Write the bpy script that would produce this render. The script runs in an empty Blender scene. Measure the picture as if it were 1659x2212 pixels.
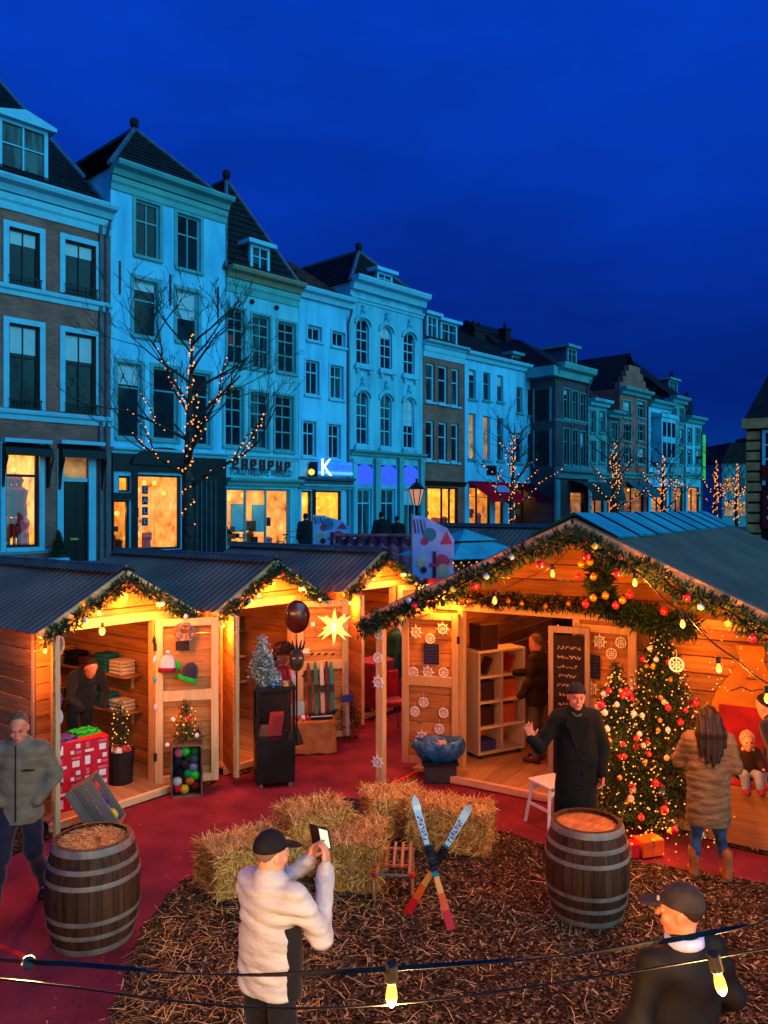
import bpy, math, random
import numpy as np
from mathutils import Vector, Matrix

sc = bpy.context.scene
col = sc.collection
# ---------------------------------------------------------------- camera
F, CX, CY, H = 1750.0, 829.5, 1100.0, 3.6      # focal length, principal point (1659 x 2212 frame), eye height above the market floor
cam_d = bpy.data.cameras.new('camera'); cam = bpy.data.objects.new('camera', cam_d); col.objects.link(cam)
cam.location = (0, 0, H); cam.rotation_euler = (math.radians(90), 0, 0)
cam_d.sensor_fit = 'HORIZONTAL'; cam_d.sensor_width = 36.0; cam_d.lens = 36.0 * F / 1659
cam_d.shift_y = -6 / 1659; cam_d.clip_start = 0.05; cam_d.clip_end = 2000
sc.camera = cam
# ---------------------------------------------------------------- world: deep blue dusk sky, sun set behind the viewer
world = bpy.data.worlds.new('World'); sc.world = world; world.use_nodes = True
wn, wl = world.node_tree.nodes, world.node_tree.links
for n in list(wn): wn.remove(n)
w_out = wn.new('ShaderNodeOutputWorld'); w_bg = wn.new('ShaderNodeBackground')
w_tc = wn.new('ShaderNodeTexCoord'); w_sep = wn.new('ShaderNodeSeparateXYZ')
w_sky = wn.new('ShaderNodeTexSky'); w_sky.sky_type = 'NISHITA'; w_sky.sun_disc = False
w_sky.sun_elevation = math.radians(-4.0); w_sky.sun_rotation = math.radians(150)
w_ramp = wn.new('ShaderNodeValToRGB'); w_noise = wn.new('ShaderNodeTexNoise'); w_mix = wn.new('ShaderNodeMix'); w_add = wn.new('ShaderNodeMix')
wl.new(w_tc.outputs['Generated'], w_sep.inputs[0]); wl.new(w_sep.outputs['Z'], w_ramp.inputs[0])
cr = w_ramp.color_ramp
cr.elements[0].position = 0.0; cr.elements[0].color = (0.002, 0.045, 0.25, 1)
cr.elements[1].position = 0.80; cr.elements[1].color = (0.001, 0.068, 0.70, 1)
for p, c in ((0.12, (0.0006, 0.018, 0.205, 1)), (0.28, (0.0006, 0.028, 0.34, 1)), (0.50, (0.0008, 0.050, 0.58, 1))):
    e = cr.elements.new(p); e.color = c
w_map = wn.new('ShaderNodeMapping'); w_map.inputs['Scale'].default_value = (2.2, 2.2, 7)
wl.new(w_tc.outputs['Generated'], w_map.inputs[0]); wl.new(w_map.outputs[0], w_noise.inputs['Vector'])
w_noise.inputs['Scale'].default_value = 1.3; w_noise.inputs['Detail'].default_value = 6; w_noise.inputs['Roughness'].default_value = 0.55
w_mr = wn.new('ShaderNodeMapRange'); w_mr.inputs[1].default_value = 0.3; w_mr.inputs[2].default_value = 0.75
w_mr.inputs[3].default_value = 0.76; w_mr.inputs[4].default_value = 1.24
wl.new(w_noise.outputs['Fac'], w_mr.inputs[0])
w_mix.data_type = 'RGBA'; w_mix.blend_type = 'MULTIPLY'; w_mix.inputs[0].default_value = 1.0
wl.new(w_ramp.outputs[0], w_mix.inputs[6]); wl.new(w_mr.outputs[0], w_mix.inputs[7])
w_add.data_type = 'RGBA'; w_add.blend_type = 'MIX'; w_add.inputs[0].default_value = 0.04
wl.new(w_mix.outputs[2], w_add.inputs[6]); wl.new(w_sky.outputs[0], w_add.inputs[7])
wl.new(w_add.outputs[2], w_bg.inputs[0]); w_bg.inputs[1].default_value = 1.0
wl.new(w_bg.outputs[0], w_out.inputs[0])
# the afterglow of the set sun, broad and cool
sun_d = bpy.data.lights.new('sun', 'SUN'); sun = bpy.data.objects.new('sun', sun_d); col.objects.link(sun)
sun_d.energy = 2.25; sun_d.angle = math.radians(60); sun_d.color = (0.15, 0.80, 1.0)
sun.rotation_euler = Vector((-0.68, 0.64, -0.30)).to_track_quat('-Z', 'Y').to_euler()
# ---------------------------------------------------------------- exposure and render
sc.view_settings.view_transform = 'Standard'; sc.view_settings.look = 'None'
sc.view_settings.exposure = 0.0; sc.view_settings.gamma = 1.0
sc.cycles.use_denoising = True; sc.cycles.denoiser = 'OPENIMAGEDENOISE'
sc.cycles.max_bounces = 6; sc.cycles.diffuse_bounces = 3; sc.cycles.glossy_bounces = 3
sc.cycles.transmission_bounces = 4; sc.cycles.transparent_max_bounces = 8
sc.cycles.sample_clamp_indirect = 4.0; sc.cycles.caustics_reflective = False; sc.cycles.caustics_refractive = False
sc.cycles.use_adaptive_sampling = True; sc.cycles.adaptive_threshold = 0.015

# ================================================================ helpers
R = random.Random(7)
def lin(r, g, b):
    f = lambda c: (c / 255 / 12.92) if c / 255 <= 0.04045 else ((c / 255 + 0.055) / 1.055) ** 2.4
    return (f(r), f(g), f(b))
def ray(x, y): return Vector(((x - CX) / F, 1.0, -(y - CY) / F))
def G(x, y, z=0.0):                              # pixel -> the point at height z
    d = ray(x, y); t = (z - H) / d.z
    return Vector((d.x * t, t, z))
def PY(x, y, Y):                                 # pixel -> the point at depth Y
    d = ray(x, y); return Vector((d.x * Y, Y, H + d.z * Y))

MATS = {}
def mat(name, c, c2=None, rough=0.75, scale=6.0, bump=0.0, metal=0.0, detail=5, stretch=(1, 1, 1), emit=None, es=0.0, spec=0.22,
        bscale=None, mid=(0.35, 0.65), sheen=0.0, coat=0.0, rvar=0.12):
    if name in MATS: return MATS[name]
    m = bpy.data.materials.new(name); m.use_nodes = True; MATS[name] = m
    nt = m.node_tree; N, L = nt.nodes, nt.links; b = N['Principled BSDF']
    c = tuple(c) + (1,)
    c2 = tuple(x * 0.72 for x in c[:3]) + (1,) if c2 is None else tuple(c2) + (1,)
    tc = N.new('ShaderNodeTexCoord'); mp = N.new('ShaderNodeMapping'); mp.inputs['Scale'].default_value = stretch
    L.new(tc.outputs['Object'], mp.inputs[0])
    nz = N.new('ShaderNodeTexNoise'); nz.inputs['Scale'].default_value = scale; nz.inputs['Detail'].default_value = detail
    L.new(mp.outputs[0], nz.inputs['Vector'])
    rp = N.new('ShaderNodeValToRGB'); rp.color_ramp.elements[0].position = mid[0]; rp.color_ramp.elements[1].position = mid[1]
    rp.color_ramp.elements[0].color = c2; rp.color_ramp.elements[1].color = c
    L.new(nz.outputs['Fac'], rp.inputs[0]); L.new(rp.outputs[0], b.inputs['Base Color'])
    b.inputs['Metallic'].default_value = metal; b.inputs['Specular IOR Level'].default_value = spec
    rr = N.new('ShaderNodeMapRange'); rr.inputs[3].default_value = max(0.02, rough - rvar); rr.inputs[4].default_value = min(1, rough + rvar)
    L.new(nz.outputs['Fac'], rr.inputs[0]); L.new(rr.outputs[0], b.inputs['Roughness'])
    if sheen: b.inputs['Sheen Weight'].default_value = sheen
    if coat: b.inputs['Coat Weight'].default_value = coat; b.inputs['Coat Roughness'].default_value = 0.15
    if bump:
        n2 = N.new('ShaderNodeTexNoise'); n2.inputs['Scale'].default_value = bscale or scale * 4; n2.inputs['Detail'].default_value = 4
        L.new(mp.outputs[0], n2.inputs['Vector'])
        bp = N.new('ShaderNodeBump'); bp.inputs['Strength'].default_value = min(1, bump * 3); bp.inputs['Distance'].default_value = bump * 0.1
        L.new(n2.outputs['Fac'], bp.inputs['Height']); L.new(bp.outputs[0], b.inputs['Normal'])
    if emit is not None:
        b.inputs['Emission Color'].default_value = tuple(emit) + (1,); b.inputs['Emission Strength'].default_value = es
    return m
def glow(name, c, s, sample=False):              # a lit bulb or lit panel
    if name in MATS: return MATS[name]
    m = mat(name, (0.2, 0.15, 0.1), emit=c, es=s)
    try: m.cycles.emission_sampling = 'AUTO' if sample else 'NONE'
    except Exception: pass
    return m
def wood(name, c, c2, rough=0.7, axis=0, scale=3.0, knots=True, coat=0.0):
    """planks: grain stretched along the local axis, each object its own tone, a few knots"""
    if name in MATS: return MATS[name]
    m = bpy.data.materials.new(name); m.use_nodes = True; MATS[name] = m
    N, L = m.node_tree.nodes, m.node_tree.links; b = N['Principled BSDF']
    tc = N.new('ShaderNodeTexCoord'); mp = N.new('ShaderNodeMapping'); st = [9.0, 9.0, 9.0]; st[axis] = 0.55
    mp.inputs['Scale'].default_value = st; oi = N.new('ShaderNodeObjectInfo')
    L.new(tc.outputs['Object'], mp.inputs[0])
    off = N.new('ShaderNodeCombineXYZ'); mu = N.new('ShaderNodeMath'); mu.operation = 'MULTIPLY'; mu.inputs[1].default_value = 37.0
    L.new(oi.outputs['Random'], mu.inputs[0]); L.new(mu.outputs[0], off.inputs[0]); L.new(mu.outputs[0], off.inputs[1]); L.new(off.outputs[0], mp.inputs['Location'])
    nz = N.new('ShaderNodeTexNoise'); nz.inputs['Scale'].default_value = scale; nz.inputs['Detail'].default_value = 6; nz.inputs['Distortion'].default_value = 0.6
    L.new(mp.outputs[0], nz.inputs['Vector'])
    rp = N.new('ShaderNodeValToRGB'); rp.color_ramp.elements[0].position = 0.33; rp.color_ramp.elements[1].position = 0.68
    rp.color_ramp.elements[0].color = tuple(c2) + (1,); rp.color_ramp.elements[1].color = tuple(c) + (1,)
    L.new(nz.outputs['Fac'], rp.inputs[0])
    hs = N.new('ShaderNodeHueSaturation'); mr = N.new('ShaderNodeMapRange'); mr.inputs[3].default_value = 0.72; mr.inputs[4].default_value = 1.2
    L.new(oi.outputs['Random'], mr.inputs[0]); L.new(mr.outputs[0], hs.inputs['Value']); L.new(rp.outputs[0], hs.inputs['Color'])
    last = hs.outputs[0]
    if knots:
        vo = N.new('ShaderNodeTexVoronoi'); mp2 = N.new('ShaderNodeMapping'); s2 = [4.5, 4.5, 4.5]; s2[axis] = 1.6
        mp2.inputs['Scale'].default_value = s2; L.new(tc.outputs['Object'], mp2.inputs[0]); L.new(off.outputs[0], mp2.inputs['Location'])
        L.new(mp2.outputs[0], vo.inputs['Vector']); vo.inputs['Scale'].default_value = 1.0
        kr = N.new('ShaderNodeValToRGB'); kr.color_ramp.elements[0].position = 0.03; kr.color_ramp.elements[1].position = 0.10
        kr.color_ramp.elements[0].color = (0.35, 0.25, 0.2, 1); kr.color_ramp.elements[1].color = (1, 1, 1, 1)
        L.new(vo.outputs['Distance'], kr.inputs[0])
        mx = N.new('ShaderNodeMix'); mx.data_type = 'RGBA'; mx.blend_type = 'MULTIPLY'; mx.inputs[0].default_value = 0.85
        L.new(last, mx.inputs[6]); L.new(kr.outputs[0], mx.inputs[7]); last = mx.outputs[2]
    L.new(last, b.inputs['Base Color']); b.inputs['Roughness'].default_value = rough; b.inputs['Specular IOR Level'].default_value = 0.2
    bp = N.new('ShaderNodeBump'); bp.inputs['Strength'].default_value = 0.35; bp.inputs['Distance'].default_value = 0.004
    L.new(nz.outputs['Fac'], bp.inputs['Height']); L.new(bp.outputs[0], b.inputs['Normal'])
    if coat: b.inputs['Coat Weight'].default_value = coat
    return m
def brickmat(name, c, c2, mortar):
    if name in MATS: return MATS[name]
    m = bpy.data.materials.new(name); m.use_nodes = True; MATS[name] = m
    N, L = m.node_tree.nodes, m.node_tree.links; b = N['Principled BSDF']
    tc = N.new('ShaderNodeTexCoord'); sx = N.new('ShaderNodeSeparateXYZ'); cx = N.new('ShaderNodeCombineXYZ'); ad = N.new('ShaderNodeMath')
    L.new(tc.outputs['Object'], sx.inputs[0]); L.new(sx.outputs[0], ad.inputs[0]); L.new(sx.outputs[1], ad.inputs[1])
    L.new(ad.outputs[0], cx.inputs[0]); L.new(sx.outputs[2], cx.inputs[1])
    br = N.new('ShaderNodeTexBrick'); br.inputs['Scale'].default_value = 1.0; br.inputs['Brick Width'].default_value = 0.22
    br.inputs['Row Height'].default_value = 0.065; br.inputs['Mortar Size'].default_value = 0.008
    br.inputs['Color1'].default_value = tuple(c) + (1,); br.inputs['Color2'].default_value = tuple(c2) + (1,); br.inputs['Mortar'].default_value = tuple(mortar) + (1,)
    L.new(cx.outputs[0], br.inputs['Vector'])
    nz = N.new('ShaderNodeTexNoise'); nz.inputs['Scale'].default_value = 1.1; nz.inputs['Detail'].default_value = 6; L.new(tc.outputs['Object'], nz.inputs['Vector'])
    mr = N.new('ShaderNodeMapRange'); mr.inputs[1].default_value = 0.3; mr.inputs[2].default_value = 0.7; mr.inputs[3].default_value = 0.6; mr.inputs[4].default_value = 1.2; L.new(nz.outputs['Fac'], mr.inputs[0])
    mx = N.new('ShaderNodeMix'); mx.data_type = 'RGBA'; mx.blend_type = 'MULTIPLY'; mx.inputs[0].default_value = 1.0
    L.new(br.outputs['Color'], mx.inputs[6]); L.new(mr.outputs[0], mx.inputs[7]); L.new(mx.outputs[2], b.inputs['Base Color'])
    b.inputs['Roughness'].default_value = 0.9
    bp = N.new('ShaderNodeBump'); bp.inputs['Strength'].default_value = 0.5; bp.inputs['Distance'].default_value = 0.01; bp.invert = True
    L.new(br.outputs['Fac'], bp.inputs['Height']); L.new(bp.outputs[0], b.inputs['Normal'])
    return m
def glassmat(name='clear_glass', tint=(0.9, 0.95, 1.0)):
    if name in MATS: return MATS[name]
    m = bpy.data.materials.new(name); m.use_nodes = True; MATS[name] = m
    N, L = m.node_tree.nodes, m.node_tree.links
    for n in list(N): N.remove(n)
    o = N.new('ShaderNodeOutputMaterial'); t = N.new('ShaderNodeBsdfTransparent'); g = N.new('ShaderNodeBsdfGlossy'); mx = N.new('ShaderNodeMixShader'); lw = N.new('ShaderNodeLayerWeight')
    t.inputs[0].default_value = tuple(tint) + (1,); g.inputs['Roughness'].default_value = 0.03; lw.inputs[0].default_value = 0.5
    pw = N.new('ShaderNodeMath'); pw.operation = 'POWER'; pw.inputs[1].default_value = 4.0; mr = N.new('ShaderNodeMapRange'); mr.inputs[3].default_value = 0.03; mr.inputs[4].default_value = 0.6
    L.new(lw.outputs['Facing'], pw.inputs[0]); L.new(pw.outputs[0], mr.inputs[0]); L.new(mr.outputs[0], mx.inputs[0]); L.new(t.outputs[0], mx.inputs[1]); L.new(g.outputs[0], mx.inputs[2]); L.new(mx.outputs[0], o.inputs[0])
    return m

class MB:
    """collects shapes; build() links them as ONE mesh object"""
    def __init__(s): s.v, s.f, s.m, s.n = [], [], [], 0
    def add(s, vs, fs, m=0):
        o = s.n; s.v += [tuple(v) for v in vs]; s.n += len(vs)
        for f in fs: s.f.append(tuple(i + o for i in f)); s.m.append(m)
        return s
    def box(s, x0, x1, y0, y1, z0, z1, m=0):
        return s.add([(x0, y0, z0), (x1, y0, z0), (x1, y1, z0), (x0, y1, z0), (x0, y0, z1), (x1, y0, z1), (x1, y1, z1), (x0, y1, z1)],
                     [(0, 3, 2, 1), (4, 5, 6, 7), (0, 1, 5, 4), (1, 2, 6, 5), (2, 3, 7, 6), (3, 0, 4, 7)], m)
    def cbox(s, x0, x1, y0, y1, z0, z1, c=0.004, m=0):     # a box with chamfered vertical and horizontal edges
        X, Y, Z = (x0, x1), (y0, y1), (z0, z1); vs = []; idx = {}
        for i in (0, 1):
            for j in (0, 1):
                for k in (0, 1):
                    sx, sy, sz = (1, -1)[i], (1, -1)[j], (1, -1)[k]
                    for a, (dx, dy, dz) in enumerate(((0, 1, 1), (1, 0, 1), (1, 1, 0))):
                        idx[i, j, k, a] = len(vs); vs.append((X[i] + sx * c * dx, Y[j] + sy * c * dy, Z[k] + sz * c * dz))
        fs = []
        for a in range(3):                                  # six faces
            for w in (0, 1):
                q = []
                for p, r in ((0, 0), (1, 0), (1, 1), (0, 1)):
                    t = [p, r]; t.insert(a, w); q.append(idx[t[0], t[1], t[2], a])
                fs.append(tuple(q))
        for a, b_, c_ in ((0, 1, 2), (0, 2, 1), (1, 2, 0)):  # twelve edges along the third axis
            for p in (0, 1):
                for r in (0, 1):
                    def key(w, ax):
                        t = [0, 0, 0]; t[a] = p; t[b_] = r; t[c_] = w; return idx[t[0], t[1], t[2], ax]
                    fs.append((key(0, a), key(1, a), key(1, b_), key(0, b_)))
        for i in (0, 1):
            for j in (0, 1):
                for k in (0, 1): fs.append((idx[i, j, k, 0], idx[i, j, k, 1], idx[i, j, k, 2]))
        return s.add(vs, fs, m)
    def obox(s, c, ax, ay, az, m=0):            # centre and three half-axis vectors
        c, ax, ay, az = Vector(c), Vector(ax), Vector(ay), Vector(az)
        vs = [c + sx * ax + sy * ay + sz * az for sz in (-1, 1) for sx, sy in ((-1, -1), (1, -1), (1, 1), (-1, 1))]
        return s.add(vs, [(0, 3, 2, 1), (4, 5, 6, 7), (0, 1, 5, 4), (1, 2, 6, 5), (2, 3, 7, 6), (3, 0, 4, 7)], m)
    def bar(s, a, b, w, d, up=(0, 0, 1), m=0):  # a straight bar of section w x d
        a, b = Vector(a), Vector(b); t = (b - a); L_ = t.length; t.normalize(); u = Vector(up)
        sd = t.cross(u)
        if sd.length < 1e-4: sd = t.cross(Vector((1, 0, 0)))
        sd.normalize(); u = sd.cross(t).normalized()
        return s.obox((a + b) / 2, t * L_ / 2, sd * w / 2, u * d / 2, m)
    def tube(s, pts, rad, n=6, m=0, cap=True):
        pts = [Vector(p) for p in pts]; k = len(pts)
        if not hasattr(rad, '__len__'): rad = [rad] * k
        t0 = (pts[1] - pts[0]).normalized(); u = t0.orthogonal().normalized(); vs = []
        for i, p in enumerate(pts):
            t = (pts[min(i + 1, k - 1)] - pts[max(i - 1, 0)])
            t = t.normalized() if t.length > 1e-9 else t0
            u = u - t * u.dot(t); u = u.normalized() if u.length > 1e-6 else t.orthogonal().normalized(); w = t.cross(u)
            for j in range(n):
                a = 2 * math.pi * j / n; vs.append(p + (u * math.cos(a) + w * math.sin(a)) * rad[i])
        fs = [(i * n + j, i * n + (j + 1) % n, (i + 1) * n + (j + 1) % n, (i + 1) * n + j) for i in range(k - 1) for j in range(n)]
        if cap: fs += [tuple(range(n - 1, -1, -1)), tuple((k - 1) * n + j for j in range(n))]
        return s.add(vs, fs, m)
    def lathe(s, prof, n=20, m=0, c=(0, 0, 0), cap=(False, False)):
        vs = []; k = len(prof)
        for r, z in prof:
            for j in range(n):
                a = 2 * math.pi * j / n; vs.append((c[0] + r * math.cos(a), c[1] + r * math.sin(a), c[2] + z))
        fs = [(i * n + j, i * n + (j + 1) % n, (i + 1) * n + (j + 1) % n, (i + 1) * n + j) for i in range(k - 1) for j in range(n)]
        if cap[0]: fs.append(tuple(range(n - 1, -1, -1)))
        if cap[1]: fs.append(tuple((k - 1) * n + j for j in range(n)))
        return s.add(vs, fs, m)
    def ball(s, c, r, n=10, m=0, sz=(1, 1, 1)):
        k = max(4, n // 2); vs = [(c[0], c[1], c[2] - r * sz[2])]
        for i in range(1, k):
            p = math.pi * i / k
            for j in range(n):
                a = 2 * math.pi * j / n; vs.append((c[0] + r * sz[0] * math.sin(p) * math.cos(a), c[1] + r * sz[1] * math.sin(p) * math.sin(a), c[2] - r * sz[2] * math.cos(p)))
        vs.append((c[0], c[1], c[2] + r * sz[2])); fs = []
        for j in range(n): fs.append((0, 1 + (j + 1) % n, 1 + j)); fs.append((len(vs) - 1, 1 + (k - 2) * n + j, 1 + (k - 2) * n + (j + 1) % n))
        for i in range(k - 2):
            for j in range(n): a = 1 + i * n; fs.append((a + j, a + (j + 1) % n, a + n + (j + 1) % n, a + n + j))
        return s.add(vs, fs, m)
    def prism(s, poly, a, b, axis=1, m=0):      # outline in the plane of the other two axes, from a to b along axis
        n = len(poly); put = lambda p, t: {0: (t, p[0], p[1]), 1: (p[0], t, p[1]), 2: (p[0], p[1], t)}[axis]
        vs = [put(p, a) for p in poly] + [put(p, b) for p in poly]
        return s.add(vs, [tuple(range(n)), tuple(range(2 * n - 1, n - 1, -1))] + [(i, n + i, n + (i + 1) % n, (i + 1) % n) for i in range(n)], m)
    def build(s, name, mats, parent=None, smooth=False, loc=None, rot=None, fix=True):
        me = bpy.data.meshes.new(name); me.from_pydata(s.v, [], s.f)
        mats = mats if isinstance(mats, (list, tuple)) else [mats]
        for k in mats: me.materials.append(k)
        if len(mats) > 1: me.polygons.foreach_set('material_index', s.m)
        if smooth: me.polygons.foreach_set('use_smooth', [True] * len(s.f))
        me.update()
        if fix: fix_normals(me)
        return link(name, me, parent, loc, rot)
def fix_normals(me):
    import bmesh
    bm = bmesh.new(); bm.from_mesh(me); bmesh.ops.recalc_face_normals(bm, faces=bm.faces); bm.to_mesh(me); bm.free()
def link(name, me, parent=None, loc=None, rot=None):
    o = bpy.data.objects.new(name, me); col.objects.link(o)
    if parent is not None: o.parent = parent
    if loc is not None: o.location = loc
    if rot is not None: o.rotation_euler = rot
    return o
def tag(o, label, cat, group=None):
    o['label'] = label; o['category'] = cat
    if group: o['group'] = group
    return o
def struct(o): o['kind'] = 'structure'; return o
def stuff(o): o['kind'] = 'stuff'; return o
def thing(name, label, cat, loc=(0, 0, 0), rz=0.0, group=None):
    o = bpy.data.objects.new(name, None); col.objects.link(o); o.location = loc; o.rotation_euler = (0, 0, rz); o.empty_display_size = 0.2
    return tag(o, label, cat, group)
def lamp(name, loc, power, color=(1.0, 0.34, 0.045), size=0.04, parent=None):
    d = bpy.data.lights.new(name, 'POINT'); d.energy = power; d.color = color; d.shadow_soft_size = size
    o = bpy.data.objects.new(name, d); col.objects.link(o); o.location = loc
    if parent is not None: o.parent = parent
    return o
def textmesh(txt, size, depth=0.01):
    c = bpy.data.curves.new('t', 'FONT'); c.body = txt; c.size = size; c.extrude = depth / 2; c.align_x = 'CENTER'; c.align_y = 'CENTER'; c.resolution_u = 2
    o = bpy.data.objects.new('t', c); me = bpy.data.meshes.new_from_object(o); bpy.data.objects.remove(o); bpy.data.curves.remove(c)
    return me
def text(name, txt, size, m, parent, loc, rot=(math.pi / 2, 0, 0), depth=0.01):
    me = textmesh(txt, size, depth); me.materials.clear(); me.materials.append(m)
    return link(name, me, parent, loc, rot)
# ================================================================ setting: market floor on the water, quay, street, far ground
STREET = 1.7
U = Vector((0.684, 0.7296)).normalized(); NV = Vector((U.y, -U.x)); O2 = Vector((-10.4, 25.0)); FROT = math.atan2(U.y, U.x)
def fpt(s, off=0.0, z=0.0):
    p = O2 + U * s + NV * off; return Vector((p.x, p.y, z))
def s_of(px, off=0.0):
    k = (px - CX) / F; p = O2 + NV * off
    return (k * p.y - p.x) / (U.x - k * U.y)
def h_of(px, py, off=0.0):
    p = fpt(s_of(px, off), off); return H - (py - CY) / F * p.y
def back_pt(s, px, py):                          # point straight behind facade position s that shows at the pixel: (depth behind, z)
    k = (px - CX) / F; p = O2 + U * s; d = -NV
    y = (k * p.y - p.x) / (d.x - k * d.y); q = p + d * y
    return y, H - (py - CY) / F * q.y

def plate(name, poly, z0, z1, m):
    return MB().prism(poly, z0, z1, axis=2).build(name, m)
carpet = mat('carpet_red', lin(136, 48, 56), lin(98, 34, 42), rough=0.95, scale=2.2, bump=0.12, bscale=160, spec=0.08, mid=(0.3, 0.7))
# carpet darkened by wear: a second, finer tone comes from the noise above
q0 = fpt(-60, 8.5); q1 = fpt(160, 8.5)
floor_poly = [(-16, -1.0), (22, -1.0), (30, 22), (fpt(40, 8.8).x, fpt(40, 8.8).y), (fpt(-14, 8.8).x, fpt(-14, 8.8).y)]
struct(plate('market_floor', floor_poly, -0.25, 0.0, carpet))
water_m = mat('canal_water', (0.01, 0.02, 0.03), (0.008, 0.014, 0.02), rough=0.08, scale=2, bump=0.05, spec=0.6)
struct(plate('canal_water', [(-90, -30), (130, -30), (130, 120), (-90, 120)], -0.9, -0.75, water_m))
stone = mat('quay_stone', (0.20, 0.18, 0.16), (0.11, 0.10, 0.10), rough=0.9, scale=2, bump=0.1)
paving = mat('street_paving', (0.13, 0.085, 0.075), (0.075, 0.055, 0.055), rough=0.85, scale=5, bump=0.15, bscale=40)
def fpoly(s0, s1, o0, o1): return [(fpt(a, b).x, fpt(a, b).y) for a, b in ((s0, o0), (s1, o0), (s1, o1), (s0, o1))]
struct(plate('street', fpoly(-60, 900, 8.05, -700), 0.9, STREET, paving))
struct(plate('quay_kerb', fpoly(-60, 160, 8.5, 8.05), -1.2, STREET + 0.12, stone))
# far bank on the other side of the canal
struct(plate('far_bank', fpoly(34, 900, 60, 20), -1.2, STREET, paving))

# the wood-chip ground in front of the huts
MULCH = [(232, 2260), (262, 2120), (318, 1985), (420, 1880), (560, 1800), (720, 1752), (860, 1738), (1040, 1782), (1180, 1826), (1420, 1868), (1700, 1915), (2000, 1960), (2000, 2500), (1500, 2800), (600, 2800), (100, 2700)]
mpoly = [G(x, y) for x, y in MULCH]
mr_ = random.Random(3)
def rough_poly(pts, step=0.12, amp=0.05):
    out = []
    for i, p in enumerate(pts):
        q = pts[(i + 1) % len(pts)]; n = max(1, int((q - p).length / step))
        for k in range(n):
            t = k / n; out.append((p.x + (q.x - p.x) * t + mr_.uniform(-amp, amp), p.y + (q.y - p.y) * t + mr_.uniform(-amp, amp)))
    return out
mulch_m = mat('mulch_earth', lin(84, 64, 42), lin(32, 24, 16), rough=1.0, spec=0.05, scale=22, bump=0.9, bscale=60, mid=(0.36, 0.66))
def inside(x, y, poly):
    c = False; n = len(poly)
    for i in range(n):
        x1, y1 = poly[i][0], poly[i][1]; x2, y2 = poly[i - 1][0], poly[i - 1][1]
        if (y1 > y) != (y2 > y) and x < (x2 - x1) * (y - y1) / (y2 - y1) + x1: c = not c
    return c
strips = [[G(x, y) for x, y in MULCH],
          [G(x, y) for x, y in ((-60, 1900), (20, 1850), (110, 1810), (250, 1752), (350, 1712), (470, 1692), (470, 1660), (330, 1640), (-60, 1760))],
          [G(x, y) for x, y in ((995, 1668), (1130, 1706), (1230, 1730), (1330, 1775), (1480, 1802), (1700, 1862), (1700, 1780), (1400, 1690), (1005, 1635))],
          [G(x, y) for x, y in ((470, 1672), (540, 1672), (545, 1640), (470, 1640))]]
chip_v, chip_f, chip_m = [], [], []
def add_chip(x, y, z, l, w, rz, tilt, m):
    c, s = math.cos(rz), math.sin(rz); t = math.sin(tilt); o = len(chip_v)
    for a, b in ((-l, -w), (l, -w), (l, w), (-l, w)):
        chip_v.append((x + (a * c - b * s), y + (a * s + b * c), z + a * t + abs(t) * l + 0.003))
    chip_f.append((o, o + 1, o + 2, o + 3)); chip_m.append(m)
for k, poly in enumerate(strips):
    rp = rough_poly(poly, 0.12, 0.035 if k else 0.05)
    struct(plate('mulch_bed', rp, 0.0, 0.012 + 0.002 * k, mulch_m))
    xs = [p[0] for p in rp]; ys = [p[1] for p in rp]
    area = (min(max(xs), 6) - max(min(xs), -6)) * (min(max(ys), 12) - max(min(ys), 3.2))
    for _ in range(int(area * (2100 if k == 0 else 1500))):
        x = mr_.uniform(max(min(xs), -6), min(max(xs), 6)); y = mr_.uniform(max(min(ys), 3.2), min(max(ys), 12))
        if inside(x, y, rp):
            big = mr_.random() < 0.18
            add_chip(x, y, 0.012, mr_.uniform(0.006, 0.018) * (1.8 if big else 1), mr_.uniform(0.003, 0.007) * (1.5 if big else 1), mr_.uniform(0, 6.3), mr_.uniform(-0.5, 0.5), mr_.choice((0, 0, 0, 1, 1, 2, 3)))
for i in range(700):                             # stray chips on the carpet beside the bed
    e = mr_.choice(mpoly[:11]); x = e.x + mr_.gauss(0, 0.5); y = e.y + mr_.gauss(0, 0.4)
    add_chip(x, y, 0.001, mr_.uniform(0.006, 0.02), mr_.uniform(0.003, 0.007), mr_.uniform(0, 6.3), 0, mr_.choice((0, 1, 2)))
me = bpy.data.meshes.new('wood_chips'); me.from_pydata(chip_v, [], chip_f)
for n_, c_ in (('chip_brown', lin(108, 84, 52)), ('chip_dark', lin(56, 43, 28)), ('chip_tan', lin(180, 146, 96)), ('chip_red', lin(98, 76, 50))):
    me.materials.append(mat(n_, c_, rough=0.9, scale=30, spec=0.1))
me.polygons.foreach_set('material_index', chip_m)
stuff(tag(link('wood_chips', me), 'brown wood chips strewn over the ground between the huts', 'wood chips'))

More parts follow.
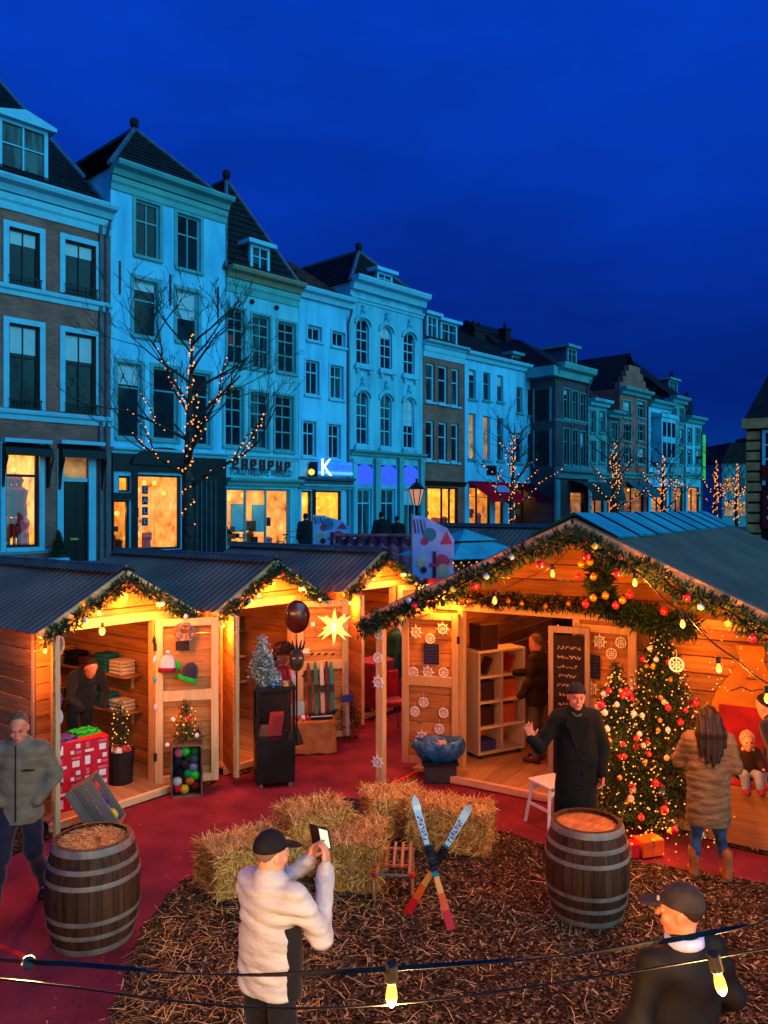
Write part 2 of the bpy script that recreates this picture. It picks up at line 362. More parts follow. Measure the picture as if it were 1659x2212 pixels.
def straw_mesh(mb, n, place, l=(0.05, 0.16), w=(0.0012, 0.0028), up=0.5, rnd=mr_, nm=3):
    for _ in range(n):
        p, nrm = place(); d = Vector((rnd.gauss(0, 1), rnd.gauss(0, 1), rnd.gauss(0, 1)))
        d = (d - nrm * d.dot(nrm)).normalized() * 1.0 + nrm * rnd.uniform(-0.1, up); d.normalize()
        L_ = rnd.uniform(*l); ww = rnd.uniform(*w); sd = d.cross(nrm)
        if sd.length < 1e-3: continue
        sd = sd.normalized() * ww; a = p - d * L_ * 0.4; b = p + d * L_ * 0.6; md = (a + b) / 2 + Vector((rnd.uniform(-1, 1), rnd.uniform(-1, 1), rnd.uniform(-0.3, 1))) * L_ * 0.07
        mb.add([a - sd, a + sd, md + sd, md - sd, b + sd * 0.6, b - sd * 0.6], [(0, 1, 2, 3), (3, 2, 4, 5)], rnd.randrange(nm))
STRAW = [mat('straw_gold', lin(252, 196, 88), lin(220, 148, 52), rough=0.7, scale=20), mat('straw_pale', lin(255, 222, 140), lin(232, 180, 92), rough=0.65, scale=20), mat('straw_brown', lin(164, 112, 52), lin(120, 80, 40), rough=0.8, scale=20)]
lit = MB()
def lp():
    r_ = mr_.random()
    if r_ < 0.55: x, y = mr_.gauss(-1.35, 0.75), mr_.gauss(6.0, 0.8)
    elif r_ < 0.8: x, y = mr_.gauss(-0.6, 0.6), mr_.gauss(7.3, 0.4)
    else: x, y = mr_.uniform(-2.2, 2.8), mr_.uniform(3.6, 8.2)
    while not inside(x, y, mpoly): x, y = mr_.uniform(-2.0, 2.6), mr_.uniform(4, 8)
    return Vector((x, y, 0.024)), Vector((0, 0, 1))
straw_mesh(lit, 1700, lp, l=(0.06, 0.24), w=(0.0012, 0.003), up=0.12)
stuff(tag(lit.build('loose_straw', STRAW, fix=False), 'loose golden straw lying scattered over the wood chips', 'straw'))
tape = mat('red_tape', lin(226, 26, 26), rough=0.5, scale=10)
def strip(name, label, a, b, w, z=0.004, m=tape):
    a, b = Vector(a), Vector(b); d = (b - a).normalized(); n = Vector((-d.y, d.x, 0)) * w / 2
    mb = MB(); N_ = 10
    for i in range(N_):
        p, q = a + (b - a) * i / N_, a + (b - a) * (i + 1) / N_
        mb.add([(p - n) + Vector((0, 0, z)), (q - n) + Vector((0, 0, z)), (q + n) + Vector((0, 0, z)), (p + n) + Vector((0, 0, z))], [(0, 1, 2, 3)])
    return tag(mb.build(name, m), label, 'tape')
strip('floor_tape', 'bright red tape strip on the carpet behind the hay bales', G(728, 1752), G(905, 1664), 0.035)
strip('floor_tape', 'short red tape strip on the carpet beside the straw barrel', G(-40, 2030), G(52, 2066), 0.05)
# ================================================================ the row of houses along the quay
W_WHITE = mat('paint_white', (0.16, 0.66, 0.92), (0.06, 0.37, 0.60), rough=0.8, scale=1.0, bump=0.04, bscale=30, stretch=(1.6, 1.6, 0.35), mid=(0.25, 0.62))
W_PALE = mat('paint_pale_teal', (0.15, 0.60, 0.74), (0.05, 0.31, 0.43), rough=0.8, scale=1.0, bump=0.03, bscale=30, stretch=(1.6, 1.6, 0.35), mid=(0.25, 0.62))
W_SEA = mat('paint_sea_green', (0.11, 0.40, 0.40), (0.08, 0.32, 0.34), rough=0.7, scale=1.5)
W_FRAME = mat('frame_teal', (0.10, 0.36, 0.38), (0.07, 0.29, 0.32), rough=0.6, scale=3)
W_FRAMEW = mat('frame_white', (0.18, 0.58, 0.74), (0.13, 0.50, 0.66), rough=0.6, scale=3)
W_BLACK = mat('black_paint', (0.012, 0.013, 0.016), (0.007, 0.008, 0.01), rough=0.4, scale=3)
BRICK1 = brickmat('brick_purple_brown', (0.46, 0.13, 0.085), (0.30, 0.085, 0.06), (0.24, 0.13, 0.11))
BRICK2 = brickmat('brick_dark', (0.10, 0.065, 0.075), (0.07, 0.05, 0.06), (0.10, 0.09, 0.10))
BRICK3 = brickmat('brick_red', (0.62, 0.14, 0.08), (0.46, 0.10, 0.065), (0.18, 0.14, 0.13))
ROOF = mat('roof_tile_black', (0.022, 0.016, 0.018), (0.009, 0.007, 0.009), rough=0.85, scale=3, bump=0.2, bscale=25)
ROOFR = mat('roof_tile_red', (0.14, 0.04, 0.03), (0.07, 0.022, 0.02), rough=0.8, scale=3, bump=0.2, bscale=25)
LEAD = mat('lead_grey', (0.10, 0.13, 0.17), (0.06, 0.08, 0.11), rough=0.6, scale=3)
PANE = mat('window_glass_dark', (0.012, 0.030, 0.040), (0.004, 0.010, 0.016), rough=0.06, scale=0.9, spec=0.16, mid=(0.35, 0.7), rvar=0.03)
PANE2 = mat('window_glass_curtain', (0.05, 0.11, 0.12), (0.008, 0.02, 0.03), rough=0.10, scale=1.3, spec=0.16, stretch=(3, 1, 0.5), mid=(0.42, 0.6), rvar=0.03)
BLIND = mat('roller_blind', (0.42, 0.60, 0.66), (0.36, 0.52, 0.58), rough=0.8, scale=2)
GLASS = glassmat()
def litmat(name, a, b, s, scale=3.0):
    if name in MATS: return MATS[name]
    m = bpy.data.materials.new(name); m.use_nodes = True; MATS[name] = m
    N, L = m.node_tree.nodes, m.node_tree.links; p = N['Principled BSDF']
    tc = N.new('ShaderNodeTexCoord'); nz = N.new('ShaderNodeTexNoise'); nz.inputs['Scale'].default_value = scale; nz.inputs['Detail'].default_value = 3
    rp = N.new('ShaderNodeValToRGB'); rp.color_ramp.elements[0].position = 0.38; rp.color_ramp.elements[1].position = 0.66
    rp.color_ramp.elements[0].color = tuple(a) + (1,); rp.color_ramp.elements[1].color = tuple(b) + (1,)
    if s < 1.09 or name != 'phone_screen':
        e0 = rp.color_ramp.elements.new(0.30); e0.color = tuple(x * 0.16 for x in a) + (1,); e1 = rp.color_ramp.elements.new(0.74); e1.color = (1.15, 0.62, 0.14, 1)
    L.new(tc.outputs['Object'], nz.inputs['Vector']); L.new(nz.outputs['Fac'], rp.inputs[0]); L.new(rp.outputs[0], p.inputs['Emission Color'])
    p.inputs['Base Color'].default_value = (0.3, 0.2, 0.1, 1); p.inputs['Emission Strength'].default_value = s; p.inputs['Roughness'].default_value = 0.9
    return m
LIT_Y = litmat('lit_room_yellow', (1.0, 0.24, 0.008), (1.0, 0.52, 0.04), 1.6, 2.6)
LIT_O = litmat('lit_room_orange', (0.7, 0.15, 0.008), (1.0, 0.36, 0.03), 1.0, 3.2)
LIT_P = litmat('lit_room_peach', (0.75, 0.18, 0.02), (1.0, 0.40, 0.075), 1.45, 2.4)
LIT_D = litmat('lit_room_dim', (0.16, 0.05, 0.01), (0.6, 0.25, 0.05), 0.8, 2.0)
LIT_B = glow('lit_blue_panel', (0.02, 0.06, 1.0), 1.0)
LIT_BW = glow('lit_pale_blue', (0.12, 0.55, 1.0), 1.1)
LIT_W = glow('lit_sign_white', (0.75, 0.95, 1.0), 1.6)
GOODS = [mat('goods_dark', (0.05, 0.025, 0.02), scale=9), mat('goods_red', (0.5, 0.04, 0.03), scale=9), mat('goods_white', (0.7, 0.65, 0.55), scale=9), mat('goods_teal', (0.05, 0.35, 0.40), scale=9), mat('goods_brown', (0.22, 0.10, 0.04), scale=9), mat('goods_pink', (0.6, 0.18, 0.2), scale=9)]
WR = random.Random(21)

def wall_with_holes(s0, s1, z0, z1, holes, depth=0.24, dside=7.0):
    """front skin with real openings, reveals, and the two flanks"""
    mb = MB(); xs = sorted({s0, s1, *[min(max(v, s0), s1) for h in holes for v in h[:2]]}); zs = sorted({z0, z1, *[min(max(v, z0), z1) for h in holes for v in h[2:4]]})
    for i in range(len(xs) - 1):
        for j in range(len(zs) - 1):
            a, b, c, d = xs[i], xs[i + 1], zs[j], zs[j + 1]; mx, mz = (a + b) / 2, (c + d) / 2
            if any(h[0] < mx < h[1] and h[2] < mz < h[3] for h in holes): continue
            mb.add([(a, 0, c), (b, 0, c), (b, 0, d), (a, 0, d)], [(0, 1, 2, 3)])
    for h in holes:
        a, b, c, d = h[:4]; y = depth
        mb.add([(a, 0, c), (b, 0, c), (b, y, c), (a, y, c)], [(3, 2, 1, 0)]); mb.add([(a, 0, d), (b, 0, d), (b, y, d), (a, y, d)], [(0, 1, 2, 3)])
        mb.add([(a, 0, c), (a, y, c), (a, y, d), (a, 0, d)], [(0, 1, 2, 3)]); mb.add([(b, 0, c), (b, y, c), (b, y, d), (b, 0, d)], [(3, 2, 1, 0)])
    mb.add([(s0, 0, z0), (s0, dside, z0), (s0, dside, z1), (s0, 0, z1)], [(3, 2, 1, 0)]); mb.add([(s1, 0, z0), (s1, dside, z0), (s1, dside, z1), (s1, 0, z1)], [(0, 1, 2, 3)])
    mb.add([(s0, 0, z1), (s1, 0, z1), (s1, dside, z1), (s0, dside, z1)], [(0, 1, 2, 3)])
    mb.add([(s0, dside, z0), (s1, dside, z0), (s1, dside, z1), (s0, dside, z1)], [(3, 2, 1, 0)])
    return mb

class House:
    def __init__(b, name, label, px0, px1, pytop, wall, off=0.0, base=STREET, trim=W_FRAMEW):
        b.off = off; b.s0, b.s1 = s_of(px0, off), s_of(px1, off); b.org = b.s0; b.w = b.s1 - b.s0
        pc = (px0 + px1) / 2; b.top = h_of(pc, pytop, off); b.base = base; b.wallm = wall; b.holes = []; b.trim = trim
        b.e = thing(name, label, 'building', fpt(b.s0, off, 0), FROT)
    def sx(b, px, back=0.0): return s_of(px, b.off - back) - b.org
    def hz(b, px, py, back=0.0): return h_of(px, py, b.off - back)
    def rect(b, xl, xr, yt, yb, back=0.0):
        c = (xl + xr) / 2; return b.sx(xl, back), b.sx(xr, back), b.hz(c, yb, back), b.hz(c, yt, back)
    def window(b, xl, xr, yt, yb, cols=2, bars=(0.62,), surround=None, sill=True, pane=None, fr=0.07, arch=False, blind=0.0, lit=None, colbelow=False, frm=None):
        a, c, z0, z1 = b.rect(xl, xr, yt, yb); b.holes.append((a, c, z0, z1)); pane = pane or WR.choice((PANE, PANE, PANE2)); y0, y1 = 0.10, 0.17
        mb = MB(); fm = frm or b.trim
        mb.box(a, a + fr, y0, y1, z0, z1); mb.box(c - fr, c, y0, y1, z0, z1); mb.box(a + fr, c - fr, y0, y1, z0, z0 + fr); mb.box(a + fr, c - fr, y0, y1, z1 - fr, z1)
        for t in bars:
            z = z0 + (z1 - z0) * t; mb.box(a + fr, c - fr, y0 + 0.01, y1 - 0.005, z - 0.028, z + 0.028)
        for k in range(1, cols):
            x = a + (c - a) * k / cols; mb.box(x - 0.022, x + 0.022, y0 + 0.015, y1 - 0.01, z0 + fr, z1 - fr)
        if surround:
            g = surround
            mb.box(a - g, a - 0.002, -0.035, 0.02, z0 - 0.02, z1 + g); mb.box(c + 0.002, c + g, -0.035, 0.02, z0 - 0.02, z1 + g); mb.box(a - 0.002, c + 0.002, -0.03, 0.02, z1 + 0.002, z1 + g - 0.003)
        wnd = mb.build('window', fm, b.e)
        MB().box(a + fr * 0.5, c - fr * 0.5, y1 - 0.02, y1 + 0.005, z0 + fr * 0.5, z1 - fr * 0.5).build('pane', lit or pane, wnd)
        if not blind and WR.random() < 0.38 and lit is None: blind = WR.choice((0.18, 0.28, 0.42, 0.55))
        if blind:
            MB().box(a + fr, c - fr, y1 - 0.032, y1 - 0.022, z1 - (z1 - z0) * blind, z1 - fr).build('blind', BLIND, wnd)
        if sill: MB().box(a - 0.10, c + 0.10, -0.10, y0, z0 - 0.10, z0 - 0.004).build('sill', fm, wnd)
        if arch:                                  # round head: spandrels fill the upper corners of the opening
            for sgn in (0, 1):
                P = []; n = 6; rx = (c - a) / 2; rz = min(rx, (z1 - z0) * 0.3); xc = (a + c) / 2; zc = z1 - rz
                for i in range(n + 1):
                    t = math.pi / 2 * i / n; P.append((xc + (-1 if sgn == 0 else 1) * rx * math.cos(t), zc + rz * math.sin(t)))
                P.append(((a if sgn == 0 else c), z1)); MB().prism(P, 0.004, 0.09).build('arch_corner', b.wallm, wnd)
        return wnd
    def band(b, name, py0, py1, px, depth, m, x0=None, x1=None, back=0.0):   # a horizontal moulding given its top and bottom pixel rows at px
        z1, z0 = b.hz(px, py0), b.hz(px, py1); a = -0.02 if x0 is None else b.sx(x0); c = b.w + 0.02 if x1 is None else b.sx(x1)
        h = z1 - z0; mb = MB(); mb.prism([(-depth * 0.35, z0), (-depth * 0.5, z0 + h * 0.45), (-depth * 0.9, z0 + h * 0.6), (-depth, z0 + h * 0.85), (-depth, z1), (0.05, z1), (0.05, z0)], a, c, axis=0)
        return mb.build(name, m, b.e)
    def box(b, name, a, c, y0, y1, z0, z1, m, parent=None): return MB().box(a, c, y0, y1, z0, z1).build(name, m, parent or b.e)
    def finish(b, dside=7.0):
        if int(b.w * 10) % 2 == 0 or b.w > 5.2:
            x = b.w - 0.16; dp_ = MB(); dp_.tube([(x, -0.07, b.base), (x, -0.07, b.top - 0.9), (x, -0.2, b.top - 0.6), (x, -0.3, b.top - 0.35)], 0.05, 7); dp_.build('drainpipe', LEAD, b.e)
        return wall_with_holes(0, b.w, b.base - 0.1, b.top, b.holes, dside=dside).build('wall', b.wallm, b.e)
    def slope(b, mb, A, B, C, D, step=0.34, t=0.05):
        """tiled slope: eave A-B, ridge D-C; each course a raised lip"""
        A, B, C, D = map(Vector, (A, B, C, D)); L_ = max((D - A).length, (C - B).length); n = max(2, int(L_ / step))
        nr = (B - A).cross(D - A)
        if nr.length < 1e-6: nr = (B - A).cross(C - A)
        nr.normalize()
        if nr.z < 0: nr = -nr
        for i in range(n):
            p0, p1, q0, q1 = A.lerp(D, i / n), A.lerp(D, (i + 1) / n), B.lerp(C, i / n), B.lerp(C, (i + 1) / n); u = nr * t
            mb.add([p0, q0, q0 + u, p0 + u, q1, p1], [(0, 1, 2, 3), (3, 2, 4, 5)])
    def gable(b, depth, rise, m=ROOF, over=0.15, left=True, verge=None):      # ridge runs along the street
        mb = MB(); z = b.top
        b.slope(mb, (-0.02, -over, z), (b.w + 0.02, -over, z), (b.w + 0.02, depth, z + rise), (-0.02, depth, z + rise))
        b.slope(mb, (b.w + 0.02, 2 * depth, z), (-0.02, 2 * depth, z), (-0.02, depth, z + rise), (b.w + 0.02, depth, z + rise), step=1.5)
        for x in (0, b.w): mb.add([(x, 0, z), (x, depth, z + rise), (x, 2 * depth, z)], [(0, 1, 2)])
        r = mb.build('roof', m, b.e)
        if verge:
            MB().bar((b.w, -over, z + 0.04), (b.w, depth, z + rise + 0.06), 0.22, 0.16).build('verge', verge, r)
        return r
    def hip(b, ax, ay, m=ROOF, back=12.0, over=0.1, finial=True, ridge=LEAD):  # ridge runs away from the street, hipped front
        xm = b.w / 2; y, z = back_pt(b.org + xm, ax, ay); t = b.top; mb = MB()
        a, c, d, e = (-over, -over, t), (b.w + over, -over, t), (b.w + over, back, t), (-over, back, t); p, q = (xm, y, z), (xm, back, z)
        b.slope(mb, a, c, p, p); b.slope(mb, c, d, q, p); b.slope(mb, e, a, p, q)
        r = mb.build('roof', m, b.e)
        hp = MB(); hp.tube([Vector(a) + Vector((0, 0, .05)), Vector(p) + Vector((0, 0, .05))], 0.09, 6); hp.tube([Vector(c) + Vector((0, 0, .05)), Vector(p) + Vector((0, 0, .05))], 0.09, 6); hp.tube([Vector(p) + Vector((0, 0, .05)), Vector(q) + Vector((0, 0, .05))], 0.10, 6)
        hp.build('hip_tiles', ridge, r)
        if finial: MB().lathe([(0.13, 0), (0.10, 0.12), (0.16, 0.18), (0.17, 0.36), (0.11, 0.44)], 8, c=(xm, y, z), cap=(True, True)).build('finial', ROOF, r)
        return r
    def dormer(b, xl, xr, yt, yb, back, m=None, cols=2, peak=0.0):
        a, c, z0, z1 = b.rect(xl, xr, yt, yb, back); m = m or b.trim; y = back
        mb = MB(); mb.box(a, a + 0.12, y, y + 0.14, z0, z1); mb.box(c - 0.12, c, y, y + 0.14, z0, z1); mb.box(a + 0.12, c - 0.12, y, y + 0.14, z0, z0 + 0.08); mb.box(a + 0.12, c - 0.12, y, y + 0.14, z1 - 0.10, z1)
        for k in range(1, cols): x = a + (c - a) * k / cols; mb.box(x - 0.03, x + 0.03, y + 0.02, y + 0.12, z0 + 0.08, z1 - 0.10)
        mb.box(a + 0.12, c - 0.12, y + 0.03, y + 0.11, z0 + (z1 - z0) * 0.6, z0 + (z1 - z0) * 0.6 + 0.04)
        d = mb.build('dormer', m, b.e)
        MB().box(a + 0.10, c - 0.10, y + 0.08, y + 0.09, z0, z1 - 0.02).build('pane', PANE2, d)
        ck = MB(); ck.box(a + 0.01, a + 0.09, y + 0.14, y + 3.2, z0, z1); ck.box(c - 0.09, c - 0.01, y + 0.14, y + 3.2, z0, z1); ck.build('cheek', LEAD, d)
        hd = MB()
        if peak: hd.prism([(a - 0.2, z1), (c + 0.2, z1), (c + 0.2, z1 + 0.12), ((a + c) / 2, z1 + 0.14 + peak), (a - 0.2, z1 + 0.12)], y - 0.2, y + 3.4)
        else: hd.box(a - 0.2, c + 0.2, y - 0.2, y + 3.4, z1, z1 + 0.16)
        hd.build('dormer_roof', m, d)
        return d
    def chimney(b, px, yt, wpx, back, h=1.6, pots=2):
        z1 = b.hz(px, yt, back); a, c = b.sx(px - wpx / 2, back), b.sx(px + wpx / 2, back)
        mb = MB(); mb.box(a, c, back, back + 0.6, z1 - h - 2.5, z1); mb.box(a - 0.06, c + 0.06, back - 0.06, back + 0.66, z1 - 0.18, z1 - 0.02)
        for k in range(pots): x = a + (c - a) * (k + 0.5) / pots; mb.lathe([(0.10, 0), (0.08, 0.34), (0.10, 0.38)], 8, c=(x, back + 0.3, z1), cap=(True, True))
        return mb.build('chimney', ROOF, b.e)
    def shop(b, xl, xr, yt, yb, lit, mull=(), trans=None, fm=W_BLACK, goods=6, seed=1, depth=1.5, lamps=0, figures=0):
        """a lit shop window: opening, frame, glass, a shallow lit room and the goods on show"""
        a, c, z0, z1 = b.rect(xl, xr, yt, yb); z0 = max(z0, b.base + 0.05); b.holes.append((a, c, z0, z1)); r = random.Random(seed); fr = 0.07
        mb = MB(); mb.box(a, a + fr, 0.08, 0.17, z0, z1); mb.box(c - fr, c, 0.08, 0.17, z0, z1); mb.box(a + fr, c - fr, 0.08, 0.17, z0, z0 + fr); mb.box(a + fr, c - fr, 0.08, 0.17, z1 - fr, z1)
        for t in mull: x = a + (c - a) * t; mb.box(x - 0.04, x + 0.04, 0.09, 0.165, z0 + fr, z1 - fr)
        if trans: z = z0 + (z1 - z0) * trans; mb.box(a + fr, c - fr, 0.085, 0.168, z - 0.04, z + 0.04)
        w = mb.build('shop_window', fm, b.e)
        MB().box(a + 0.03, c - 0.03, 0.12, 0.128, z0 + 0.03, z1 - 0.03).build('pane', GLASS, w)
        rm = MB(); y0, y1 = 0.25, 0.25 + depth
        rm.add([(a, y1, z0), (c, y1, z0), (c, y1, z1), (a, y1, z1)], [(0, 1, 2, 3)], 0)
        rm.add([(a - .01, y0, z0), (a - .01, y1, z0), (a - .01, y1, z1), (a - .01, y0, z1)], [(0, 1, 2, 3)], 0); rm.add([(c + .01, y0, z0), (c + .01, y1, z0), (c + .01, y1, z1), (c + .01, y0, z1)], [(3, 2, 1, 0)], 0)
        rm.add([(a, y0, z0 + .02), (c, y0, z0 + .02), (c, y1, z0 + .02), (a, y1, z0 + .02)], [(0, 1, 2, 3)], 1); rm.add([(a, y0, z1 - .01), (c, y0, z1 - .01), (c, y1, z1 - .01), (a, y1, z1 - .01)], [(3, 2, 1, 0)], 0)
        rm.build('shop_interior', [lit, GOODS[4]], w, fix=False)
        W_ = c - a; Hh = z1 - z0
        if lamps: lamp('shop_light', ((a + c) / 2, 0.45, z1 - 0.35), 14, (1.0, 0.40, 0.08), 0.15, parent=w)
        for k in range(goods * 2):
            g = MB(); x = a + W_ * r.uniform(0.08, 0.92); kind = r.randrange(3); y = r.uniform(0.5, depth)
            if kind == 0:                         # a rail of clothes or stacked shelf
                n = r.randint(3, 5); zz = z0 + Hh * r.uniform(0.15, 0.6)
                for i in range(n): g.box(x + i * 0.09, x + i * 0.09 + 0.06, y, y + 0.25, zz - r.uniform(0.2, 0.5) * Hh * 0.4, zz)
                g.box(x - 0.05, x + n * 0.09 + 0.05, y + 0.1, y + 0.12, zz, zz + 0.03)
            elif kind == 1:
                hh = r.uniform(0.15, 0.4) * Hh; g.lathe([(0.16, 0), (0.13, hh * 0.5), (0.17, hh * 0.8), (0.06, hh)], 8, c=(x, y, z0 + .02), cap=(True, True))
            else:
                for i in range(3): g.box(x - 0.2, x + 0.2, y, y + 0.2, z0 + 0.02 + i * 0.3, z0 + 0.05 + i * 0.3); g.box(x - 0.15 + 0.1 * i, x - 0.02 + 0.1 * i, y, y + 0.15, z0 + 0.05 + i * 0.3, z0 + 0.2 + i * 0.3)
            g.build('shop_goods', r.choice(GOODS), w)
        for k in range(figures):
            x = a + W_ * (0.25 + 0.5 * (k + 0.5) / figures); g = MB(); s_ = Hh / 2.6
            g.lathe([(0.05, 0.0), (0.04, 0.75 * s_), (0.20 * s_, 0.8 * s_), (0.17 * s_, 1.15 * s_), (0.22 * s_, 1.45 * s_), (0.07 * s_, 1.55 * s_), (0.06 * s_, 1.62 * s_), (0.11 * s_, 1.72 * s_), (0.03, 1.88 * s_)], 10, c=(x, 0.6, z0 + .02), cap=(True, True))
            g.build('mannequin', r.choice((GOODS[0], GOODS[4], GOODS[1])), w, smooth=True)
        for k in range(lamps):
            MB().ball((a + W_ * r.uniform(0.15, 0.85), r.uniform(0.4, depth), z1 - Hh * r.uniform(0.08, 0.35)), 0.09, 8).build('shop_lamp', BULB_HOT, w, smooth=True)
        return w
BULB = glow('bulb_warm', (1.0, 0.40, 0.05), 2.4)
BULB_HOT = glow('bulb_white_hot', (1.0, 0.36, 0.04), 2.7)
FAIRY = glow('fairy_light', (1.0, 0.30, 0.05), 2.2)

# ---- 1: brown brick house with a bow-topped dormer
b = House('brick_house', 'brown brick house with white sill bands and a large white dormer, nearest in the row', -260, 238, 395, BRICK1)
b.top = b.hz(120, 428)
b.band('cornice', 418, 446, 120, 0.55, W_FRAMEW); b.band('frieze', 448, 480, 120, 0.14, W_FRAMEW); b.band('sill_band', 635, 655, 120, 0.16, W_FRAMEW); b.band('sill_band', 892, 913, 120, 0.16, W_FRAMEW)
b.box('plinth', -0.02, b.w + 0.02, -0.09, 0, b.base, b.base + 0.25, LEAD)
b.band('plinth_band', 1189, 1196, 60, 0.12, W_FRAMEW, x1=112)
for x, y0, y1, dy0, dy1 in ((15, 497, 621, 702, 884), (136, 525, 640, 722, 893)):
    for yt, yb, fl in ((y0, y1, 2), (dy0, dy1, 1)):
        w = b.window(x + 4, x + 70, yt, yb, cols=2, bars=() if fl == 2 else (0.62,), surround=0.16, pane=PANE, blind=0.26 if fl == 2 else 0.34, frm=W_BLACK, sill=False)
        a, c, z0, z1 = b.rect(x + 4, x + 70, yt, yb)
        s = MB(); s.box(a - 0.17, a - 0.003, -0.05, 0.03, z0, z1 + 0.17); s.box(c + 0.003, c + 0.17, -0.05, 0.03, z0, z1 + 0.17); s.box(a - 0.003, c + 0.003, -0.045, 0.03, z1 + 0.003, z1 + 0.17); s.build('window_surround', W_FRAMEW, b.e)
        rl = MB()                                 # small iron balcony rail
        for t in range(9): xx = a + (c - a) * t / 8; rl.box(xx - 0.012, xx + 0.012, -0.13, -0.108, z0 + 0.02, z0 + 0.26)
        rl.box(a - 0.05, c + 0.05, -0.135, -0.105, z0 + 0.26, z0 + 0.29); rl.box(a - 0.05, c + 0.05, -0.135, -0.105, z0 + 0.01, z0 + 0.035)
        for t in range(8):
            xx = a + (c - a) * (t + 0.5) / 8; rl.tube([(xx - 0.05, -0.12, z0 + 0.05), (xx, -0.12, z0 + 0.2), (xx + 0.05, -0.12, z0 + 0.05)], 0.008, 4)
        rl.build('balcony_rail', W_BLACK, w)
for px in (-110, -220):
    b.window(px, px + 66, 470, 600, surround=0.16, frm=W_BLACK, sill=False); b.window(px, px + 66, 690, 876, surround=0.16, frm=W_BLACK, sill=False)
sw = b.shop(12, 84, 964, 1182, LIT_Y, trans=0.71, fm=W_BLACK, goods=3, seed=4, figures=3, lamps=1)
a, c, z0, z1 = b.rect(12, 84, 964, 1182)
s = MB(); s.box(a - 0.16, a - 0.003, -0.06, 0.03, z0 - 0.14, z1 + 0.1); s.box(c + 0.003, c + 0.16, -0.06, 0.03, z0 - 0.14, z1 + 0.1); s.box(a - 0.003, c + 0.003, -0.10, 0.03, z0 - 0.14, z0 - 0.003); s.build('window_surround', W_FRAMEW, b.e)
hood_m = W_BLACK
def hood(b, xl, xr, yt, ymid):
    a, c = b.sx(xl), b.sx(xr); z1 = b.hz((xl + xr) / 2, yt); z0 = b.hz((xl + xr) / 2, ymid); h = z1 - z0; mb = MB()
    for x0, x1 in ((a, a + 0.06), (c - 0.06, c)): mb.prism([(0, z1), (-0.35, z1 - h * 0.12), (-0.42, z1 - h * 0.35), (-0.22, z1 - h * 0.62), (-0.12, z0), (0, z0)], x0, x1, axis=0)
    mb.prism([(0, z1 + 0.002), (-0.35, z1 - h * 0.12 + 0.002), (-0.42, z1 - h * 0.30), (-0.40, z1 - h * 0.30), (-0.33, z1 - h * 0.15), (0, z1 - 0.06)], a + 0.06, c - 0.06, axis=0)
    mb.build('window_hood', hood_m, b.e); b.box('hood_board', a, c, -0.3, 0, z1 + 0.004, z1 + 0.12, W_FRAMEW)
hood(b, 2, 104, 958, 1052); hood(b, 124, 218, 962, 1058)
# front door
a, c, z0, z1 = b.rect(136, 190, 1041, 1236); z0 = b.base; _, _, zt, z2 = b.rect(138, 188, 975, 1032); b.holes.append((a, c, z0, z2))
fr_ = MB(); fr_.box(a - 0.2, a - 0.003, -0.06, 0.1, z0, z2 + 0.05); fr_.box(c + 0.003, c + 0.24, -0.06, 0.1, z0, z2 + 0.05); fr_.box(a, c, 0.02, 0.16, z1 + 0.01, zt - 0.01); d_fr = fr_.build('door_frame', W_FRAMEW, b.e)
dl = MB(); dl.box(a, c, 0.10, 0.16, z0, z1)
for i, (q0, q1) in enumerate(((0.08, 0.34), (0.42, 0.92))):
    for u0, u1 in ((0.12, 0.44), (0.56, 0.88)): dl.box(a + (c - a) * u0, a + (c - a) * u1, 0.085, 0.10, z0 + (z1 - z0) * q0, z0 + (z1 - z0) * q1)
dr = dl.build('door', mat('door_black_brown', (0.02, 0.010, 0.008), (0.01, 0.006, 0.005), rough=0.35, scale=4), b.e)
MB().box(a + 0.28, c - 0.28, 0.07, 0.085, z0 + 0.92, z0 + 0.99).build('letter_slot', mat('brass', (0.6, 0.35, 0.12), metal=0.9, rough=0.35, scale=8), dr)
MB().box(a, c, 0.12, 0.14, zt, z2).build('fanlight', LIT_D, b.e); b.box('doorstep', a - 0.3, c + 0.3, -0.5, 0, b.base, b.base + 0.16, LEAD)
yv, zv = back_pt(b.org + b.w, 0, 182); b.gable(yv * 1.05, (zv - b.top) * 1.05, verge=LEAD)
d = b.dormer(-4, 104, 268, 398, 0.9, m=W_FRAMEW, cols=2, peak=0.25)
b.dormer(-230, -130, 222, 372, 0.9, m=W_FRAMEW, cols=2, peak=0.25)
dp = MB(); dp.box(b.w - 0.42, b.w - 0.32, -0.12, -0.02, b.base + 0.2, b.top - 0.2); dp.build('drainpipe', LEAD, b.e)
b.finish()

# ---- 2: tall white house over a black shop front
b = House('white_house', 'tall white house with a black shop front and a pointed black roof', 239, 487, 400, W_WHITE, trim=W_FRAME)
b.top = b.hz(365, 402); b.band('cornice', 394, 418, 365, 0.60, W_SEA); b.band('frieze', 420, 446, 365, 0.16, W_SEA)
for x0, x1, yt, yb in ((293, 345, 437, 556), (383, 433, 466, 583), (289, 341, 606, 727), (382, 428, 628, 739), (254, 305, 785, 946), (331, 383, 795, 950), (409, 453, 806, 962)):
    tall = yb - yt > 140; b.window(x0, x1, yt, yb, cols=1 if (tall or yt in (606, 628)) else 2, bars=(0.64,) if not tall else (0.68,), surround=0.13, pane=PANE)
b.band('shop_cornice', 972, 984, 350, 0.25, W_FRAMEW)
a, c = 0.03, b.w - 0.03; zc = b.hz(350, 984)
bf = MB(); bf.box(a, b.sx(240), -0.12, 0, b.base, zc - 0.01); bf.build('shop_pilaster', W_BLACK, b.e)
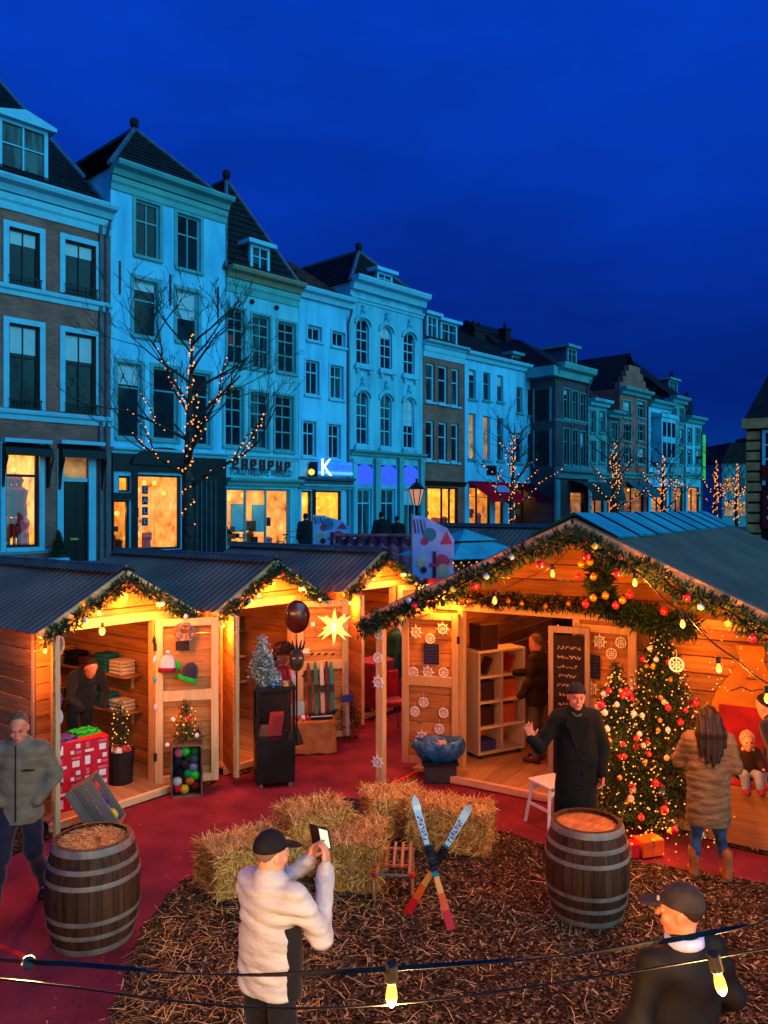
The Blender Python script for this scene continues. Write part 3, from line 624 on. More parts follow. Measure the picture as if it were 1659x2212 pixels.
b.shop(256, 282, 1028, 1063, LIT_Y, goods=0, seed=2); b.shop(245, 280, 1080, 1190, LIT_O, goods=5, seed=8, lamps=2); sw = b.shop(297, 391, 1026, 1187, LIT_P, goods=4, seed=9, lamps=5)
SALE_DK = mat('sale_card', (0.03, 0.05, 0.09), scale=5); SALE_W = mat('sale_letter', (0.75, 0.72, 0.65), scale=5)
for i, ch in enumerate('SALE'):
    y = 1058 + i * 23; x_ = b.sx(320); z_ = b.hz(320, y); cd = MB().box(x_ - 0.11, x_ + 0.11, 0.20, 0.21, z_ - 0.14, z_ + 0.14).build('sale_card', SALE_DK, sw)
    tx = text('letter', ch, 0.24, SALE_W, sw, (x_, 0.195, z_))
face = MB()                                       # black joinery round the openings, with an arched head
za = b.hz(345, 1022)
face.box(0.03, b.w - 0.03, -0.10, -0.002, za + 0.02, zc - 0.02)
for xa, xb in ((239, 243), (283, 295), (393, 486)): face.box(max(0.03, b.sx(xa)), min(b.w - 0.03, b.sx(xb)), -0.09, -0.002, b.base, za + 0.02)
face.box(b.sx(243), b.sx(283), -0.085, -0.002, b.hz(262, 1079), b.hz(262, 1064)); face.box(b.sx(243), b.sx(283), -0.085, -0.002, b.base, b.hz(262, 1190)); face.box(b.sx(295), b.sx(393), -0.085, -0.002, b.base, b.hz(345, 1188))
face.build('shop_front', W_BLACK, b.e)
am = MB(); xc = b.sx(350); P = [(xc + 1.25 * math.cos(t), zc - 0.35 + 0.62 * math.sin(t)) for t in [math.pi * i / 14 for i in range(15)]]; am.prism(P, -0.22, -0.1); am.build('shop_arch', W_BLACK, b.e)
rail = MB()
for k in range(7): x_ = b.sx(400) + k * 0.2; rail.box(x_, x_ + 0.03, -0.12, -0.09, b.base, za - 0.2)
rail.build('door_bars', LEAD, b.e)
for px in (258, 367, 470):
    an = MB(); zz = b.hz(px, 600 + (px - 258) * 0.25); an.box(b.sx(px) - 0.025, b.sx(px) + 0.025, -0.05, 0, zz - 0.55, zz + 0.55); an.build('wall_anchor', W_BLACK, b.e)
b.hip(290, 282); b.finish()

# ---- 3: white-green house with sign
b = House('green_trim_house', 'white house with sea green frieze, grid windows and a red lettered shop sign', 488, 645, 607, W_PALE, trim=W_FRAME)
b.top = b.hz(567, 604); b.band('cornice', 596, 618, 567, 0.5, mat('cornice_ochre', (0.30, 0.26, 0.16), (0.2, 0.2, 0.14), rough=0.7)); b.band('frieze', 619, 646, 567, 0.12, W_SEA)
for x0, x1, yt, yb in ((491, 528, 668, 786), (545, 583, 682, 797), (600, 638, 697, 805), (484, 525, 836, 964), (541, 580, 848, 970), (594, 633, 855, 974)):
    b.window(x0, x1, yt, yb, cols=2, bars=(0.34, 0.62, 0.82), surround=0.10)
for px, py in ((543, 652), (596, 665)): MB().ball((b.sx(px), -0.05, b.hz(px, py)), 0.10, 8).build('wall_vent', W_BLACK, b.e)
rd = MB(); a, c, z0, z1 = b.rect(494, 512, 722, 745); rd.box(a, c, 0.135, 0.145, z0, z1); rd.build('red_cloth', GOODS[1], b.e)
b.band('fascia_top', 984, 992, 566, 0.14, W_FRAMEW); b.band('shop_ledge', 1034, 1050, 566, 0.35, W_SEA)
REDL = mat('sign_red', (0.16, 0.012, 0.02), (0.10, 0.01, 0.015), rough=0.5); DKL = mat('sign_dark_teal', (0.01, 0.05, 0.06), rough=0.5)
SX = b.rect(497, 628, 997, 1014)
for i in range(7):                                # seven red block characters
    t = (i + 0.5) / 7; xx = SX[0] + (SX[1] - SX[0]) * t; zz = b.hz(497 + 131 * t, 1001 + 8 * t); g = MB(); q = 0.13
    g.box(xx - q, xx - q + 0.07, -0.09, -0.04, zz - 0.2, zz + 0.2); g.box(xx + q - 0.07, xx + q, -0.09, -0.04, zz - (0.2 if i % 2 else 0.02), zz + 0.2)
    g.box(xx - q + 0.07, xx + q - 0.07, -0.09, -0.04, zz + (0.12 if i != 5 else -0.2), zz + (0.2 if i != 5 else -0.12)); g.box(xx - q + 0.07, xx + q - 0.07, -0.09, -0.04, zz - 0.06, zz + 0.03); (i in (0, 2, 3)) and g.box(xx - q + 0.07, xx + q, -0.088, -0.042, zz - 0.198, zz - 0.12)
    g.build('sign_letter', REDL, b.e)
text('sign_lettering', 'TOKO NIEUWE WERELD', 0.27, DKL, b.e, (b.sx(563), -0.06, b.hz(563, 1021))).scale = (1, 1.45, 1)
sw = b.shop(490, 627, 1056, 1182, LIT_P, mull=(0.30, 0.62), fm=W_FRAME, goods=8, seed=11, lamps=3)
for px, w_, y0, y1 in ((540, 26, 1088, 1150), (585, 24, 1090, 1150)):
    a, c, z0, z1 = b.rect(px - w_ / 2, px + w_ / 2, y0, y1); MB().box(a, c, 0.75, 0.85, z0, z1).build('display_board', mat('board_turquoise', (0.12, 0.62, 0.70), scale=2), sw)
b.hip(489, 392); b.dormer(541, 583, 532, 594, 0.12, m=W_FRAMEW); b.finish()

# ---- 4: narrow white house with the lit K sign
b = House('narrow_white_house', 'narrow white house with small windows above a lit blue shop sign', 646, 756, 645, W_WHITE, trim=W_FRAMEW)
b.top = b.hz(700, 640); b.band('cornice', 633, 655, 700, 0.4, W_FRAMEW)
for x0, x1, yt, yb in ((664, 694, 704, 736), (717, 745, 717, 749), (660, 689, 779, 853), (713, 741, 790, 862), (654, 682, 910, 986), (709, 735, 917, 991)):
    b.window(x0, x1, yt, yb, cols=2, bars=(0.66,) if yb - yt > 40 else (), surround=0.09)
sg = MB(); a, c, z0, z1 = b.rect(676, 750, 998, 1028); sg.box(a, c, -0.32, -0.1, z0, z1); sb = sg.build('lit_sign', mat('sign_blue_lit', (0.02, 0.1, 0.5), emit=(0.03, 0.30, 1.0), es=0.75), b.e)
MB().box(a - 0.3, a - 0.01, -0.30, -0.11, z0 - 0.1, z1 - 0.05).build('sign_end', W_BLACK, sb)
MB().box(a, c, -0.34, -0.322, z0 + 0.05, z0 + 0.16).build('sign_strip', LIT_BW, sb)
text('sign_letter', 'K', 1.0, LIT_W, sb, (a + 0.4, -0.36, (z0 + z1) / 2), depth=0.03); text('sign_lettering', 'albero', 0.42, LIT_B, sb, ((a + c) / 2 + 0.35, -0.335, (z0 + z1) / 2 + 0.08))
MB().ball((b.sx(664), -0.25, b.hz(664, 1020)), 0.13, 10).build('wall_lamp', BULB_HOT, b.e, smooth=True)
b.band('shutter_box', 1031, 1046, 690, 0.35, LEAD); b.band('shop_ledge', 1047, 1056, 690, 0.30, W_PALE)
b.shop(652, 673, 1060, 1178, LIT_Y, goods=2, seed=13, lamps=1); b.shop(682, 738, 1060, 1178, LIT_Y, goods=6, seed=14, lamps=4); b.box('shop_post', b.sx(674), b.sx(681), -0.05, 0, b.base, b.hz(677, 1058), W_BLACK)
b.gable(4.0, 2.6, m=ROOFR); b.chimney(649, 600, 14, 0.6, pots=1); b.finish()

# ---- 5: stucco house with arched hood windows
b = House('arched_window_house', 'tall pale stucco house with arched hooded windows and three blue lit panels', 757, 913, 632, W_PALE, trim=W_FRAMEW)
b.top = b.hz(834, 630); b.band('cornice', 618, 645, 834, 0.55, W_FRAMEW); b.band('frieze', 658, 668, 834, 0.14, W_FRAMEW)
for x0, x1, yt, yb in ((770, 797, 690, 786), (822, 847, 706, 797), (872, 896, 720, 808), (770, 796, 846, 960), (822, 846, 853, 965), (872, 895, 861, 968)):
    b.window(x0, x1, yt, yb, cols=2, bars=(0.3, 0.55, 0.75), arch=True, fr=0.05)
    a, c, z0, z1 = b.rect(x0, x1, yt, yb); xc = (a + c) / 2; w = (c - a) / 2 + 0.06; hd = MB(); P = []
    for i in range(9): t = math.pi * i / 8; P.append((xc + (w + 0.1) * math.cos(t), z1 - 0.22 + 0.42 * math.sin(t) + (0.25 if i == 4 else 0)))
    Q = [(xc + w * math.cos(math.pi * i / 8), z1 - 0.24 + 0.3 * math.sin(math.pi * i / 8)) for i in range(8, -1, -1)]
    n = len(P)
    for i in range(n - 1): hd.prism([P[i], P[i + 1], Q[n - 2 - i], Q[n - 1 - i]], -0.10, -0.002)
    hd.ball((xc, -0.06, z1 + 0.55), 0.11, 8); hd.ball((xc, -0.06, z1 + 0.35), 0.15, 8); hd.build('window_hood', W_PALE, b.e); hd = MB(); hd.box(xc - w - 0.12, xc + w + 0.12, -0.16, 0.0, z0 - 0.24, z0 - 0.11); hd.box(xc - w, xc - w + 0.14, -0.12, 0, z0 - 0.42, z0 - 0.24); hd.box(xc + w - 0.14, xc + w, -0.12, 0, z0 - 0.42, z0 - 0.24)
    hd.build('window_bracket', W_PALE, b.e)
b.band('shop_cornice', 976, 988, 834, 0.3, W_SEA)
for x0, x1 in ((769, 805), (820, 856), (869, 902)):
    dy = (x0 - 769) * 0.09; a, c, z0, z1 = b.rect(x0, x1, 1003 + dy * 0.4, 1046 + dy * 0.3); b.holes.append((a, c, z0, z1)); xc = (a + c) / 2
    P = [(a, z0), (c, z0), (c, z1 - 0.3)] + [(xc + (c - a) / 2 * math.cos(math.pi * i / 8), z1 - 0.3 + 0.3 * math.sin(math.pi * i / 8)) for i in range(1, 8)] + [(a, z1 - 0.3)]
    pn = MB().prism(P, -0.02, 0.02).build('blue_panel', LIT_B, b.e)
    wn_ = b.window(x0 + 2, x1 - 2, 1056, 1180, cols=2, bars=(0.75,), sill=False, pane=PANE2); 
for x0, x1 in ((758, 767), (807, 818), (858, 867), (904, 912)):
    cl = MB(); a, c = max(0.02, b.sx(x0)), min(b.w - .02, b.sx(x1)); cl.box(a, c, -0.16, -0.002, b.base, b.hz(x0, 990)); cl.box(a - 0.04, c + 0.04, -0.2, -0.002, b.base, b.base + 0.4); cl.box(a - 0.04, c + 0.04, -0.2, -0.002, b.hz(x0, 1000), b.hz(x0, 992)); cl.build('pilaster', W_SEA if x0 > 800 else W_PALE, b.e)
b.hip(775, 546, back=14); b.dormer(815, 848, 590, 624, 0.35, m=W_FRAMEW); b.finish()

# ---- 6: brick house with two dormers
b = House('dormered_brick_house', 'purple brick house with a white cornice and two white dormers', 914, 1003, 750, BRICK1, trim=W_FRAMEW)
b.top = b.hz(958, 750); b.band('cornice', 744, 754, 958, 0.4, W_FRAMEW); b.band('frieze', 755, 778, 958, 0.12, W_FRAMEW)
for x0, x1, yt, yb in ((920, 939, 784, 868), (947, 967, 790, 873), (975, 992, 796, 878), (920, 938, 908, 994), (947, 966, 912, 997), (975, 991, 915, 999)):
    b.window(x0, x1, yt, yb, cols=1, bars=(0.62,), fr=0.10)
b.shop(924, 990, 1053, 1140, LIT_Y, mull=(0.5, 0.75), goods=5, seed=15, lamps=4); b.band('shop_ledge', 1040, 1050, 958, 0.2, W_BLACK)
b.gable(4.5, 2.9, m=ROOFR); b.dormer(922, 946, 682, 734, 0.9); b.dormer(952, 988, 698, 748, 0.9); b.finish()

# ---- 7: white pair behind the red awnings
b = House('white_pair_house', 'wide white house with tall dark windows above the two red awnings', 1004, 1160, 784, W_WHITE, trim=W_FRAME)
b.top = b.hz(1082, 782); b.band('cornice', 776, 792, 1082, 0.35, W_FRAMEW)
for x0, x1, yt, yb in ((1013, 1028, 798, 862), (1044, 1059, 805, 865), (1074, 1087, 811, 868), (1116, 1129, 836, 892), (1140, 1153, 842, 898), (1013, 1028, 893, 992), (1044, 1059, 899, 994), (1074, 1087, 903, 995), (1114, 1128, 935, 1000), (1140, 1153, 938, 1000)):
    b.window(x0, x1, yt, yb, cols=1, bars=(0.6,), fr=0.06, lit=LIT_D if (x0, yt) in ((1013, 893), (1044, 899)) else None)
b.shop(1014, 1060, 1052, 1140, LIT_O, mull=(0.4,), goods=6, seed=16, lamps=3); b.shop(1070, 1088, 1052, 1140, LIT_O, goods=2, seed=17, lamps=1); b.shop(1112, 1152, 1056, 1140, LIT_D, mull=(0.5,), goods=5, seed=18, lamps=3)
b.gable(4.5, 2.7); b.dormer(1106, 1126, 768, 792, 0.8); b.chimney(1037, 708, 24, 3.5); em = MB(); em.obox((b.sx(1061), -0.04, b.hz(1061, 1016)), (0.4, 0, 0.0), (0, 0.03, 0), (0, 0, 0.25)); em.build('wall_emblem', W_BLACK, b.e); b.finish()

def cloth_thin(name, c):                         # awning fabric that lets light through
    m = bpy.data.materials.new(name); m.use_nodes = True; MATS[name] = m; N, L = m.node_tree.nodes, m.node_tree.links
    for n in list(N): N.remove(n)
    o = N.new('ShaderNodeOutputMaterial'); d = N.new('ShaderNodeBsdfDiffuse'); t = N.new('ShaderNodeBsdfTranslucent'); mx = N.new('ShaderNodeMixShader'); mx.inputs[0].default_value = 0.5
    d.inputs[0].default_value = tuple(c) + (1,); t.inputs[0].default_value = tuple(c) + (1,); L.new(d.outputs[0], mx.inputs[1]); L.new(t.outputs[0], mx.inputs[2]); L.new(mx.outputs[0], o.inputs[0]); return m
AWN_R = cloth_thin('awning_red', lin(226, 30, 62)); AWN_D = cloth_thin('awning_maroon', lin(130, 26, 56)); AWN_G = mat('awning_green', lin(20, 96, 80), lin(12, 62, 54), rough=0.8, scale=4); AWN_T = mat('awning_teal', lin(24, 110, 120), lin(16, 80, 92), rough=0.8, scale=4)
def awning(label, xl, xr, yt, yb, m, off=0.0, out=1.3, mark=None):
    s0, s1 = s_of(xl, off), s_of(xr, off); zt = h_of((xl + xr) / 2, yt, off); zb = h_of((xl + xr) / 2, yb, off + out)
    e = thing('awning', label, 'awning', fpt(s0, off, 0), FROT); w = s1 - s0
    mb = MB(); n = 6
    P = [(-0.01, zt)] + [(-out * math.sin(math.pi / 2 * i / n) if m is AWN_G else -out * i / n, zb + (zt - zb) * (math.cos(math.pi / 2 * i / n) if m is AWN_G else 1 - i / n)) for i in range(1, n + 1)]
    for i in range(n): (y0, z0), (y1, z1) = P[i], P[i + 1]; mb.add([(0, y0, z0), (w, y0, z0), (w, y1, z1), (0, y1, z1), (0, y0, z0 - 0.02), (w, y0, z0 - 0.02), (w, y1, z1 - 0.02), (0, y1, z1 - 0.02)], [(0, 1, 2, 3), (7, 6, 5, 4), (0, 3, 7, 4), (1, 5, 6, 2)])
    mb.box(0, w, -out - 0.012, -out + 0.012, zb - 0.22, zb); mb.build('canopy', m, e)
    fr = MB(); fr.bar((0.06, 0, zb + 0.05), (0.06, -out, zb - 0.02), 0.03, 0.03); fr.bar((w - 0.06, 0, zb + 0.05), (w - 0.06, -out, zb - 0.02), 0.03, 0.03); fr.build('arm', LEAD, e)
    if mark:
        q = MB(); ty = -out * 0.52; tz = zb + (zt - zb) * 0.48 + 0.06; q.obox((w * 0.62, ty, tz), (w * 0.2, 0, 0), (0, -out * 0.2, -(zt - zb) * 0.2), (0, 0.004, 0.008)); q.build('printed_mark', mat('awning_print', (0.45, 0.40, 0.62), scale=5), e)
    return e
awning('red shop awning with a pale square print under the white house', 1011, 1090, 1040, 1074, AWN_R, mark=True)
awning('maroon shop awning half hidden by the light-wrapped tree', 1113, 1158, 1044, 1076, AWN_D)

# ---- 8: dark brick corner house with hipped roof, standing forward
OFF8 = 1.6
b = House('dark_corner_house', 'dark brick corner house with a big hipped roof and pale shop cornice', 1200, 1270, 815, BRICK2, off=OFF8, trim=W_FRAME)
b.top = b.hz(1235, 800); b.band('cornice', 792, 822, 1235, 0.6, W_SEA)
for x0, x1 in ((1217, 1229), (1236, 1247), (1253, 1264)):
    dy = (x0 - 1217) * 0.3; b.window(x0, x1, 840 + dy, 904 + dy * 0.6, cols=1, bars=(0.65,), fr=0.06, surround=0.06); b.window(x0, x1, 926 + dy * .6, 1004 + dy * 0.3, cols=1, bars=(0.65,), fr=0.06, surround=0.06)
b.band('string_course', 909, 914, 1235, 0.12, W_SEA); b.band('shop_cornice', 1011, 1034, 1235, 0.45, W_SEA)
b.shop(1232, 1262, 1062, 1130, LIT_D, goods=3, seed=19, lamps=2)
for z0f, z1f in ((840, 906), (930, 1005)):        # blind windows on the flank
    za_, zb_ = b.hz(1205, z1f), b.hz(1205, z0f); MB().box(-0.03, -0.004, 0.35, 1.3, za_, zb_).build('blind_window', W_BLACK, b.e); fm_ = MB(); fm_.box(-0.06, -0.004, 0.25, 0.35, za_ - .1, zb_ + .1); fm_.box(-0.06, -0.004, 1.3, 1.4, za_ - .1, zb_ + .1); fm_.build('blind_surround', W_FRAME, b.e)
fl = MB(); zt_ = b.hz(1205, 792); fl.box(-0.5, -0.004, -0.2, 2.2, zt_ - 0.55, zt_ - 0.01); fl.build('flank_cornice', W_SEA, b.e); b.box('corner_pilaster', -0.1, 0.25, -0.15, -0.002, b.base, b.hz(1205, 1036), W_SEA)
mbx = MB(); y, z = back_pt(b.org + b.w * 0.2, 1188, 716); rr = b.w
mbx.add([(-0.3, -0.3, b.top), (b.w + 0.3, -0.3, b.top), (b.w + 0.3, 12, b.top), (-0.3, 12, b.top), (b.w * 0.35, 3.2, z), (b.w * 0.35, 9, z)], [(0, 1, 4), (1, 2, 5, 4), (2, 3, 5), (3, 0, 4, 5)]); mbx.build('roof', ROOF, b.e); b.dormer(1226, 1246, 752, 786, 1.0); b.finish(12)
b2 = House('corner_house_wing', 'long black roofed wing behind the white pair of houses', 1090, 1165, 745, BRICK2, off=-6.0); b2.top = b2.hz(1130, 770); b2.gable(3.2, 2.6); b2.chimney(1098, 708, 10, 1.0, pots=1); b2.finish(4)
awning('green rounded shop awning with pale lettering on the corner house', 1226, 1300, 1040, 1072, AWN_G, off=OFF8, out=1.5, mark=True)

# ---- the far end of the row: name, label, px0, px1, py at top, wall, roof (depth, rise, mat), window columns, storeys
far = [('teal_shop_house', 'small teal house with a red tile roof beside the corner house', 1271, 1311, 868, W_SEA, (4, 3.0, ROOFR), 2, 2),
       ('low_narrow_house', 'low narrow dark house between the teal house and the red gable', 1311, 1339, 893, BRICK2, (4, 2.2, ROOF), 1, 2),
       ('red_gable_house', 'red brick house with a stepped gable and dark chimneys', 1339, 1400, 846, BRICK3, None, 2, 3),
       ('white_bay_house', 'white house with a projecting bay near the street end', 1401, 1448, 872, W_WHITE, (4, 3.2, ROOF), 2, 3),
       ('grey_dormer_house', 'grey house with a boxy rooftop dormer near the street end', 1449, 1480, 862, W_FRAME, (4, 3.4, ROOF), 2, 3),
       ('street_end_white_house', 'pale sloping-roofed house at the end of the row beside the green sign', 1481, 1516, 905, W_PALE, (4, 3.0, ROOF), 2, 2)]
for k, (nm, lb, x0, x1, yt, wm, rf, nc, ns) in enumerate(far):
    b = House(nm, lb, x0, x1, yt, wm, trim=W_FRAME); pc = (x0 + x1) / 2; wpx = x1 - x0; b.top = b.hz(pc, yt)
    b.band('cornice', yt - 4, yt + 10, pc, 0.5, W_FRAME if wm is not W_SEA else W_PALE)
    ybot = 1015; hh = (ybot - yt - 18) / ns
    for j in range(ns):
        for i in range(nc):
            xc = x0 + wpx * (i + 0.5) / nc; y0 = yt + 20 + hh * j; b.window(xc - wpx / nc * 0.27, xc + wpx / nc * 0.27, y0, y0 + hh * 0.72, cols=2, bars=(0.6,), fr=0.07, surround=0.08)
    b.shop(x0 + wpx * 0.15, x0 + wpx * 0.85, 1052, 1120, LIT_O if k % 2 else LIT_D, mull=(0.4,), goods=3, seed=30 + k, lamps=2); b.band('shop_ledge', 1022, 1034, pc, 0.3, W_FRAME)
    if rf: b.gable(rf[0], rf[1], m=rf[2])
    else:
        st = MB(); n = 4
        for j in range(n): st.box(b.w * 0.5 * j / n * 0.8, b.w - b.w * 0.5 * j / n * 0.8, -0.02, 0.35, b.top + j * 0.42, b.top + (j + 1) * 0.42 + 0.01)
        st.build('stepped_gable', BRICK3, b.e); rfm = MB(); rfm.add([(0, .3, b.top), (b.w, .3, b.top), (b.w, 9, b.top), (0, 9, b.top), (b.w / 2, .3, b.top + 2.6), (b.w / 2, 9, b.top + 2.6)], [(0, 4, 5, 3), (1, 2, 5, 4)]); rfm.build('roof', ROOF, b.e)
        for cx_ in (1352, 1378, 1392): b.chimney(cx_, 800 + (cx_ % 7) * 2, 9, 2.0, pots=2)
    if rf and nm != 'low_narrow_house': b.chimney(x0 + wpx * 0.3, yt - 48, 8, 2.2, pots=2)
    if nm.startswith('grey'): b.dormer(1446, 1464, 822, 852, 1.2)
    if nm.startswith('teal'): b.chimney(1303, 804, 10, 3.0, pots=1)
    if nm.startswith('white_bay'):
        by = MB(); a, c, z0, z1 = b.rect(1408, 1440, 905, 1000); by.box(a, c, -0.7, -0.003, z0, z1); by.box(a - 0.1, c + 0.1, -0.8, -0.003, z1 + .002, z1 + 0.25); by.build('bay', W_PALE, b.e); [b.box('bay_glass', a + (c - a) * (0.08 + 0.31 * k), a + (c - a) * (0.30 + 0.31 * k), -0.72, -0.702, z0 + (z1 - z0) * (0.12 + 0.46 * j), z0 + (z1 - z0) * (0.44 + 0.46 * j), PANE) for k in range(3) for j in range(2)]
    b.finish()
awning('teal shop awning on the red gable house', 1352, 1396, 1040, 1066, AWN_T, out=1.2)
ns_ = thing('neon_sign', 'thin vertical green neon sign at the far street end', 'neon sign', fpt(s_of(1504), 0.6, 0), FROT)
z0, z1 = h_of(1513, 1038), h_of(1513, 942); MB().box(-0.12, 0.12, -0.06, 0.06, z0, z1).build('neon_tube', glow('neon_green', (0.03, 0.7, 0.06), 0.6), ns_); MB().box(-0.05, 0.05, 0.06, 0.75, (z0 + z1) / 2 - 0.1, (z0 + z1) / 2 + 0.1).build('bracket', W_BLACK, ns_)
# houses closing the view
def far_house(name, label, x0, x1, yt, Y, wm, rm, rise, seed, ncol=3, nrow=2):
    a, c = PY(x0, yt, Y), PY(x1, yt, Y); e = thing(name, label, 'building', (a.x, Y, 0)); w = c.x - a.x; zt = a.z
    MB().box(0, w, 0, 8, STREET - .1, zt).build('wall', wm, e); MB().prism([(-0.2, zt), (w + 0.2, zt), (w + 0.2, zt + 0.15), (w * 0.8, zt + rise), (w * 0.2, zt + rise), (-0.2, zt + 0.15)], -0.3, 8.2).build('roof', rm, e)
    for j in range(nrow):
        for i in range(ncol):
            x = w * (i + 0.5) / ncol; z = STREET + 1.2 + j * 2.6
            if z + 1.5 > zt: continue
            fw = MB(); fw.box(x - 0.55, x + 0.55, -0.05, 0.02, z - 0.08, z + 1.58); f_ = fw.build('window', W_FRAME, e); MB().box(x - 0.45, x + 0.45, -0.07, -0.05, z, z + 1.5).build('pane', random.Random(seed + i + j).choice((PANE, PANE2, LIT_D)), f_)
far_house('distant_house', 'distant dark red roofed house closing the street end', 1512, 1562, 1010, 95, BRICK1, ROOFR, 2.5, 1)
far_house('distant_house', 'distant teal house behind the last light-wrapped trees', 1560, 1640, 1000, 88, W_SEA, ROOF, 2.2, 5)
far_house('distant_house', 'distant low house between the far trees and the stone corner house', 1640, 1700, 990, 100, W_SEA, ROOF, 3.0, 7)

# ---- the stone-quoined house at the far right
YR = 34.0
p0 = PY(1611, 905, YR); e = thing('quoined_house', 'house with banded stone corner coloured as orange lit, black roof and red sign panels', 'building', (p0.x, YR, 0), math.radians(-25))
zt = p0.z; QST = mat('quoin_orange_lit', lin(226, 150, 96), lin(190, 116, 70), rough=0.85, scale=3, bump=0.1); QDK = mat('quoin_joint', lin(40, 26, 24), rough=0.9)  # orange lamplight on the quoins is put into the stone colour
MB().box(0.05, 7, 0.05, 8, STREET - .1, zt).build('wall', QDK, e)
n = 12; hq = (zt - 0.5 - STREET) / n
for i in range(n):
    MB().cbox(0, 0.58, 0, 0.5, STREET + i * hq + 0.05, STREET + (i + 1) * hq - 0.03, 0.03).build('quoin', QST, e)
MB().box(-0.15, 7, -0.2, 0.5, zt - 0.42, zt).build('cornice', QST, e)
rf_ = MB(); rf_.add([(-0.05, -0.2, zt), (7, -0.2, zt), (7, 8, zt), (-0.05, 8, zt), (2.3, 3.5, zt + 5.2), (7, 3.5, zt + 5.2)], [(0, 1, 5, 4), (2, 3, 4, 5), (3, 0, 4)]); rf_.build('roof', ROOF, e)
wf = MB(); wf.box(0.62, 0.75, -0.06, 0.05, STREET + 2.9, zt - 0.5); wf.box(0.75, 2.6, -0.06, 0.05, zt - 0.62, zt - 0.5)
for z in (zt - 1.15, zt - 1.75): wf.box(0.75, 2.6, -0.05, 0.05, z, z + 0.07)
wf.build('window', W_FRAMEW, e); MB().box(0.75, 2.6, 0.0, 0.045, zt - 1.75, zt - 0.62).build('pane', PANE, e)
SRED = mat('panel_red', lin(140, 16, 22), lin(100, 10, 16), rough=0.5)
for z0, z1 in ((zt - 2.6, zt - 1.95), (zt - 4.6, zt - 3.0)): MB().box(0.62, 3.0, -0.08, 0.04, z0, z1).build('red_panel', SRED, e)
for i, z in enumerate((zt - 2.75, zt - 3.35, zt - 3.75, zt - 4.2)): MB().box(0.8 if i else 0.9, 2.4, -0.1, -0.081, z, z + (0.12 if i != 2 else 0.05)).build('white_strip', W_FRAMEW, e)
# ================================================================ the market huts
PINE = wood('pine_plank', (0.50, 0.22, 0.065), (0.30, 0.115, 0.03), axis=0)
PINEV = wood('pine_post', (0.72, 0.46, 0.22), (0.56, 0.33, 0.14), axis=2, knots=False)
PINEF = wood('pine_frame', (0.72, 0.46, 0.22), (0.56, 0.33, 0.14), axis=0, knots=False)
DECK = wood('deck_board', (0.42, 0.25, 0.12), (0.30, 0.17, 0.075), axis=1)
PINEY = wood('pine_side', (0.50, 0.22, 0.065), (0.30, 0.115, 0.03), axis=1)
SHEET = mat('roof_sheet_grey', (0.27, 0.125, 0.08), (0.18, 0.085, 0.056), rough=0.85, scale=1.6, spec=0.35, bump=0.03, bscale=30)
SHEETD = mat('roof_ridge_dark', (0.10, 0.07, 0.055), (0.06, 0.045, 0.04), rough=0.6, scale=3)
RIDGE_T = mat('ridge_sheet_teal', (0.06, 0.42, 0.42), (0.04, 0.28, 0.30), rough=0.5, scale=2, spec=0.6)
IRON = mat('hinge_iron', (0.03, 0.03, 0.03), metal=0.6, rough=0.5)
def corr(mb, y0, y1, A, B, period=0.10, amp=0.014, m=0):
    """corrugated sheet from eave A=(x,z) to ridge B=(x,z), waves along y"""
    n = max(2, int((y1 - y0) / period * 6)); dx, dz = B[0] - A[0], B[1] - A[1]; l = math.hypot(dx, dz); nx, nz = -dz / l, dx / l
    if nz < 0: nx, nz = -nx, -nz
    vs = []
    for i in range(n + 1):
        y = y0 + (y1 - y0) * i / n; o = amp * math.sin(2 * math.pi * (y - y0) / period)
        vs += [(A[0] + nx * o, y, A[1] + nz * o), (B[0] + nx * o, y, B[1] + nz * o)]
    mb.add(vs, [(2 * i, 2 * i + 1, 2 * i + 3, 2 * i + 2) for i in range(n)], m)
def clip_plank(mb, x0, x1, y0, y1, z0, z1, roofz, w):
    """a horizontal plank cut to the slope of the gable"""
    def xl(z, e): return e
    lim = lambda z: w * max(0.0, (roofz(0) - z) / max(1e-6, roofz(0) - roofz(w)))
    a0, a1 = max(x0, -lim(z0)), min(x1, lim(z0)); b0, b1 = max(x0, -lim(z1)), min(x1, lim(z1))
    if a1 - a0 < 0.02: return False
    if b1 - b0 < 0.01: b0 = b1 = (a0 + a1) / 2
    mb.prism([(a0, z0), (a1, z0), (b1, z1), (b0, z1)], y0, y1); return True
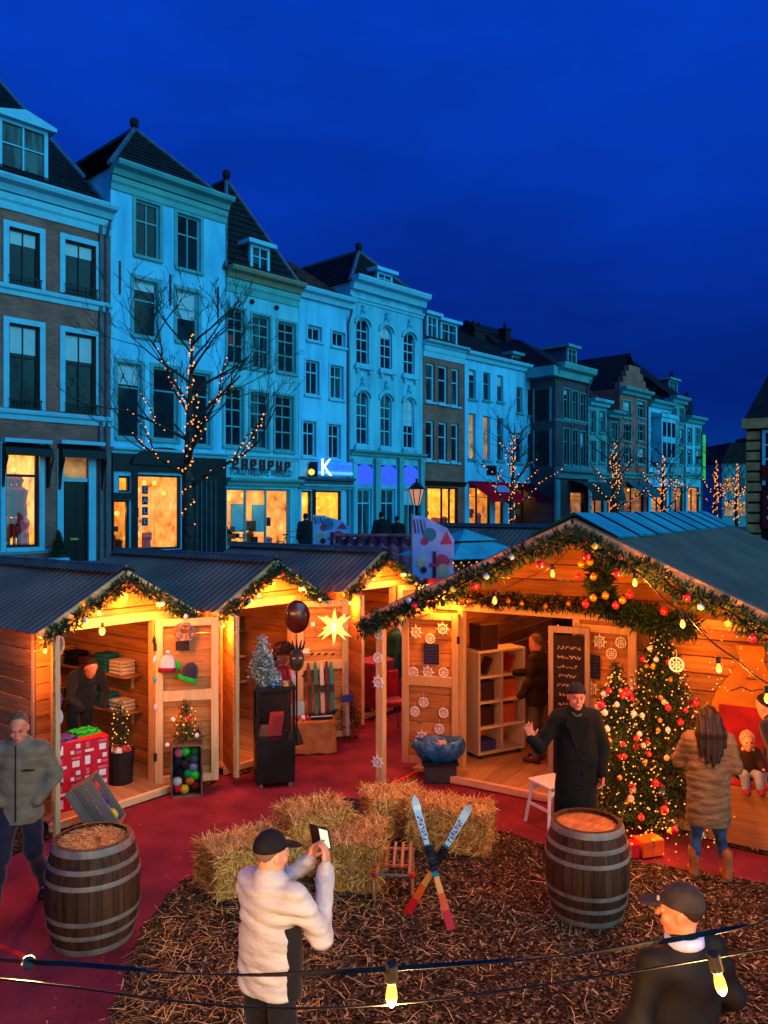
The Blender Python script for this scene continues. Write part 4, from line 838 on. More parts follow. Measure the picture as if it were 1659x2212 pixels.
class Hut:
    def __init__(h, label, c, yaw, w, he, ha, L, r, wh, opening, head, name='market_hut'):
        h.c, h.yaw, h.w, h.he, h.ha, h.L, h.r, h.wh, h.op, h.head = Vector((c[0], c[1], 0)), yaw, w, he, ha, L, r, wh, opening, head
        h.e = thing(name, label, 'market hut', h.c, yaw)
        h.rz = lambda x: he + (ha - he) * (1 - abs(x) / w)
        h.M = Matrix.Translation(h.c) @ Matrix.Rotation(yaw, 4, 'Z')
    def W(h, x, y, z): return h.M @ Vector((x, y, z))
    def loc(h, p): return h.M.inverted() @ Vector(p)
    def roof(h, sheets=2, period=0.10, ridge='dark', amp=0.075):
        ov = 0.02
        for sd in (-1, 1):
            for k in range(sheets):
                mb = MB(); y0, y1 = h.L * k / sheets - (0.05 if k else 0), h.L * (k + 1) / sheets; lift = 0.03 + 0.006 * (k % 2)
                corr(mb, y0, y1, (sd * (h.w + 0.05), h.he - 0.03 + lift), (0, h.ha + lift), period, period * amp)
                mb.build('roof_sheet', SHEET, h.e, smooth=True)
            un = MB(); un.add([(sd * h.w, 0.02, h.he - 0.01), (0, 0.02, h.ha - 0.01), (0, h.L, h.ha - 0.01), (sd * h.w, h.L, h.he - 0.01)], [(0, 1, 2, 3)]); un.build('roof_lining', PINEY, h.e)
            vb = MB(); dx, dz = -sd * h.w, h.ha - h.he; l = math.hypot(dx, dz)
            vb.bar((sd * (h.w + 0.02), 0.0, h.he - 0.045), (0, 0.0, h.ha - 0.03), 0.03, 0.13, up=(0, 0, 1)); vb.build('barge_board', PINEF, h.e)
            for yy in np.arange(0.5, h.L, 0.9):
                pass
        if ridge == 'dark':
            mb = MB(); corr(mb, -0.02, h.L, (-0.16, h.ha + 0.01), (0, h.ha + 0.085), 0.10, 0.012); corr(mb, -0.02, h.L, (0.16, h.ha + 0.01), (0, h.ha + 0.085), 0.10, 0.012); mb.build('ridge_cap', SHEETD, h.e, smooth=True)
            MB().tube([(0, -0.02, h.ha + 0.085), (0, h.L, h.ha + 0.085)], 0.02, 6).build('ridge_edge', LEAD, h.e)
        else:
            n = 9
            for k in range(n):
                mb = MB(); y0, y1 = h.L * k / n + 0.02, h.L * (k + 1) / n - 0.035; a = 0.50
                sl = (h.ha - h.he) / h.w; ang = 0.02
                mb.add([(-a, y0, h.ha + 0.09 - a * sl), (0, y0, h.ha + 0.12), (a, y0, h.ha + 0.09 - a * sl), (a, y1, h.ha + 0.075 - a * sl), (0, y1, h.ha + 0.105), (-a, y1, h.ha + 0.075 - a * sl)], [(0, 1, 4, 5), (1, 2, 3, 4)])
                mb.add([(-a, y0, h.ha + 0.075 - a * sl), (0, y0, h.ha + 0.105), (a, y0, h.ha + 0.075 - a * sl), (a, y1, h.ha + 0.06 - a * sl), (0, y1, h.ha + 0.09), (-a, y1, h.ha + 0.06 - a * sl)], [(5, 4, 1, 0), (4, 3, 2, 1)])
                mb.build('ridge_piece', RIDGE_T, h.e)
            MB().box(-0.49, 0.49, 0.01, h.L, h.ha - 0.20, h.ha - 0.15).build('ridge_batten', SHEETD, h.e) if False else None
    def planks(h, ph=0.19, floor=0.10, gap=0.014):
        r, wh, th = h.r, h.wh, 0.024; z = floor; rng = random.Random(int(h.c.x * 100))
        while z < h.ha - 0.05:
            z1 = min(z + ph - gap, h.ha - 0.02); j = rng.uniform(0, 0.006)
            segs = [(-wh, wh)] if z >= h.head - 0.02 else [(-wh, h.op[0]), (h.op[1], wh)]
            for a, c in segs:
                if c - a < 0.04: continue
                mb = MB()
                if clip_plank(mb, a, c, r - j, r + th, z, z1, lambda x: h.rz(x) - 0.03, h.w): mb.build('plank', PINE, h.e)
            if z1 < h.he - 0.02:
                for sx in (-1, 1): MB().box(sx * wh - (th if sx > 0 else 0) + sx * j, sx * wh + (0 if sx > 0 else th) + sx * j, r + th + 0.002, h.L - 0.15, z, z1).build('plank', PINEY, h.e)
                MB().box(-wh + th, wh - th, h.L - 0.15, h.L - 0.15 + th, z, z1).build('plank', PINE, h.e)
            else:
                mb = MB()
                if clip_plank(mb, -wh, wh, h.L - 0.15, h.L - 0.15 + th, z, z1, lambda x: h.rz(x) - 0.03, h.w): mb.build('plank', PINE, h.e)
            z += ph
        for x in (-wh + 0.03, wh - 0.03):
            for y in (r + 0.07, h.L - 0.22): MB().cbox(x - 0.035, x + 0.035, y - 0.035, y + 0.035, 0.0, h.rz(x) - 0.05, 0.005).build('corner_post', PINEV, h.e)
        for x in h.op: MB().cbox(x - 0.045, x + 0.045, r - 0.035, r + 0.07, 0.0, h.head + 0.02, 0.005).build('door_post', PINEV, h.e)
        MB().cbox(-wh, wh, r - 0.05, r + 0.05, h.head - 0.02, h.head + 0.09, 0.006).build('head_beam', PINEF, h.e)
    def deck(h, y0, n=9, z=0.10):
        x0, x1 = -h.wh + 0.03, h.wh - 0.03
        for k in range(n):
            a, c = x0 + (x1 - x0) * k / n, x0 + (x1 - x0) * (k + 1) / n - 0.006; MB().box(a, c, y0 + 0.03, h.L - 0.2, z - 0.03, z).build('floor_board', DECK, h.e)
        MB().cbox(x0 - 0.04, x1 + 0.04, y0 - 0.02, y0 + 0.028, 0.015, z + 0.004, 0.006).build('threshold', PINEF, h.e)
    def leaf(h, hx, hy, ang, W=0.78, z0=0.10, z1=2.2, flip=False, label=None, rails=(0.0, 0.53, 1.0)):
        """a plank door leaf with frame; local x runs from the hinge, the framed face looks along -y (flip: +y)"""
        sg = -1 if not flip else 1; mb = MB(); fw = 0.095; Hh = z1 - z0; t0, t1 = sorted((sg * 0.002, sg * 0.05))
        mb.cbox(0, fw, t0, t1, 0, Hh, 0.004); mb.cbox(W - fw, W, t0, t1, 0, Hh, 0.004)
        for q in rails:
            zc = min(max(q * Hh, fw / 2), Hh - fw / 2) if q in (0.0, 1.0) else q * Hh; hw = fw / 2 + (0.02 if 0 < q < 1 else 0); mb.cbox(fw + .001, W - fw - .001, t0 + .002, t1 - .002, zc - hw, zc + hw, 0.004)
        d = mb.build('door', PINEV, h.e, loc=(hx, hy, z0), rot=(0, 0, ang))
        if label: d['label'] = label
        z = 0.01; a0, a1 = sorted((-sg * 0.001, -sg * 0.024))
        while z < Hh - 0.03: MB().box(0.004, W - 0.004, a0, a1, z, min(z + 0.182, Hh - 0.005)).build('plank', PINE, d); z += 0.19
        for zz in (0.35, Hh - 0.35): MB().box(-0.02, 0.02, t1 if flip else t0 - 0.012, t1 + 0.012 if flip else t0, zz - 0.05, zz + 0.05).build('hinge', IRON, d)
        return d
YL = math.radians(52.05); KL = 0.926
def left_hut(label, c):
    h = Hut(label, c, YL, 1.083, 2.22, 2.83, 3.97, 0.25, 1.0, (-0.78, 0.60), 2.20); h.roof(2, 0.125); h.planks(); h.deck(-0.05, 8); return h
HA = left_hut('small pine hut selling knitwear, nearest, with a red gift box inside', (-3.13, 9.81))
HB = left_hut('small pine hut with the glowing paper star and black cabinet in front', (-1.57, 11.75))
HC = left_hut('small pine hut farthest back, with a red covered table inside', (0.0, 14.35))
HUTS = {'A': HA, 'B': HB, 'C': HC}
for k, h in HUTS.items():
    h.leaf(-0.78, 0.22, math.atan2(-0.864, -0.503), flip=True); 
DA = HA.leaf(0.55, 0.16, math.atan2(-0.50, 0.62), W=0.79); DB = HB.leaf(0.60, 0.16, math.atan2(-0.46, 0.66), W=0.80); DC = HC.leaf(0.60, 0.16, math.atan2(-0.3, 0.75), W=0.78)
MB().box(-0.55, 0.55, 3.74, 3.77, 0.1, 1.9).build('back_door', PINE, HA.e)
for x in (-0.35, 0.35): MB().cbox(x - 0.05, x + 0.05, 3.66, 3.735, 0.1, 2.2, 0.005).build('wall_post', PINEV, HA.e)
# the large hut
YR_ = math.radians(-32.0); HR = Hut('large pine hut with garlands along its wide gable', (2.04, 8.77), YR_, 2.72, 2.2, 3.45, 7.6, 1.42, 2.62, (-2.05, -0.43), 2.24)
HR.roof(3, 0.20, ridge='teal', amp=0.17); HR.planks(0.20)
x0 = -2.58
for k in range(20):
    a = x0 + k * 0.258; MB().box(a, a + 0.252, 1.0, 7.3, 0.07, 0.10).build('floor_board', DECK, HR.e)
MB().cbox(-2.2, 2.6, 0.94, 0.998, 0.012, 0.105, 0.006).build('threshold', PINEF, HR.e)
MB().cbox(-2.53, -2.43, 0.0, 0.10, 0.0, 2.27, 0.006).build('porch_post', PINEV, HR.e); MB().cbox(2.43, 2.53, 0.0, 0.10, 0.0, 2.27, 0.006).build('porch_post', PINEV, HR.e)
for sx in (-1, 1):
    MB().cbox(sx * 2.48 - 0.05, sx * 2.48 + 0.05, 0.10, 1.42, 2.17, 2.27, 0.006).build('porch_beam', PINEY, HR.e)
DRL = HR.leaf(-2.05, 1.36, math.radians(180 + 14), W=0.80, z1=2.18, flip=True, rails=(0.0, 0.55, 1.0)); DRR = HR.leaf(-0.43, 1.36, math.radians(-2), W=0.77, z1=2.18)
# a hut standing behind, only its roof in view
HD = Hut('hut behind the parasol showing only its dark roof and garlanded gable', (4.35, 20.6), YL, 1.5, 2.35, 3.12, 3.6, 0.25, 1.4, (-0.8, 0.8), 2.2); HD.roof(2, 0.14); HD.planks()

def on_plane(px, py, p0, n):
    d = ray(px, py); t = (Vector(p0) - Vector((0, 0, H))).dot(n) / d.dot(n); return Vector((0, 0, H)) + d * t
def leaf_plane(h, d, depth):
    bpy.context.view_layer.update(); m = d.matrix_world; n = (m.to_3x3() @ Vector((0, -1, 0))).normalized(); return m @ Vector((0, depth, 0)), n, m
# ---- lights of the huts (lit bulbs; those at the eaves added to light outer planks)
def bulb_thing(label, p, power, r=0.035, group=None, color=(1.0, 0.25, 0.022), cord=0.25, m=None):
    e = thing('hanging_bulb', label, 'light bulb', p, 0, group); MB().ball((0, 0, 0), r, 10, sz=(1, 1, 1.15)).build('bulb', m or BULB_HOT, e, smooth=True)
    MB().lathe([(0.018, 0), (0.02, 0.05), (0.008, 0.06)], 8, c=(0, 0, r * 1.05), cap=(True, True)).build('socket', W_BLACK, e)
    if cord: MB().tube([(0, 0, r + 0.06), (0, 0, r + 0.06 + cord)], 0.004, 4).build('cord', W_BLACK, e)
    if power: lamp('bulb_light', (0, -0.02, -r - 0.03), power * 1.9, color, 0.03, parent=e)
    return e
names = {'A': 'knitwear hut', 'B': 'star hut', 'C': 'farthest small hut'}
for k, h in HUTS.items():
    bulb_thing(f'small lit bulb at the left under the gable of the {names[k]}', h.W(-0.42, -0.10, 2.40), 34, 0.026, cord=0.06)
    bulb_thing(f'small lit bulb at the right under the gable of the {names[k]}', h.W(0.40, -0.10, 2.42), 34, 0.026, cord=0.06)
    bulb_thing(f'bright lamp in the middle of the gable of the {names[k]}', h.W(0.10, 0.17, 2.52), 7, 0.05, cord=0.1)
    bulb_thing(f'small lit bulb under the left eave of the {names[k]}', h.W(-1.12, -0.16, 2.06), 34, 0.024, cord=0.05)
    bulb_thing(f'small lit bulb under the right eave of the {names[k]}', h.W(1.10, -0.12, 2.10), 34, 0.024, cord=0.05)
    bulb_thing(f'lit bulb hanging inside the {names[k]}', h.W(-0.25, 1.6, 2.15), 10, 0.03, cord=0.3)
bulb_thing('bright bulb hanging in the doorway of the knitwear hut', HA.W(-0.35, -0.05, 2.17), 30, 0.04, cord=0.1)
bulb_thing('lit bulb above the door beam at the left of the large hut', HR.W(-2.2, 1.2, 2.42), 52, 0.03, cord=0.04)
bulb_thing('lit bulb inside the large hut above the bookshelf', HR.W(-1.7, 2.2, 2.6), 26, 0.04)
bulb_thing('lit bulb deep inside the large hut', HR.W(0.2, 3.6, 2.7), 26, 0.04)
# ================================================================ garlands, trees, lights
GREEN = [mat('needle_green', lin(36, 70, 38), lin(20, 44, 26), rough=0.7, scale=12), mat('needle_dark', lin(18, 42, 26), lin(9, 24, 16), rough=0.7, scale=12), mat('needle_light', lin(70, 98, 50), lin(42, 66, 34), rough=0.7, scale=12)]
TR = random.Random(11)
def needles(mb, pts, n, rad, l=(0.05, 0.10), w=0.004, droop=0.0, wts=(0, 0, 1, 1, 2)):
    """spruce-like tufts round a path"""
    pts = [Vector(p) for p in pts]; cum = [0.0]
    for a, b_ in zip(pts, pts[1:]): cum.append(cum[-1] + (b_ - a).length)
    for _ in range(n):
        t = TR.random() * cum[-1]; i = max(k for k in range(len(pts) - 1) if cum[k] <= t); f = (t - cum[i]) / max(1e-6, cum[i + 1] - cum[i])
        p = pts[i].lerp(pts[i + 1], f); tg = (pts[i + 1] - pts[i]).normalized()
        d = Vector((TR.gauss(0, 1), TR.gauss(0, 1), TR.gauss(0, 1) - droop)); d = (d - tg * d.dot(tg) * 0.5).normalized()
        base = p + d * rad * TR.random() ** 0.7 * 0.6; L_ = TR.uniform(*l); tip = base + (d * 0.8 + Vector((TR.gauss(0, .3), TR.gauss(0, .3), TR.gauss(0, .3)))).normalized() * L_
        sd = d.orthogonal(); sd.rotate(Matrix.Rotation(TR.uniform(0, 6.28), 3, d)); sd = sd.normalized() * w * TR.uniform(0.7, 1.6); m = TR.choice(wts)
        mid = base.lerp(tip, 0.45); mb.add([base, mid + sd, tip, mid - sd], [(0, 1, 2, 3)], m)
def garland(label, pts, n, rad=0.10, l=(0.05, 0.11), w=0.007, wts=(0, 0, 1, 1, 2)):
    e = thing('garland', label, 'garland', pts[0]); P = [Vector(p) - Vector(pts[0]) for p in pts]
    f = MB(); needles(f, P, n, rad, l, w, wts=wts); f.build('foliage', GREEN, e, fix=False); MB().tube(P, 0.012, 5).build('stem', GREEN[1], e); return e
def rake(h, y=-0.06, dz=-0.09, x0=None, x1=None, n=14):
    xa = -h.w if x0 is None else x0; xb = h.w if x1 is None else x1
    return [h.W(xa + (xb - xa) * i / n, y, h.rz(xa + (xb - xa) * i / n) + dz + 0.035 * math.sin(i * 2.1)) for i in range(n + 1)]
for k, h in HUTS.items(): garland(f'spruce garland along the gable edge of the {names[k]}', rake(h), 2300, 0.10, (0.05, 0.10), 0.009)
garland('long spruce garland along the wide gable of the large hut', rake(HR, y=-0.07, dz=-0.13, n=24), 5600, 0.14, (0.05, 0.12), 0.010)
garland('garland along the gable of the hut behind the parasol', rake(HD), 700, 0.12, (0.07, 0.14), 0.01)
garland('straight dark garland along the door beam of the large hut', [HR.W(x, 1.30, 2.40 + 0.02 * math.sin(x * 9)) for x in np.linspace(-2.4, 0.6, 16)], 1700, 0.12, (0.06, 0.12), 0.008, wts=(0, 1, 1))
garland('dark hanging bunch of spruce at the right of the large gable', [HR.W(x, 0.55, z) for x, z in ((0.15, 3.05), (0.12, 2.75), (0.22, 2.5), (0.5, 2.42), (0.8, 2.36), (1.15, 2.35))], 3800, 0.20, (0.06, 0.13), 0.010, wts=(1, 1, 1, 0))
BAUB = {'red': mat('bauble_red', lin(206, 22, 44), lin(190, 16, 36), rough=0.22, spec=0.6, coat=0.4), 'gold': mat('bauble_gold', lin(226, 160, 70), lin(206, 136, 52), rough=0.28, metal=0.7), 'white': mat('bauble_white', lin(236, 226, 216), lin(220, 206, 196), rough=0.3, coat=0.3), 'cream': mat('bauble_cream', lin(232, 196, 150), lin(214, 172, 122), rough=0.35, coat=0.2), 'blue': mat('bauble_pale_blue', lin(150, 206, 226), lin(120, 180, 206), rough=0.3, coat=0.3), 'lime': mat('bauble_lime', lin(196, 206, 90), lin(168, 176, 60), rough=0.3, coat=0.3)}
BM = {}
def bauble(kind, p, r, where, grp):
    key = (kind, round(r, 3))
    if key not in BM:
        t = MB(); t.ball((0, 0, 0), 1.0, 12); t.lathe([(0.22, 0.95), (0.22, 1.18)], 6, cap=(True, True)); o = t.build('bauble', BAUB[kind], smooth=True); BM[key] = o.data; bpy.data.objects.remove(o)
    o = link('bauble', BM[key], None, p); o.scale = (r, r, r); return tag(o, f'shiny {kind} bauble hanging {where}', 'bauble', f'{kind} baubles {grp}')
gp, gn = HR.W(0, -0.16, 0), (HR.M.to_3x3() @ Vector((0, -1, 0)))
for kd, pts in (('red', ((896, 1304), (1027, 1262), (1167, 1215), (1333, 1235), (1484, 1287), (1626, 1375), (1268, 1198))), ('blue', ((883, 1293), (1051, 1241), (1105, 1199), (1514, 1307))), ('lime', ((977, 1269), (867, 1332), (1285, 1176), (1574, 1343)))):
    for q in pts: bauble(kd, on_plane(q[0], q[1] + 4, gp, gn), 0.042 if kd == 'red' else 0.036, 'in the wide gable garland', 'of the gable garland')
bp_ = HR.W(0, 1.16, 0)
for x, y in ((1014, 1299), (1066, 1302), (1098, 1299), (1127, 1304), (1178, 1310), (1228, 1304)): bauble('gold', on_plane(x, y, bp_, gn), 0.036, 'on the straight door beam garland', 'of the beam garland')
sp_ = HR.W(0, 0.30, 0)
for kd, x, y in (('red', 1360, 1285), ('red', 1330, 1308), ('gold', 1308, 1287), ('gold', 1282, 1292), ('red', 1249, 1246), ('gold', 1256, 1218), ('gold', 1275, 1214), ('red', 1265, 1305), ('red', 1434, 1321), ('gold', 1282, 1246), ('gold', 1345, 1297)): bauble(kd, on_plane(x, y, sp_, gn), 0.042, 'in the dark spruce bunch', 'of the spruce bunch')
for k, h in HUTS.items():
    for i, (kd, x) in enumerate((('red', 0.02), ('white', 0.45), ('blue', -0.62), ('white', 0.8))): bauble(kd, h.W(x, -0.13, h.rz(x) - 0.15), 0.03, f'in the gable garland of the {names[k]}', f'of the {names[k]} garland')

OCT = [(1, 0, 0), (-1, 0, 0), (0, 1, 0), (0, -1, 0), (0, 0, 1), (0, 0, -1)]; OCTF = [(0, 2, 4), (2, 1, 4), (1, 3, 4), (3, 0, 4), (2, 0, 5), (1, 2, 5), (3, 1, 5), (0, 3, 5)]
def dots(mb, pts, r, m=0):
    for p in pts: rr = r * TR.uniform(0.75, 1.25); mb.add([(p[0] + rr * a, p[1] + rr * b_, p[2] + rr * c) for a, b_, c in OCT], OCTF, m)
def light_string(label, pts, r, lamps=(), wire=True, power=6, m=None):
    e = thing('light_string', label, 'string lights', pts[0]); o = Vector(pts[0]); P = [Vector(p) - o for p in pts]
    d = MB(); dots(d, P, r); stuff(d.build('bulbs', m or FAIRY, e, fix=False))
    if wire: MB().tube(P, 0.003, 3, cap=False).build('wire', GREEN[1], e)
    for q in lamps: lamp('string_glow', Vector(q) - o, power, (1.0, 0.28, 0.025), 0.12, parent=e)
    return e
def fir(label, p, h, r, nb, per, name='christmas_tree', wts=(0, 0, 1, 1, 2), mats=None, w=0.005, trunk=0.04, lw=1.0):
    e = thing(name, label, 'christmas tree', p); MB().tube([(0, 0, 0), (0.01, 0, h * 0.5), (0, 0, h * 0.98)], [trunk, trunk * 0.7, 0.006], 7).build('trunk', mat('fir_bark', lin(70, 48, 34), lin(44, 30, 22), rough=0.95, scale=14), e)
    f = MB(); tips = []
    for i in range(nb):
        t = (i + TR.random()) / nb; z = h * (0.06 + 0.92 * t); a = i * 2.39996 + TR.uniform(-.3, .3); L_ = r * (1 - t) ** 0.85 * TR.uniform(0.78, 1.12) + 0.03
        d = Vector((math.cos(a), math.sin(a), 0)); b0 = Vector((0, 0, z)); b1 = b0 + d * L_ * 0.6 + Vector((0, 0, -0.02 * L_)); b2 = b0 + d * L_ + Vector((0, 0, 0.12 * L_ - 0.03))
        needles(f, [b0, b1, b2], int(per * (0.35 + L_ / r)), 0.07 * (0.5 + L_ / r), (0.03 * lw, 0.075 * lw), w, wts=wts); tips.append((b1, b2, d))
        sd = Vector((-d.y, d.x, 0))
        for sg in (-1, 1):
            if L_ > 0.15: needles(f, [b0.lerp(b1, 0.8), b1 + sd * sg * L_ * 0.28 + d * L_ * 0.2], int(per * 0.4), 0.05, (0.03 * lw, 0.07 * lw), w, wts=wts)
    f.build('foliage', mats or GREEN, e, fix=False); return e, tips
def dress(p, h, r, tips, lb, nl, nbaub, seed, lamps=3, power=5):
    q = random.Random(seed); P = Vector(p); L_ = []
    for i in range(nl):
        t = i / nl; z = h * (0.05 + 0.9 * t); a = i * 0.62 + q.uniform(-.35, .35); rr = (r * (1 - t) ** 0.85 + 0.04) * q.uniform(0.72, 1.08); L_.append(P + Vector((rr * math.cos(a), rr * math.sin(a), z + q.uniform(-.04, .04))))
    light_string(f'warm fairy lights wound round the {lb}', L_, 0.0105, [P + Vector((r * 0.9 * math.cos(a), r * 0.9 * math.sin(a), h * t)) for a, t in ((-1.6, 0.2), (-2.6, 0.45), (-0.7, 0.5), (-1.6, 0.75))[:lamps + 1]], wire=False, power=power)
    kinds = ['red'] * 4 + ['gold'] * 5 + ['white'] * 3 + ['cream'] * 2
    for i in range(nbaub):
        t = 0.05 + q.random() ** 1.1 * 0.87; a = q.uniform(-3.6, 0.5); rr = r * (1 - t) ** 0.85 * 0.97 + 0.03; kd = q.choice(kinds)
        bauble(kd, P + Vector((rr * math.cos(a), rr * math.sin(a), h * (0.05 + 0.9 * t))), q.choice((0.03, 0.036, 0.045)) if kd != 'gold' else 0.028, f'on the {lb}', f'on the {lb}')
TB, TS = (3.10, 9.05, 0.02), (2.56, 8.92, 0.02)
e, tp = fir('tall decorated fir tree against the front of the large hut', TB, 2.38, 0.76, 150, 100, wts=(0, 1, 1, 1, 2)); dress(TB, 2.38, 0.76, tp, 'tall decorated fir tree', 430, 58, 5, power=7)
e, tp = fir('shorter decorated fir tree beside the waving man', TS, 1.90, 0.60, 120, 86, wts=(0, 1, 1, 1, 2)); dress(TS, 1.90, 0.60, tp, 'shorter decorated fir tree', 360, 42, 6, power=7)
# lights glowing at the foot of the trees and along the large hut front
light_string('tangle of fairy lights on the wood chips under the fir trees', [Vector((TR.uniform(2.3, 3.5), TR.uniform(8.35, 8.9), TR.uniform(0.03, 0.25))) for _ in range(60)], 0.0095, [(2.9, 8.45, 0.25)], wire=False, power=7)
light_string('curtain of fairy lights on the wall beside the throne', [HR.W(TR.uniform(1.15, 2.5), 1.33, TR.uniform(1.5, 2.3)) for _ in range(70)], 0.010, [HR.W(1.05, 1.15, 2.0), HR.W(2.45, 1.1, 1.9)], wire=False, power=8)
light_string('fairy lights on the dark shelves deep inside the large hut', [HR.W(TR.uniform(-1.5, -0.4), TR.uniform(3.4, 3.9), TR.uniform(1.1, 2.2)) for _ in range(42)], 0.016, [], wire=False)

# ---- bare street trees wound with lights
BARK = mat('tree_bark', lin(70, 66, 58), lin(36, 34, 32), rough=0.95, scale=9, bump=0.3)
def bare_tree(label, p, h, r0, seed, lightn, spread=0.55, lim=5, lr=0.02, trunk_lights=True):
    q = random.Random(seed); e = thing('street_tree', label, 'tree', p); tr = MB(); cr_ = MB(); Lp = []
    def branch(a, d, L_, r, depth, lit):
        n = 4; pts = [a]; rad = [r]; dd = d.copy()
        for i in range(n):
            dd = (dd + Vector((q.gauss(0, .12), q.gauss(0, .12), q.gauss(0.05, .08)))).normalized(); pts.append(pts[-1] + dd * L_ / n); rad.append(max(0.006, r * (1 - 0.55 * (i + 1) / n)))
        (cr_ if depth else tr).tube(pts, rad, 6 if depth < 2 else 4)
        if lit:
            m_ = int(L_ / 0.17)
            for i in range(m_):
                t = i / m_ * n; k = int(t); pp = pts[k].lerp(pts[min(k + 1, n)], t - k); Lp.append(pp + Vector((q.gauss(0, 1), q.gauss(0, 1), q.gauss(0, 1))).normalized() * (rad[k] + 0.02))
        if depth < lim:
            m = 4 if depth == 0 else (3 if depth < 3 else 2)
            for j in range(m):
                t = q.uniform(0.35, 1.0); k = min(int(t * n), n - 1); pp = pts[k].lerp(pts[k + 1], t * n - k); ax = Vector((q.gauss(0, 1), q.gauss(0, 1), q.gauss(0, .5))).normalized(); nd = (dd + ax * spread * q.uniform(0.8, 1.5)).normalized()
                if depth >= 1: nd = (nd + Vector((0, 0, 0.12))).normalized()
                branch(pp, nd, L_ * q.uniform(0.5, 0.72), max(0.006, r * 0.45), depth + 1, lit and q.random() < (0.9 if depth < 1 else 0.10))
    # leader with side limbs
    pts = [Vector((0, 0, 0)), Vector((0.03, 0, h * 0.2)), Vector((0.0, 0.02, h * 0.42)), Vector((0.06, 0, h * 0.65)), Vector((0.10, 0.03, h * 0.85)), Vector((0.12, 0.02, h))]; rad = [r0, r0 * 0.82, r0 * 0.66, r0 * 0.42, r0 * 0.22, 0.01]
    tr.tube(pts, rad, 9)
    if trunk_lights:
        for i in range(lightn):
            t = 0.22 + 0.70 * i / lightn; k = min(int(t * 5), 4); f = t * 5 - k; pp = pts[k].lerp(pts[k + 1], f); a = i * 0.9; rr = rad[k] * (1 - f) + rad[k + 1] * f + 0.02; Lp.append(pp + Vector((rr * math.cos(a), rr * math.sin(a), q.uniform(-.04, .04))))
    for i in range(15):
        t = 0.34 + 0.6 * i / 15; k = min(int(t * 5), 4); pp = pts[k].lerp(pts[k + 1], t * 5 - k); a = i * 2.4 + q.uniform(-.3, .3); up = 0.45 + 0.5 * t
        branch(pp, Vector((math.cos(a), math.sin(a), up)).normalized(), h * (0.42 - 0.25 * t), r0 * (0.42 - 0.28 * t), 1, i < 8)
    tr.build('trunk', BARK, e, smooth=True); cr_.build('crown', BARK, e, fix=False, smooth=True)
    light_string('fairy lights wound round the ' + label.split(' standing')[0], [Vector(p) + q_ for q_ in Lp], lr, [], wire=False)
bare_tree('bare street tree nearest the camera standing before the white house', (-5.12, 21.1, STREET), 6.9, 0.18, 4, 70, lr=0.026)
for i, (px, off, hh, nm) in enumerate(((1105, 6.5, 5.2, 'second'), (1325, 6.5, 5.4, 'third'), (1430, 6.5, 5.0, 'fourth'), (1545, 6.5, 5.0, 'fifth'), (1590, 6.5, 5.0, 'sixth'))):
    p = fpt(s_of(px, off), off, STREET); bare_tree(f'bare street tree {nm} along the quay standing in fairy lights', p, hh, 0.14, 40 + i, 60, lim=3, lr=0.028 + 0.004 * i, spread=0.6)
dt = thing('far_tree', 'leafless dark tree far off above the street end', 'tree', PY(1575, 1100, 110) * 1.0)
dt.location.z = STREET; tm = MB(); cm = MB(); tm.tube([(0, 0, 0), (0, 0, 4)], [0.3, 0.2], 6); q = random.Random(3)
for i in range(46):
    a = q.uniform(0, 6.28); z = q.uniform(3, 6); L_ = q.uniform(2, 4.5); d = Vector((math.cos(a), math.sin(a), q.uniform(0.6, 1.6))).normalized(); cm.tube([(0, 0, z), Vector((0, 0, z)) + d * L_ * 0.6, Vector((0, 0, z)) + d * L_ + Vector((q.uniform(-.5, .5), 0, .4))], [0.09, 0.05, 0.015], 4)
tm.build('trunk', BARK, dt); cm.build('crown', BARK, dt, fix=False)

